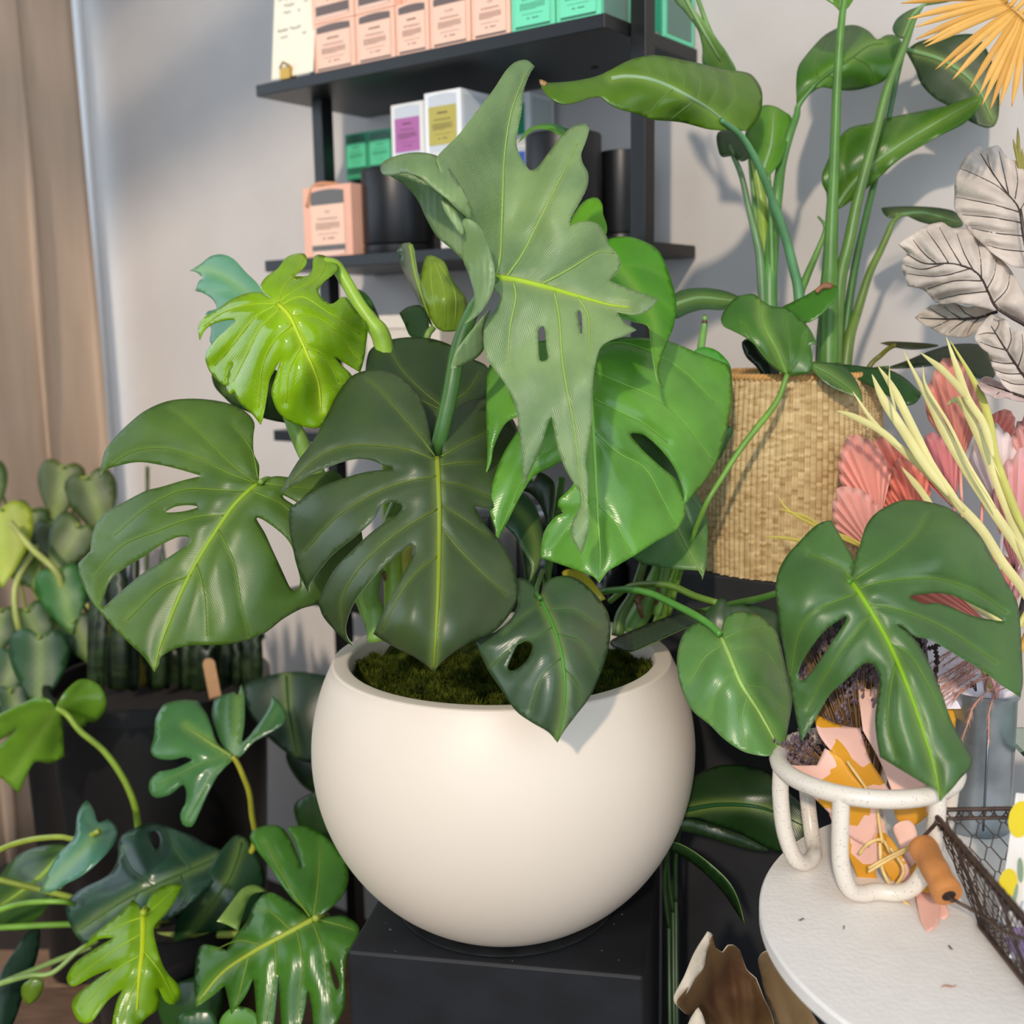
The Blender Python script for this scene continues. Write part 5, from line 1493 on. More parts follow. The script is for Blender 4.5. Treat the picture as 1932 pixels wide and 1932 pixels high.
# feathery grass
fg = empty('feathery_grass', P(1800, 1250, 1.20), 'dusty pink feathery grass spilling over the white card', 'dried grass')
rg = random.Random(8)
fm = MB()
runs = []
for i in range(16):
    y0 = rg.uniform(1215, 1300)
    x0 = rg.uniform(1830, 1915)
    runs.append([(x0, y0 - 30, 1.215), (x0 - 50, y0, 1.195), (x0 - 100 + rg.uniform(-10, 10), y0 + 35, 1.185)])
runs += [[(1905, 1285, 1.20), (1870, 1300, 1.185), (1838, 1330, 1.175), (1828, 1360, 1.172), (1815, 1395, 1.175)], [(1930, 1290, 1.19), (1885, 1302, 1.18), (1868, 1335, 1.172), (1865, 1370, 1.172), (1866, 1400, 1.175)], [(1890, 1270, 1.20), (1830, 1290, 1.185), (1800, 1320, 1.18)]]
for r_ in runs:
    w = sp3([P(*p) for p in r_], 9)
    fm.tube(w, .0006, n=4)
    for j in range(1, len(w)):
        for _ in range(7):
            d = (w[j] - w[j - 1])
            d = d / np.linalg.norm(d)
            e_ = d * .7 + np.array([rg.uniform(-1, 1), rg.uniform(-1, 1), rg.uniform(-1, 1)]) * .55
            s_ = w[j] + (w[j - 1] - w[j]) * rg.random()
            l_ = rg.uniform(.006, .012)
            side = np.cross(e_, [0, 0, 1.]) * .0004
            fm.add([s_ - side, s_ + side, s_ + e_ * l_], [(0, 1, 2)])
go = fm.build('plumes', mat('pink_plume', '#c99684', .8, noise=.2, nscale=30), fg, False)
go['kind'] = 'stuff'
to_vase(fg, P(1912, 1215, 1.22), col='#b08a70')
bt = empty('knobbly_twig', P(1745, 1205, 1.20), 'dark knobbly twig crossing the white card', 'twig')
for pts, r in (([(1700, 1180, 1.2), (1722, 1196, 1.19), (1740, 1218, 1.19), (1735, 1240, 1.19)], 6), ([(1738, 1225, 1.19), (1758, 1222, 1.188), (1775, 1214, 1.188)], 4), ([(1764, 1222, 1.188), (1768, 1245, 1.187), (1766, 1290, 1.19), (1790, 1340, 1.22)], 4)):
    w = sp3([P(*p) for p in pts], 8)
    m_ = MB()
    m_.tube(w, [r * 1.2 / F_PX * (1 + .5 * math.sin(i * 2.3)) for i in range(len(w))], n=7)
    m_.build('twig', mat('dark_bark', '#3a2a28', .9, noise=.3, nscale=80, bump=.5, bscale=200), bt)
to_vase(bt, P(1790, 1338, 1.22), col='#3a2a28', r=.002)


# pink palm spears: pleated fans
def spear(base, tip, hw, z, col, label, n=9, zt=None, skew=0):
    bx, by = base
    tx, ty = tip
    L = math.hypot(tx - bx, ty - by)
    a0 = math.atan2(ty - by, tx - bx)
    zt = zt or z
    V, Fc = [], []
    K = 7
    N = 2 * n + 1
    rg_ = random.Random(int(bx * 7 + ty))
    for i in range(N):
        t = i / (N - 1) * 2 - 1
        spread = math.atan2(hw * 1.05, L * .6)
        a = a0 + t * spread + skew * t * t * .1
        ln = L * (1 - .48 * abs(t) ** 1.25) * (1 - (.025 if i % 2 else 0)) * rg_.uniform(.97, 1.02)
        for k in range(K + 1):
            s = .03 + .97 * k / K
            x, y = bx + math.cos(a) * ln * s, by + math.sin(a) * ln * s
            zz = z + (zt - z) * s + (.0032 if i % 2 else -.0032) * s ** .8 * (hw / 55) + .012 * t * t * s
            V.append(P(x, y, zz))
    for i in range(N - 1):
        for k in range(K):
            q0 = i * (K + 1) + k
            Fc.append((q0, q0 + 1, q0 + K + 2, q0 + K + 1))
    e = empty('palm_spear', P(bx, by, z), label, 'dried palm', 'pink palm spears')
    o = mesh('pleated_blade', V, Fc, mat('pink_palm', col, .6, noise=.08, nscale=16, trans=.35), e, True, 18)
    md = o.modifiers.new('thickness', 'SOLIDIFY')
    md.thickness = .0007
    to_vase(e, P(bx, by, z), col=col, r=.0019)


spear((1716, 1010), (1657, 818), 66, 1.345, '#f0a290', 'orange-pink palm spear behind the left-leaning pink one, tip torn', zt=1.37)
spear((1660, 985), (1606, 815), 62, 1.31, '#f6b8aa', 'coral palm spear closest to the woven basket', zt=1.34)
spear((1655, 1050), (1585, 915), 62, 1.29, '#f4bdb0', 'lowest coral palm spear, partly behind the large split leaf', zt=1.31)
spear((1735, 1000), (1700, 860), 50, 1.33, '#f09c88', 'deep orange palm spear in the middle of the cluster', zt=1.35)
spear((1812, 880), (1789, 668), 66, 1.36, '#f2b4a6', 'tallest palm spear, standing behind the straw-coloured blades', zt=1.39)
spear((1800, 960), (1752, 815), 48, 1.34, '#eaa2a6', 'dusky rose palm spear between the straw blades', zt=1.36)
spear((1858, 880), (1904, 768), 40, 1.35, '#f0aa9e', 'short palm spear pointing at the wrinkled white leaf', zt=1.37)
spear((1893, 985), (1868, 795), 70, 1.30, '#fceeee', 'palest pink palm spear, almost white at its tips', zt=1.33)
spear((1960, 960), (1945, 770), 60, 1.31, '#f4c4c0', 'palm spear cut by the picture edge under the white leaf', zt=1.33)
spear((1915, 1080), (1935, 840), 70, 1.285, '#f8c8c8', 'rose palm spear in front of the palest one', zt=1.30)
spear((1830, 1150), (1790, 985), 75, 1.30, '#f0a6a4', 'red-pink palm spear just above the large split leaf', zt=1.325)
spear((1900, 1170), (1880, 1040), 55, 1.275, '#f2b0b0', 'red-pink palm spear near the vase mouth', zt=1.29)
spear((1880, 1190), (1700, 1120), 45, 1.24, '#f2aa9a', 'orange palm spear seen through the gap in the large split leaf', zt=1.21)

# straw-coloured palm strips
ds = empty('straw_palm_leaf', P(1930, 1120, 1.22), 'bundle of pale straw-yellow palm blades leaning across the pink spears', 'dried palm')


def blade(par, pts, w, col, name='blade', fold=.14):
    pw = sp3([P(*p) for p in pts], 8)
    n = len(pw)
    V, Fc = [], []
    zs = np.mean([p[2] for p in pts])
    for i in range(n):
        t = i / (n - 1)
        T = pw[min(i + 1, n - 1)] - pw[max(i - 1, 0)]
        T = T / np.linalg.norm(T)
        vd = CAMP - pw[i]
        vd /= np.linalg.norm(vd)
        S = np.cross(T, vd)
        S /= np.linalg.norm(S)
        hw = w * .5 * zs / F_PX * (min(1, t * 3.2 + .04)) ** .8 * min(1, (1 - t) * 5 + .35)
        V += [pw[i] - S * hw + vd * hw * fold, pw[i] - vd * hw * fold * .4, pw[i] + S * hw + vd * hw * fold]
    for i in range(n - 1):
        for j in range(2):
            q = i * 3 + j
            Fc.append((q, q + 1, q + 4, q + 3))
    o = mesh(name, V, Fc, mat('dry_blade', col, .55, noise=.08, nscale=20, trans=.2, stretch=(1, 1, 1)), par, True, 50)
    md = o.modifiers.new('thickness', 'SOLIDIFY')
    md.thickness = .0006
    return o


SY = '#e4dd9a'
zb = 1.225
for pts, w in (([(1609, 739), (1658, 808), (1742, 883), (1798, 942), (1851, 998), (1890, 1059), (1932, 1115), (1945, 1150)], 17), ([(1577, 774), (1615, 788), (1660, 812), (1700, 845)], 12), ([(1645, 706), (1666, 752), (1705, 813), (1739, 866), (1790, 935)], 17), ([(1656, 690), (1686, 735), (1728, 819), (1765, 890), (1820, 965)], 15), ([(1704, 662), (1750, 752), (1784, 819), (1823, 886), (1862, 947), (1932, 1054), (1948, 1110)], 17), ([(1736, 665), (1775, 695), (1806, 727), (1826, 752)], 12), ([(1785, 635), (1806, 696), (1826, 752), (1856, 800), (1874, 862)], 13), ([(1793, 643), (1840, 724), (1865, 788), (1879, 864), (1909, 947), (1940, 1020)], 14), ([(1786, 764), (1798, 756), (1814, 758), (1834, 795), (1867, 872), (1895, 947), (1932, 1037), (1950, 1090)], 16), ([(1741, 690), (1748, 730), (1790, 800), (1830, 880), (1880, 960)], 6), ([(1678, 690), (1679, 730), (1690, 775)], 4), ([(1700, 880), (1740, 930), (1775, 985)], 12), ([(1770, 1119), (1830, 1140), (1892, 1174), (1940, 1180)], 12)):
    n = len(pts)
    blade(ds, [(p[0], p[1], zb + .055 * (1 - i / (n - 1)) - (0 if w > 12 else .004)) for i, p in enumerate(pts)], w, SY if w != 14 else '#c9c866')
to_vase(ds, P(1945, 1140, 1.222), col='#cfc878', r=.003)
dg_ = empty('fine_grass_sprig', P(1640, 1045, 1.22), 'thin yellow grass sprig curling before the woven basket', 'dried grass')
for pts in ([(1465, 932), (1490, 965), (1545, 995), (1600, 1015), (1650, 1040)], [(1468, 960), (1520, 975), (1560, 1000), (1620, 1030)], [(1440, 1012), (1480, 1015), (1515, 1022), (1560, 1040)], [(1590, 1010), (1630, 1030), (1680, 1060)]):
    blade(dg_, [(x, y, 1.27) for x, y in pts], 6, '#cdbb55')
to_vase(dg_, P(1680, 1062, 1.268), col='#cdbb55')

# yellow palm frond
yf = empty('yellow_palm_frond', P(1925, 40, 1.2), 'golden dried palm frond fanning in beside the dark hanging leaf', 'dried palm')
tips = [(1700, 6), (1713, 36), (1727, 51), (1728, 74), (1741, 82), (1745, 88), (1765, 131), (1783, 131), (1797, 150), (1829, 169), (1847, 180), (1853, 199), (1868, 208), (1886, 200), (1909, 201), (1935, 205)]
for i, (x, y) in enumerate(tips):
    t = i / (len(tips) - 1)
    bx, by = 1889 + 50 * t, -2 + 50 * t
    mx_, my_ = (x + bx) / 2, (y + by) / 2 - 6 + 8 * t
    blade(yf, [(x, y, 1.20), (mx_, my_, 1.192), (bx, by, 1.20)], 11.5, '#eab65c' if i % 3 else '#d9a24a')
for i in range(6):
    x, y = 1905 + i * 12, -40 + i * 4
    blade(yf, [(x, y, 1.2), (x - 2 + i * 3, y + 30, 1.195), (1895 + i * 9, 5 + i * 8, 1.20)], 9, '#eab65c')
stalk(yf, [(1880, -12, 1.205), (1900, 8, 1.203), (1935, 38, 1.20), (1975, 90, 1.20), (2010, 250, 1.21), (2000, 700, 1.23), (1950, 1150, 1.24), (1880, 1300, 1.25), (1850, 1400, depth_of(vb)), (1842, 1540, depth_of(vb))], [3, 5, 6, 7], '#c99a4a', name='frond_rib')
lg = empty('green_grass_tuft', P(1925, 300, 1.32), 'small tuft of dry green grass peeking over the wrinkled white leaf', 'dried grass')
for pts in ([(1911, 262), (1918, 290), (1926, 330)], [(1920, 240), (1922, 280), (1928, 330)], [(1928, 280), (1930, 310), (1934, 340)], [(1896, 292), (1904, 320), (1916, 350)]):
    blade(lg, [(x, y, 1.34) for x, y in pts], 6, '#8f8a3c')
stalk(lg, [(1926, 328, 1.34), (1960, 500, 1.33), (1960, 1000, 1.3), (1870, 1330, depth_of(vb)), (1840, 1540, depth_of(vb))], 3, '#8f8a3c', name='stem')

# wrinkled white leaves on one branch
wb = empty('white_leaf_branch', P(1932, 612, 1.28), 'branch of big wrinkled grey-white dried leaves with dark veins', 'dried leaves')
WC = '#cbbfb4'


def wleaf(out, z, mid, lat, col=WC, label=None):
    return leaf(wb, col, [dict(out=out, z=z, mid=mid, lat=lat, groove=.009, puff=.015, droop=.008, wob=.005, step=6, lw=9.)], rough=.75, trans=.1, vcol='#8a7f78', ribcol='#3f342f', ribw=3.0, latw=1.25, ribmix=.95, rim='#e2dad2', fine=.5, m=mat('bleached_leaf', col, .8, noise=.14, nscale=22, bump=1.0, bscale=60, spec=.2, trans=.12), label=label)


wleaf([(1801, 366), (1801, 345), (1808, 320), (1823, 294), (1838, 282, 1), (1846, 275), (1856, 282, 1), (1882, 274), (1892, 285), (1899, 299, 1), (1918, 304), (1932, 321, 1), (1960, 360), (1975, 440), (1950, 500), (1925, 505), (1904, 498), (1861, 467), (1828, 434), (1812, 412), (1800, 391)],
      [(1801, 366, 1.33), (1845, 275, 1.34), (1930, 320, 1.33), (1975, 440, 1.32), (1905, 498, 1.275), (1890, 380, 1.275), (1828, 434, 1.30)], [(1945, 515), (1928, 440), (1922, 395), (1901, 366), (1875, 330), (1850, 290)],
      [[(1923, 400), (1870, 385), (1805, 372)], [(1926, 420), (1870, 410), (1815, 405)], [(1930, 445), (1880, 440), (1832, 430)], [(1935, 475), (1890, 470), (1862, 462)], [(1912, 378), (1880, 350), (1830, 325), (1812, 318)], [(1895, 358), (1870, 320), (1862, 290)], [(1903, 366), (1895, 330), (1885, 285)], [(1915, 375), (1920, 340), (1915, 308)], [(1925, 395), (1945, 360), (1945, 340)]], label='uppermost white leaf with a scalloped edge')
wleaf([(1694, 461, 1), (1706, 452), (1718, 445, 1), (1730, 434), (1742, 428), (1758, 422, 1), (1777, 419), (1790, 427, 1), (1801, 431), (1816, 429, 1), (1828, 434), (1863, 469), (1898, 498), (1920, 531), (1937, 563), (1940, 615), (1909, 600), (1882, 586), (1845, 579), (1801, 571), (1778, 574, 1), (1764, 569), (1742, 547), (1713, 540, 1), (1706, 520), (1700, 498), (1712, 478, 1), (1704, 470)],
      [(1694, 461, 1.31), (1777, 419, 1.33), (1700, 500, 1.32), (1770, 570, 1.30), (1898, 498, 1.29), (1935, 610, 1.265), (1828, 506, 1.255), (1760, 496, 1.275)], [(1935, 614), (1882, 582), (1863, 549), (1850, 523), (1828, 506), (1791, 497), (1745, 497), (1712, 480)],
      [[(1838, 512), (1820, 480), (1805, 440)], [(1815, 502), (1795, 470), (1772, 428)], [(1790, 497), (1770, 465), (1748, 435)], [(1768, 498), (1745, 480), (1722, 452)], [(1852, 525), (1850, 490), (1845, 460)], [(1862, 545), (1875, 520), (1880, 490)], [(1875, 572), (1900, 545), (1905, 515)], [(1830, 507), (1780, 520), (1740, 520), (1708, 515)], [(1852, 530), (1800, 530), (1750, 545)], [(1862, 550), (1815, 555), (1770, 565)], [(1780, 498), (1740, 508), (1706, 500)]], label='wide white leaf spreading over the bare wall')
wleaf([(1725, 599, 1), (1740, 588), (1756, 577, 1), (1778, 573), (1801, 571, 1), (1825, 580), (1845, 577), (1877, 590), (1855, 604), (1839, 627), (1818, 637), (1780, 631), (1748, 614)], [(1725, 599, 1.325), (1800, 572, 1.31), (1875, 590, 1.29), (1780, 630, 1.315)], [(1882, 588), (1840, 600), (1790, 602), (1735, 600)], [[(1840, 600), (1820, 590), (1808, 575)], [(1815, 602), (1795, 590), (1780, 578)], [(1790, 602), (1770, 592), (1755, 582)], [(1850, 598), (1835, 612), (1825, 630)], [(1825, 602), (1805, 615), (1790, 628)], [(1795, 602), (1775, 612), (1760, 618)]], col='#bdb0a2', label='narrow grey-white leaf below the wide one')
wleaf([(1839, 636), (1846, 620), (1853, 611, 1), (1862, 600), (1872, 593), (1884, 598, 1), (1898, 603), (1908, 616), (1914, 627, 1), (1925, 622), (1945, 630), (1975, 680), (1975, 760), (1932, 748), (1904, 736), (1882, 711), (1868, 681), (1864, 665, 1), (1852, 656), (1845, 648)], [(1839, 636, 1.265), (1872, 593, 1.28), (1914, 627, 1.24), (1975, 700, 1.25), (1904, 735, 1.25), (1890, 660, 1.235)], [(1960, 745), (1925, 700), (1895, 655), (1870, 615)],
      [[(1945, 725), (1915, 725), (1890, 715)], [(1930, 705), (1900, 705), (1878, 698)], [(1915, 685), (1890, 685), (1868, 680)], [(1898, 660), (1875, 655), (1848, 645)], [(1880, 630), (1862, 628), (1845, 632)], [(1940, 720), (1950, 690), (1948, 640)], [(1920, 695), (1930, 660), (1928, 630)], [(1900, 662), (1908, 640), (1905, 618)], [(1878, 625), (1885, 612), (1884, 602)]], label='lower crinkled white leaf facing the window')
wleaf([(1842, 722, 1), (1861, 711), (1882, 719), (1909, 732), (1932, 735), (1950, 750), (1932, 758), (1896, 750, 1), (1882, 752), (1855, 738)], [(1842, 722, 1.275), (1950, 750, 1.26), (1890, 735, 1.262)], [(1940, 752), (1890, 735), (1850, 722)], [[(1890, 735), (1880, 745)], [(1905, 740), (1900, 748)]], col='#c9b0aa', label='small pinkish white leaf at the foot of the branch')
stalk(wb, [(1882, 583, 1.262), (1910, 600, 1.268), (1935, 614, 1.27), (1985, 650, 1.28), (1990, 760, 1.28), (1960, 1000, 1.27), (1900, 1250, 1.26), (1858, 1345, depth_of(vb)), (1846, 1540, depth_of(vb))], [3, 5, 5], '#3f342f', name='branch_stem')
stalk(wb, [(1925, 395, 1.28), (1945, 515, 1.275), (1985, 650, 1.28)], [3, 4], '#3f342f', name='branch_stem')
stalk(wb, [(1960, 745, 1.255), (1975, 800, 1.27)], 3, '#3f342f', name='branch_stem')
stalk(wb, [(1940, 752, 1.258), (1970, 790, 1.27)], 2, '#3f342f', name='branch_stem')

# glass shelf edge at the far right
gs = empty('glass_shelf', P(1960, 1400, 1.15), 'greenish glass shelf corner behind the wire basket', 'shelf')
g0, g1, g2 = P(1886, 1372, 1.30), P(2050, 1372, 1.33), P(1960, 1445, 1.16)
m_ = MB()
m_.box(g0, g1 - g0, g2 - g0, np.array([0, 0, -.006]))
glm = bpy.data.materials.new('green_glass')
glm.use_nodes = True
b = glm.node_tree.nodes['Principled BSDF']
b.inputs['Base Color'].default_value = srgb('#b5d6c9')
b.inputs['Transmission Weight'].default_value = .9
b.inputs['Roughness'].default_value = .04
m_.build('glass_plate', glm, gs, False)
m_ = MB()
q = (g1 + g2) / 2
m_.box((q[0] + .02, q[1], TZ - .5), (.02, 0, 0), (0, .02, 0), (0, 0, q[2] - TZ + .5 - .006))
m_.build('shelf_support', mat('steel', '#8a8f94', .35, .9), gs, False)

# ------------------------------------------------------------------ wire basket with cards
RA = hit_z(1757, 1528, TZ + .098)
RDp = hit_z(1932, 1757, TZ + .098)
wx, wy0, wy1 = RA[0], RDp[1] - .03, RA[1]
wx1 = wx + .30
INS = .034
wk_ = empty('wire_basket', ((wx + wx1) / 2, (wy0 + wy1) / 2, TZ), 'brown chicken-wire basket with a wooden grip, standing on the white table', 'basket')
wm = mat('rusty_wire', '#55443b', .5, .6, noise=.3, nscale=60)


def rect(h, ins, rad=.007, n=6):
    pts = []
    x0, x1, y0, y1 = wx + ins, wx1 - ins, wy0 + ins, wy1 - ins
    for cx_, cy_, a in ((x1 - rad, y1 - rad, 0), (x0 + rad, y1 - rad, 90), (x0 + rad, y0 + rad, 180), (x1 - rad, y0 + rad, 270)):
        for k in range(n + 1):
            b_ = math.radians(a + 90 * k / n)
            pts.append((cx_ + rad * math.cos(b_), cy_ + rad * math.sin(b_), TZ + h))
    pts.append(pts[0])
    return np.array(pts)


for nm, h, ins, r in (('rim_wire', .098, 0, .0022), ('rim_wire', .090, .002, .0018), ('base_wire', .0035, INS, .0026)):
    m_ = MB()
    m_.tube(rect(h, ins), r, n=8, cap=False)
    m_.build(nm, wm, wk_)
# twisted binding wire along the rim
m_ = MB()
rr_ = rect(.095, 0)
seg = np.linalg.norm(np.diff(rr_, axis=0), axis=1)
cum = np.r_[0, np.cumsum(seg)]
tt_ = np.linspace(0, cum[-1], 1100)
pp_ = np.stack([np.interp(tt_, cum, rr_[:, i]) for i in range(3)], 1)
pp_[:, 2] += .0052 * np.sin(tt_ * 2 * PI / .011)
pp_[:, 0] += .0028 * np.cos(tt_ * 2 * PI / .011) * np.sign(pp_[:, 0] - (wx + wx1) / 2)
m_.tube(pp_, .0007, n=5, cap=False)
m_.build('binding_wire', wm, wk_)
for q0, q1 in (((wx + .13, wy1), (wx + .13, wy1 - INS)), ((wx + .008, wy1 - .008), (wx + INS + .006, wy1 - INS - .006)), ((wx, (wy0 + wy1) / 2 - .02), (wx + INS, (wy0 + wy1) / 2 - .02)), ((wx1, (wy0 + wy1) / 2), (wx1 - INS, (wy0 + wy1) / 2))):
    m_ = MB()
    m_.tube([(q0[0], q0[1], TZ + .098), (q1[0], q1[1], TZ + .0035)], .0017, n=8)
    m_.build('upright_wire', wm, wk_)
for s_ in (.33, .66):
    m_ = MB()
    x = wx + INS + (wx1 - wx - 2 * INS) * s_
    m_.tube([(x, wy0 + INS, TZ + .0035), (x, wy1 - INS, TZ + .0035)], .002, n=8)
    m_.build('base_wire', wm, wk_)


def netting(o, u, v, nu, nv, name, tap=0):
    """Hexagonal chicken wire over a panel; o + u*s + v*t."""
    o, u, v = (np.asarray(q, float) for q in (o, u, v))
    m2 = MB()
    for j in range(nv):
        for par in (0, 1):
            pts = []
            for i in range(nu * 2 + 1):
                ph = (i + j) % 2
                t = (j + (.0 if ph else 1.0)) / nv
                for ds in (-.13, .13):
                    s = (i + ds * 1.4) / (nu * 2)
                    s, t = min(max(s, 0), 1), min(max(t, 0), 1)
                    pts.append(o + u * (tap * t + s * (1 - 2 * tap * t)) + v * t)
            if par == 0:
                m2.tube(pts, .00062, n=4, cap=False)
    ob = m2.build(name, wm, wk_)
    ob['kind'] = 'stuff'
    return ob


A0 = np.array([wx, wy1, TZ + .096])
D0 = np.array([wx, wy0, TZ + .096])
A1 = np.array([wx + INS, wy1 - INS, TZ + .004])
D1 = np.array([wx + INS, wy0 + INS, TZ + .004])
netting(A0, D0 - A0, np.array([INS, 0, -.092]), 13, 9, 'wire_netting', INS / (wy1 - wy0))
B0 = np.array([wx1, wy1, TZ + .096])
netting(A0, B0 - A0, np.array([0, -INS, -.092]), 14, 9, 'wire_netting', INS / (wx1 - wx))
netting(A1, D1 - A1, np.array([wx1 - wx - 2 * INS, 0, 0]), 11, 20, 'wire_netting')
# side handle with a turned wooden grip
ga, gb = P(1738, 1592, 1.045), P(1790, 1690, .995)
m_ = MB()
rim_a = np.array([wx, wy1 - .012, TZ + .098])
rim_d = np.array([wx, wy0 + .01, TZ + .098])
m_.tube(sp3([rim_a, rim_a + np.array([-.003, -.008, -.004]), ga * 1.06 - gb * .06, ga, gb, gb * 1.1 - ga * .1 + np.array([.004, 0, 0]), gb + np.array([.022, -.028, -.006]), (gb + rim_d) / 2 + np.array([.003, -.015, -.004]), rim_d], 8), .0017, n=8)
m_.build('handle_wire', wm, wk_)
d = gb - ga
w = np.array([ga + d * t for t in np.linspace(0, 1, 25)])
gr = [.0128, .0142, .0145, .0143, .0138, .0134, .0132, .0133, .0136, .0136, .0132, .013, .0133, .0141, .0146, .0148, .0136]
m_ = MB()
m_.tube(w, [g * .92 for g in gr], n=24)
m_.build('wooden_grip', mat('turned_wood', '#b9793f', .55, noise=.25, nscale=30, bump=.2, bscale=90, stretch=(1, 1, .4)), wk_, True, 50)
m_ = MB()
dn = d / np.linalg.norm(d)
m_.tube([gb - dn * .001, gb + dn * .0006], .0062, n=20)
m_.build('grip_bore', mat('bore_dark', '#2a1a12', .9), wk_)


def gcard(name, q, m, label, par=None):
    c = empty(name, q[3], label, 'card', 'greeting cards in the wire basket')
    q = [np.asarray(k, float) for k in q]
    n = np.cross(q[1] - q[0], q[3] - q[0])
    n = n / np.linalg.norm(n)
    if n @ (CAMP - q[0]) < 0:
        n = -n
    m2 = MB()
    m2.add(q + [k - n * .0016 for k in q], [(0, 3, 2, 1), (4, 5, 6, 7), (0, 1, 5, 4), (1, 2, 6, 5), (2, 3, 7, 6), (3, 0, 4, 7)])
    m2.build('card', m, c, False)
    return c, q, n


def on_card(q, n, u, v, off=.0006):
    return q[0] + (q[1] - q[0]) * u + (q[3] - q[0]) * v + n * off


def disc(c, q, n, u, v, ru, rv, m, name, rot=0, k=28, off=.0006):
    pts = []
    ca, sa = math.cos(rot), math.sin(rot)
    for i in range(k):
        a = 2 * PI * i / k
        x, y = ru * math.cos(a), rv * math.sin(a)
        pts.append(on_card(q, n, u + x * ca - y * sa, v + (x * sa + y * ca), off))
    mesh(name, pts, [tuple(range(k))], m, c, False)


cf = P(1884, 1742, .985)
c1, q1, n1 = gcard('greeting_card', [P(1917, 1496, 1.005), P(2030, 1506, .955), P(2000, 1765, .94), P(1882, 1742, .985)], mat('white_card_gloss', '#f1ede8', .25), 'white greeting card printed with lemons and leaves, nearer the basket rim')
lem, lfm = mat('lemon_print', '#f0d80c', .3), mat('leaf_print', '#8fa888', .3)
for u, v, a, b_ in ((.14, .20, .20, .14), (.09, .69, .16, .11), (.62, .45, .2, .14)):
    disc(c1, q1, n1, u, v, a, b_, lem, 'lemon_print')
for u, v, a, b_, r_ in ((.27, .58, .10, .045, 1.1), (.24, .78, .10, .035, 1.7), (.75, .3, .1, .04, .4)):
    disc(c1, q1, n1, u, v, a, b_, lfm, 'leaf_print', r_, off=.0007)
c2, q2, n2_ = gcard('greeting_card', [P(1932, 1700, .96), P(2020, 1712, .92), P(2000, 1850, .915), P(1904, 1806, .955)], mat('mauve_card', '#efeaf0', .25), 'white and mauve card lying lower against the first')
disc(c2, q2, n2_, .25, .72, .42, .25, mat('mauve_print', '#a88cc4', .3), 'mauve_print', .3)

# ------------------------------------------------------------------ brown dried leaves below the table, dark leaves in the gap
bl = empty('brown_leaf_stem', P(1400, 1990, 1.22), 'dried brown curled leaf with a white underside showing, low beside the pedestal', 'dried leaf', 'brown dried leaves')
bl.location.z = 0
kb = mat('brown_dry_leaf', '#4a3220', .75, col2='#6a5234', nscale=12, bump=.5, bscale=60, spec=.2)
kw_ = mat('white_leaf_back', '#bdb3a2', .8, noise=.15, nscale=40, bump=.4, bscale=90)
leaf(bl, '#fff', [dict(out=[(1343, 1764, 1), (1352, 1790), (1364, 1797, 1), (1374, 1784), (1383, 1783), (1396, 1794), (1402, 1812, 1), (1409, 1830), (1426, 1846, 1), (1434, 1866), (1440, 1882, 1), (1453, 1909), (1462, 1940), (1470, 1990), (1330, 1990), (1332, 1940), (1318, 1903, 1), (1300, 1915), (1284, 1903), (1276, 1890), (1300, 1860), (1320, 1830), (1330, 1796)], z=[(1343, 1764, 1.17), (1383, 1783, 1.20), (1460, 1940, 1.16), (1280, 1893, 1.14), (1370, 1880, 1.215), (1330, 1980, 1.17)], lat=[[(1390, 1980), (1390, 1900), (1375, 1800)], [(1385, 1960), (1350, 1890), (1345, 1800)], [(1395, 1980), (1420, 1920), (1415, 1850)], [(1380, 1960), (1330, 1900), (1295, 1890)]], puff=.006, groove=.005, wob=.005, droop=-.004)], ribs=False, m=kb, rim='#c9bda8', name='leaf_blade')
leaf(bl, '#fff', [dict(out=[(1335, 1757, 1), (1345, 1764), (1334, 1796), (1328, 1826), (1312, 1846), (1298, 1872), (1274, 1895, 1), (1271, 1880), (1291, 1841), (1310, 1797)], z=[(1335, 1757, 1.163), (1272, 1890, 1.13), (1328, 1826, 1.15)])], ribs=False, m=kw_, rim=None, name='leaf_back')
leaf(bl, '#fff', [dict(out=[(1318, 1901, 1), (1326, 1915), (1334, 1945), (1340, 1990), (1290, 1990), (1294, 1945), (1306, 1915)], z=1.135)], ribs=False, m=kw_, rim=None, name='leaf_back')
stalk(bl, [(1392, 1985, 1.20), (1396, 2100, 1.22)], 5, '#4a3626', name='stem')
p = P(1396, 2100, 1.22)
m_ = MB()
m_.tube([p, np.array([p[0], p[1], 0.0])], .0025, n=6)
m_.build('stem', mat('dry_stem', '#4a3626', .8), bl)
b2 = empty('brown_leaf_stem', P(1500, 1990, 1.2), 'dried brown leaf tucked under the table edge, thin white rim', 'dried leaf', 'brown dried leaves')
b2.location.z = 0
leaf(b2, '#fff', [dict(out=[(1430, 1813), (1436, 1800), (1444, 1795, 1), (1460, 1797), (1478, 1830), (1508, 1874), (1530, 1909), (1560, 1960), (1560, 1990), (1480, 1990), (1462, 1940), (1453, 1909), (1442, 1874), (1436, 1842)], z=[(1443, 1796, 1.23), (1530, 1909, 1.22), (1470, 1980, 1.23), (1470, 1880, 1.245)], lat=[[(1510, 1980), (1480, 1890), (1448, 1805)]], puff=.005, wob=.004)], ribs=False, m=mat('brown_dry_leaf_light', '#5c4832', .75, col2='#75603f', nscale=12, bump=.5, bscale=60), rim='#c9bda8', name='leaf_blade')
p = P(1520, 1985, 1.23)
m_ = MB()
m_.tube([p, np.array([p[0], p[1], 0.0])], .0025, n=6)
m_.build('stem', mat('dry_stem', '#4a3626', .8), b2)

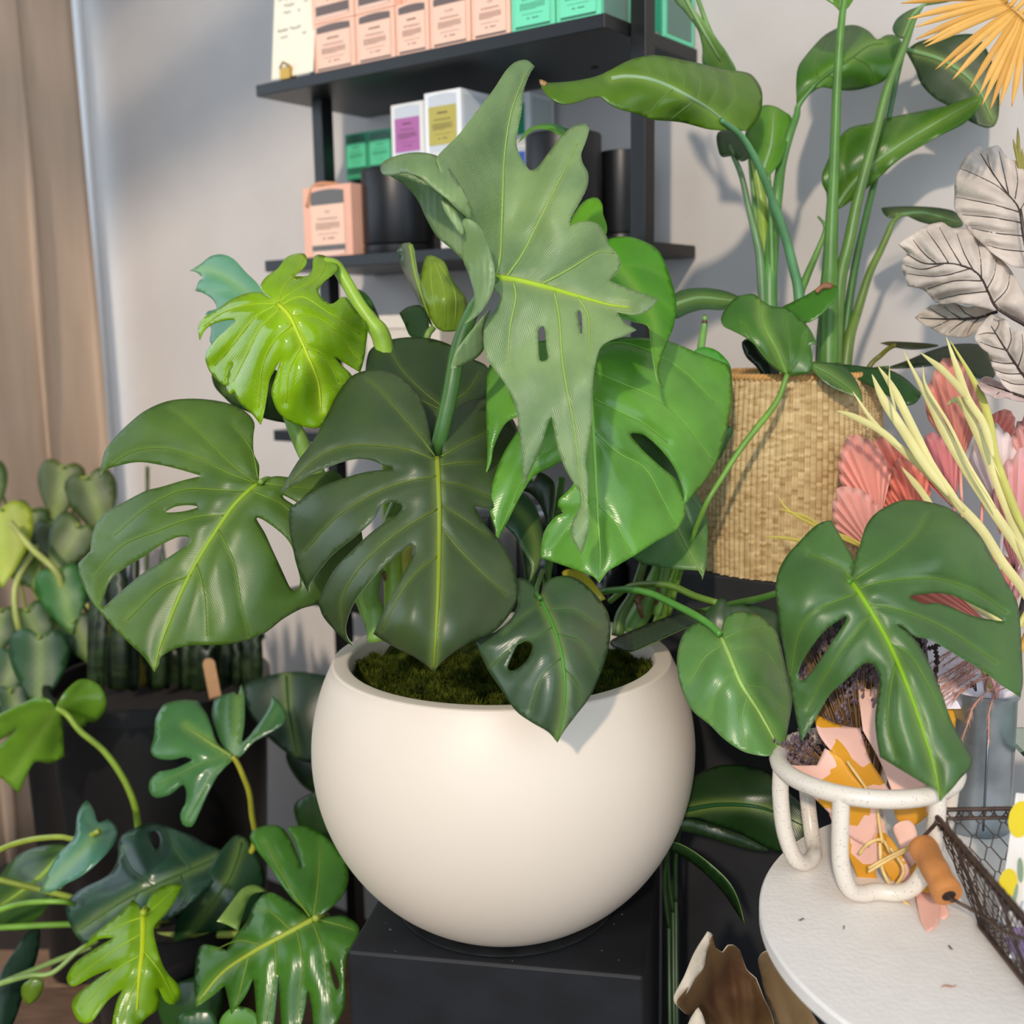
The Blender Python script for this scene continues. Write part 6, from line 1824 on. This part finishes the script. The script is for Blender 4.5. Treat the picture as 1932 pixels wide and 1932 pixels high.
dk_ = empty('dark_floor_plant', P(1290, 1560, 1.5), 'dark broad-leaved plant in the gap between pedestal and table', 'plant')
dk_.location.z = 0
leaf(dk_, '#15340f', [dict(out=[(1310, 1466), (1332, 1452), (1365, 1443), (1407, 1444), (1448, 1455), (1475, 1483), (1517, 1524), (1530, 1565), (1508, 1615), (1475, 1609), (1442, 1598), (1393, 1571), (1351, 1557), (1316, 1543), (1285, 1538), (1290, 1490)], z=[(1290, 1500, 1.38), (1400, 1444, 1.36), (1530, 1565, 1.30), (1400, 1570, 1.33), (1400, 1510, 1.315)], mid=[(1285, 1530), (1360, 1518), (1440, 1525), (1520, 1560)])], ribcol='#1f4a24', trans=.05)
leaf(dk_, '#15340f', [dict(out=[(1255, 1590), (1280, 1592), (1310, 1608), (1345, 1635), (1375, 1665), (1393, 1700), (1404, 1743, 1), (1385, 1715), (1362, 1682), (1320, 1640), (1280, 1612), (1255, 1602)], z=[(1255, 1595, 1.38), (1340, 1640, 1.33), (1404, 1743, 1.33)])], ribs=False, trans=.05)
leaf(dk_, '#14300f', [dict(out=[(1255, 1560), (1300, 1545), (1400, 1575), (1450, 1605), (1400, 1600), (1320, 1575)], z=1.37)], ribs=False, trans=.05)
for a_, b_ in (((1288, 1525, 1.385), (1275, 1700, 1.45)), ((1258, 1596, 1.385), (1262, 1750, 1.45)), ((1262, 1560, 1.375), (1270, 1720, 1.45))):
    stalk(dk_, [a_, ((a_[0] + b_[0]) / 2 - 6, (a_[1] + b_[1]) / 2, (a_[2] + b_[2]) / 2 + .01), b_], 4, '#1f3a18')
    p = P(*b_)
    m_ = MB()
    m_.tube([p, np.array([p[0] + .01, p[1] + .01, 0.0])], .003, n=6)
    m_.build('petiole', mat('stem_skin', '#1f3a18', .4, noise=.18, nscale=25), dk_)

# ================================================================== plants on the floor by the window
def floor_pot(px, ptop, z, rpx, label, name='nursery_pot', col='#0c0d0f', tall=None):
    c = P(px, ptop, z)
    r = rpx * z / F_PX
    e = empty(name, (c[0], c[1], .012), label, 'plant pot')
    m2 = MB()
    h = c[2] - .012
    m2.lathe((c[0], c[1], .012), [(0, 0), (r * .78, 0), (r * .80, .004), (r * .97, h - .03), (r, h - .028), (r, h), (r * .94, h), (r * .93, h - .03), (0, h - .03)], 48)
    m2.build('pot_body', mat('black_plastic', col, .45), e, True, 35)
    m2 = MB()
    rg_ = random.Random(int(px))
    m2.lathe((c[0], c[1], .012), [(0, h - .028), (r * .5, h - .022), (r * .925, h - .028)], 32)
    m2.build('soil', mat('soil', '#1c1410', .95, noise=.4, nscale=120, bump=.8, bscale=200), e)
    return e, c, r


fm_e, fm_c, fm_r = floor_pot(330, 1700, 1.78, 160, 'wide black pot of the floor monstera, lost among its leaves')
tp_e, tp_c, tp_r = floor_pot(300, 1275, 2.10, 205, 'tall black planter holding the striped upright leaves and a wooden tag')
po_e, po_c, po_r = floor_pot(115, 1210, 2.30, 85, 'black pot of the trailing heart-leaf plant, by the curtain')
fm = empty('floor_monstera', (fm_c[0], fm_c[1], fm_c[2] - .03), 'bright split-leaf monstera on the floor, spreading beside the pedestal', 'plant')


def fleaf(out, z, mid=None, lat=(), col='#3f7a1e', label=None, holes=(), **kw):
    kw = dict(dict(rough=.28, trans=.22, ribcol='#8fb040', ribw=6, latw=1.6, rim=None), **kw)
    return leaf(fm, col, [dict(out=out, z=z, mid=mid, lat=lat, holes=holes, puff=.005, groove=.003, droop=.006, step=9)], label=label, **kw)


def to_pot(pts, rpx, col='#6f9030', par=None, c=None):
    par = par or fm
    c = fm_c if c is None else c
    w = [P(*p) for p in pts]
    mb2 = MB()
    zs = np.mean([p[2] for p in pts])
    foot = np.array([c[0] + random.uniform(-.05, .05), c[1] + random.uniform(-.05, .05), c[2] - .035])
    mid_ = w[-1] * .55 + foot * .45
    mb2.tube(sp3(w + [mid_, foot], 6), [rpx * zs / F_PX, rpx * 1.3 * zs / F_PX], n=8)
    return mb2.build('petiole', mat('stem_skin', col, .4, noise=.18, nscale=25), par)


# dark leaves deep inside first
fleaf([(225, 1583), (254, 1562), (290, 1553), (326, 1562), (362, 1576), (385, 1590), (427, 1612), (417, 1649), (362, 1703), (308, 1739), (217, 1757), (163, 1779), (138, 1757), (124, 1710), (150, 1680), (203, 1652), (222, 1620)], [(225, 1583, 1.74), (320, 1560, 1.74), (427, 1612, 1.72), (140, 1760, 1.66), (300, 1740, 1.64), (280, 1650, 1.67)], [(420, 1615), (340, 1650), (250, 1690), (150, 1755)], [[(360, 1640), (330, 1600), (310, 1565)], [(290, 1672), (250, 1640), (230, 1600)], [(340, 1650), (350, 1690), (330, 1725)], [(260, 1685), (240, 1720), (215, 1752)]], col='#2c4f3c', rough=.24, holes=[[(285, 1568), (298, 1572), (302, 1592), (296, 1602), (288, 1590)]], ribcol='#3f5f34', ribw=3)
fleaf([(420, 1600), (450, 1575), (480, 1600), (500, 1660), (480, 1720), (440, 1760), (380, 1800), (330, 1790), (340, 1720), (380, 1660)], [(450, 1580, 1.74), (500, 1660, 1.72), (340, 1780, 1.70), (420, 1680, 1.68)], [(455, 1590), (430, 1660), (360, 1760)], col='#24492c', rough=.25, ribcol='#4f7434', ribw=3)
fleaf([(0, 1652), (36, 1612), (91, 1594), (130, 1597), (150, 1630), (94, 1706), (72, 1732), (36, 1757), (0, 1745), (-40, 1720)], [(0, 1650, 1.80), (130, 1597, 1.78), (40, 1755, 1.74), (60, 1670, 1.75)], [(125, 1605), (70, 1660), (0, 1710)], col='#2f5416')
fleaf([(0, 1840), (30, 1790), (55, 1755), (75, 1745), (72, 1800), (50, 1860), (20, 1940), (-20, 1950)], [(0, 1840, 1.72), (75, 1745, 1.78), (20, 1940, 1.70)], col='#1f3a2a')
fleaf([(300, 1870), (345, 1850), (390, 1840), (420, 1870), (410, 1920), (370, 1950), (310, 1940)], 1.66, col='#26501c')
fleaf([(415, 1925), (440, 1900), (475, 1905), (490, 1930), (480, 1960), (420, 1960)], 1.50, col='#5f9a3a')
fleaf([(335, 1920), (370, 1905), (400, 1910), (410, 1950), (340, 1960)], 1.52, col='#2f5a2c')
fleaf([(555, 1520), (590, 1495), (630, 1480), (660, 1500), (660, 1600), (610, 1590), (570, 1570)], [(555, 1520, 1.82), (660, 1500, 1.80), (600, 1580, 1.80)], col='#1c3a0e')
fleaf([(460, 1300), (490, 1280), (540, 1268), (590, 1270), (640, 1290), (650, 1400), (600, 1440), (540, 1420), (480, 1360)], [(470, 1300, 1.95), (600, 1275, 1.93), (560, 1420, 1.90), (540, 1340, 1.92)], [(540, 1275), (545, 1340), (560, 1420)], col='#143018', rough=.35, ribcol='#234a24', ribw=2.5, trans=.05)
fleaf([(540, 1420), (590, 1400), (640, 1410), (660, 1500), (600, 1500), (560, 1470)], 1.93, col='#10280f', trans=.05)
# leaf turned away at the picture edge
fleaf([(109, 1326), (123, 1304), (145, 1284), (163, 1281), (188, 1293), (201, 1322), (196, 1344), (181, 1362), (165, 1362, 1), (156, 1374), (134, 1359), (118, 1348), (120, 1388), (121, 1428, 1), (94, 1441), (66, 1438), (47, 1471), (36, 1497, 1), (18, 1482), (0, 1467), (-40, 1450), (-30, 1412), (0, 1404), (36, 1372, 1), (0, 1396), (-40, 1400), (-30, 1362), (0, 1346), (36, 1330), (72, 1315), (96, 1322), (104, 1336)], [(109, 1335, 1.72), (163, 1281, 1.76), (200, 1325, 1.76), (150, 1372, 1.78), (36, 1495, 1.80), (0, 1350, 1.78), (90, 1430, 1.80)], [(109, 1338), (80, 1380), (45, 1430), (20, 1470)], [[(109, 1338), (60, 1345), (0, 1370)], [(112, 1335), (140, 1315), (165, 1290)], [(100, 1350), (110, 1390), (105, 1425)]], col='#6c9a2a', trans=.35, ribs=False, label='pale green leaf seen from behind, over the tall planter')
to_pot([(109, 1337, 1.72), (128, 1350, 1.71), (152, 1380, 1.71), (196, 1417, 1.72), (232, 1467, 1.73), (254, 1518, 1.74), (261, 1560, 1.76)], 5.5, '#7f9a30')
# cut leaf facing up
fleaf([(440, 1428), (410, 1402), (399, 1370), (397, 1366, 1), (392, 1350), (382, 1335), (373, 1322, 1), (349, 1320), (322, 1324), (308, 1330, 1), (294, 1355), (291, 1388), (284, 1418), (298, 1431), (326, 1433), (349, 1428), (364, 1434, 1), (330, 1450), (298, 1457), (282, 1474), (282, 1494), (294, 1505), (321, 1499), (346, 1480), (352, 1500, 1), (349, 1518), (340, 1534), (344, 1555), (361, 1560), (372, 1541), (391, 1499), (410, 1464), (429, 1443)],
      [(438, 1428, 1.66), (373, 1322, 1.74), (290, 1400, 1.70), (282, 1490, 1.66), (350, 1558, 1.64), (350, 1400, 1.68)], [(437, 1427), (410, 1410), (380, 1390), (350, 1370)], [[(430, 1425), (380, 1440), (300, 1480)], [(432, 1432), (395, 1470), (355, 1545)]], col='#4a7f46', rough=.2, ribcol='#7f9a44', ribw=4, label='small split leaf with curled fingers, by the wooden tag')
fleaf([(400, 1362), (405, 1320), (424, 1310), (442, 1305, 1), (448, 1312), (455, 1290, 1), (461, 1313), (461, 1364), (457, 1400), (484, 1371), (507, 1336), (513, 1312, 1), (528, 1324), (538, 1341), (536, 1364), (510, 1382), (479, 1400), (456, 1424), (442, 1432), (425, 1415)],
      [(440, 1428, 1.66), (448, 1305, 1.73), (530, 1335, 1.69), (405, 1330, 1.74), (470, 1395, 1.665)], [(440, 1428), (445, 1380), (450, 1310)], [[(443, 1425), (485, 1390), (525, 1340)], [(438, 1420), (425, 1370), (425, 1320)]], col='#3f6f40', rough=.2, ribs=False)
to_pot([(439, 1427, 1.658), (448, 1440, 1.66), (458, 1462, 1.665), (470, 1495, 1.68), (475, 1534, 1.70), (478, 1600, 1.74)], 5, '#9a9a30')
# grey-green bent leaf
fleaf([(141, 1576), (145, 1540), (155, 1518), (164, 1509), (178, 1529), (186, 1552), (203, 1545), (220, 1558), (221, 1577), (214, 1594), (196, 1616), (159, 1649), (120, 1670), (94, 1684), (74, 1682, 1), (87, 1652), (109, 1612), (127, 1594)], [(164, 1509, 1.64), (141, 1576, 1.58), (220, 1565, 1.60), (75, 1680, 1.54), (180, 1590, 1.555)], [(185, 1570), (150, 1610), (110, 1650), (78, 1680)], [[(183, 1570), (165, 1545), (163, 1515)]], col='#4a7f66', rough=.22, ribs=False, label='blue-green bent leaf')
to_pot([(186, 1568, 1.57), (160, 1582, 1.59), (138, 1583, 1.59), (109, 1579, 1.60), (54, 1585, 1.62), (0, 1603, 1.64), (-60, 1640, 1.68)], 5, '#8a9a34')
to_pot([(140, 1706, 1.66), (116, 1701, 1.64), (54, 1703, 1.64), (0, 1717, 1.65), (-60, 1750, 1.68)], 5, '#6f9a34')
to_pot([(185, 1775, 1.60), (150, 1792, 1.58), (100, 1835, 1.57), (54, 1841, 1.57), (0, 1856, 1.58), (-60, 1880, 1.64)], 4.5, '#7f9a50')
fleaf([(40, 1862), (52, 1850), (65, 1844), (83, 1851), (80, 1870), (72, 1884), (54, 1896), (42, 1885)], 1.56, col='#5f7f1e')
# broad leaf beside the pedestal
fleaf([(590, 1731), (560, 1705), (543, 1685), (525, 1660), (505, 1630), (482, 1601), (471, 1578), (485, 1562), (514, 1556), (534, 1563), (552, 1590), (572, 1641, 1), (560, 1598), (543, 1563), (556, 1558), (580, 1558), (616, 1580), (645, 1612), (658, 1649), (649, 1685), (623, 1714), (601, 1731), (625, 1729), (652, 1728), (678, 1750), (668, 1778), (654, 1803), (650, 1848), (652, 1877, 1), (648, 1905), (625, 1945), (596, 1950), (588, 1900), (580, 1866, 1), (574, 1910), (560, 1955), (535, 1955), (528, 1890), (525, 1838, 1), (521, 1890), (512, 1950), (488, 1950), (482, 1890), (478, 1845, 1), (462, 1880), (436, 1914, 1), (430, 1885), (424, 1859, 1), (399, 1880), (370, 1900, 1), (366, 1850), (377, 1786), (405, 1785), (428, 1793, 1), (440, 1770), (465, 1738), (480, 1705), (507, 1683), (545, 1700)],
      [(593, 1733, 1.50), (485, 1562, 1.60), (600, 1570, 1.60), (655, 1650, 1.56), (675, 1750, 1.48), (600, 1945, 1.44), (370, 1895, 1.50), (380, 1786, 1.56), (500, 1940, 1.45), (500, 1780, 1.49)],
      [(593, 1734), (540, 1762), (480, 1795), (420, 1835), (375, 1888)], [[(585, 1730), (550, 1680), (500, 1590)], [(592, 1728), (600, 1670), (605, 1590)], [(598, 1735), (640, 1745), (670, 1755)], [(590, 1738), (610, 1800), (625, 1920)], [(560, 1752), (570, 1820), (560, 1930)], [(520, 1775), (520, 1830), (502, 1930)], [(470, 1800), (455, 1860), (445, 1900)], [(550, 1755), (510, 1720), (480, 1715)], [(500, 1785), (450, 1775), (400, 1795)]],
      col='#3f7420', rough=.26, ribcol='#9fae3a', label='broad split leaf beside the black pedestal', holes=[[(622, 1812), (630, 1825), (640, 1855), (636, 1868), (626, 1845)]])
fleaf([(409, 1738, 1), (427, 1714), (456, 1677), (475, 1669), (490, 1671), (505, 1682, 1), (484, 1684), (471, 1693), (460, 1721), (450, 1756, 1), (430, 1745)], [(409, 1738, 1.47), (475, 1669, 1.54), (450, 1756, 1.48)], col='#86a852', ribs=False)
to_pot([(594, 1733, 1.50), (615, 1728, 1.54), (600, 1760, 1.62)], 6, '#8fa040')
# lime leaf
fleaf([(268, 1717), (263, 1707), (250, 1697, 1), (230, 1718), (210, 1735), (192, 1750), (172, 1766), (159, 1791, 1), (185, 1772), (214, 1769, 1), (174, 1793), (140, 1818), (125, 1845), (134, 1861), (150, 1856), (174, 1842), (214, 1826, 1), (181, 1848), (143, 1878), (135, 1900), (150, 1928), (172, 1928), (203, 1888), (232, 1866, 1), (219, 1893), (212, 1950), (246, 1950), (275, 1922), (300, 1900), (298, 1862, 1), (312, 1890), (328, 1895), (341, 1880), (337, 1859), (312, 1830), (298, 1793), (290, 1752), (301, 1735), (326, 1706), (344, 1669, 1), (326, 1667), (301, 1674), (282, 1692), (273, 1716)],
      [(270, 1725, 1.50), (250, 1697, 1.54), (344, 1668, 1.55), (125, 1845, 1.50), (140, 1900, 1.46), (230, 1945, 1.42), (340, 1880, 1.47), (262, 1830, 1.44)], [(270, 1723), (270, 1760), (268, 1800), (262, 1850), (258, 1910)], [[(270, 1730), (240, 1740), (200, 1760)], [(269, 1760), (220, 1790), (135, 1850)], [(268, 1800), (220, 1830), (150, 1905)], [(264, 1840), (245, 1880), (228, 1940)], [(272, 1728), (300, 1705), (335, 1672)], [(268, 1790), (300, 1830), (330, 1885)]],
      col='#7aa80e', rough=.25, ribcol='#b3c41a', ribw=6, trans=.3, label='bright lime leaf low at the front of the floor monstera')
to_pot([(270, 1722, 1.50), (278, 1715, 1.54), (290, 1740, 1.60)], 6, '#9fb030')

# striped upright leaves in the tall planter, wooden tag
sk = empty('striped_upright_plant', (tp_c[0], tp_c[1], tp_c[2] - .03), 'dark striped sword-leaved plant in the tall black planter', 'plant')
rg = random.Random(31)
for i in range(26):
    x0 = 170 + 320 * (i + .5) / 26
    h = rg.uniform(1010, 1090) if x0 < 330 else rg.uniform(1090, 1190)
    z_ = 2.10 + rg.uniform(-.10, .06)
    w_ = rg.uniform(9, 17)
    x1 = x0 + rg.uniform(-22, 22)
    out = [(x0 - w_ * .7, 1300), (x0 - w_, 1240), ((x0 + x1) / 2 - w_, (h + 1240) / 2), (x1 - w_ * .5, h + 40), (x1, h, 1), (x1 + w_ * .5, h + 40), ((x0 + x1) / 2 + w_, (h + 1240) / 2), (x0 + w_, 1240), (x0 + w_ * .7, 1300)]
    leaf(sk, '#1c3018', [dict(out=out, z=[(x0, 1300, z_), (x1, h, z_ - .01), (x0 - w_, 1240, z_ - .01), (x0 + w_, 1240, z_ - .01)], step=12, puff=0)], ribs=False, rough=.35, trans=.03, rim='#4a5424' if i % 4 == 0 else None, m=mat('striped_leaf', '#0e1a0b', .4, col2='#26381a', nscale=5, stretch=(3, 3, 14)))
tg = empty('plant_tag', P(400, 1318, 1.90), 'rounded wooden plant tag standing upright in the tall planter', 'tag')
q0, q1, q2 = P(409, 1330, 1.99), P(394, 1252, 1.97), P(399, 1252, 1.97)
m_ = MB()
ax = q1 - q0
sdv = np.cross(ax, CAMP - q0)
sdv = sdv / np.linalg.norm(sdv) * 11 * 1.98 / F_PX
nn = np.cross(sdv, ax)
nn = nn / np.linalg.norm(nn) * .002
k = [q0 - ax * 1.2 - sdv, q0 - ax * 1.2 + sdv, q1 + sdv] + [q1 + sdv * math.cos(a) + ax / np.linalg.norm(ax) * np.linalg.norm(sdv) * math.sin(a) for a in np.linspace(.3, PI - .3, 6)] + [q1 - sdv]
n = len(k)
m_.add(k + [p + nn for p in k], [tuple(range(n)), tuple(range(2 * n - 1, n - 1, -1))] + [(i, n + i, n + (i + 1) % n, (i + 1) % n) for i in range(n)])
m_.build('tag_blade', mat('pale_wood', '#c79b72', .7, noise=.08, nscale=40), tg, False)

# trailing heart-leaf plant by the curtain
ph_ = empty('trailing_heart_plant', (po_c[0], po_c[1], po_c[2] - .03), 'trailing plant with mottled heart-shaped leaves beneath the curtain', 'plant')


def heart(cx, cy, L, ang, wid=.8):
    a = math.radians(ang)
    base = [(0, 0, 1), (-.10, .22), (-.02, .45), (.2, .52), (.45, .44), (.7, .27), (.9, .09), (1, 0, 1), (.9, -.09), (.7, -.27), (.45, -.44), (.2, -.52), (-.02, -.45), (-.10, -.22)]
    o = []
    for b_ in base:
        x, y = (b_[0]) * L, b_[1] * L * wid
        o.append((cx + x * math.cos(a) - y * math.sin(a), cy + x * math.sin(a) + y * math.cos(a)) + ((1,) if len(b_) > 2 else ()))
    return o, (cx + L * math.cos(a), cy + L * math.sin(a))


for i, (x, y, L, an, z_, col) in enumerate(((120, 880, 110, 100, 2.30, '#48561a'), (165, 900, 120, 75, 2.28, '#40521a'), (60, 960, 100, 110, 2.27, '#33501a'), (100, 985, 120, 70, 2.25, '#3c4e18'), (150, 990, 110, 120, 2.22, '#445a22'), (0, 960, 150, 88, 2.16, '#9fb026'), (-30, 880, 100, 80, 2.3, '#3f5a1c'), (110, 1080, 120, 78, 2.12, '#2f6a26'), (30, 1040, 90, 60, 2.2, '#5a7020'), (50, 1150, 110, 70, 2.14, '#2a4a1a'), (0, 1150, 100, 100, 2.14, '#33501a'), (75, 1200, 140, 92, 2.06, '#1d4a20'), (30, 1240, 100, 110, 2.08, '#234a1a'), (140, 1170, 90, 70, 2.1, '#2a4416'), (20, 1300, 90, 80, 2.05, '#1c3a14'), (170, 1010, 80, 60, 2.24, '#26401a'), (185, 1110, 90, 80, 2.18, '#1f3816'))):
    o_, tip = heart(x, y, L, an)
    mid = [(x, y), ((x + tip[0]) / 2 + 3, (y + tip[1]) / 2), tip]
    leaf(ph_, col, [dict(out=o_, z=[(x, y, z_), (tip[0], tip[1], z_ - .03), (o_[3][0], o_[3][1], z_ + .02), (o_[11][0], o_[11][1], z_ + .015)], mid=mid, step=11)], ribs=False, rough=.5, trans=.1, rim=None)
    to_pot([(x, y, z_), (x + (60 - x) * .25, y + 20, z_ + .04)], 2.5, '#8a9a44', ph_, po_c)
for pts in ([(20, 985, 2.14), (60, 1035, 2.13), (112, 1088, 2.12)], [(70, 1030, 2.2), (35, 1090, 2.16), (28, 1130, 2.15), (35, 1180, 2.15), (58, 1225, 2.18)]):
    to_pot(pts, 5.5, '#a3ac5c', ph_, po_c)
stalk(ph_, [(165, 1140, 2.04), (195, 1178, 2.03), (225, 1208, 2.03), (255, 1238, 2.05), (270, 1290, 2.10)], [5, 9, 10], '#9a8f3c')
stalk(ph_, [(278, 880, 2.3), (278, 930, 2.3), (277, 1060, 2.22), (275, 1290, 2.12)], [4, 4], '#3f4a20', name='thin_stem')
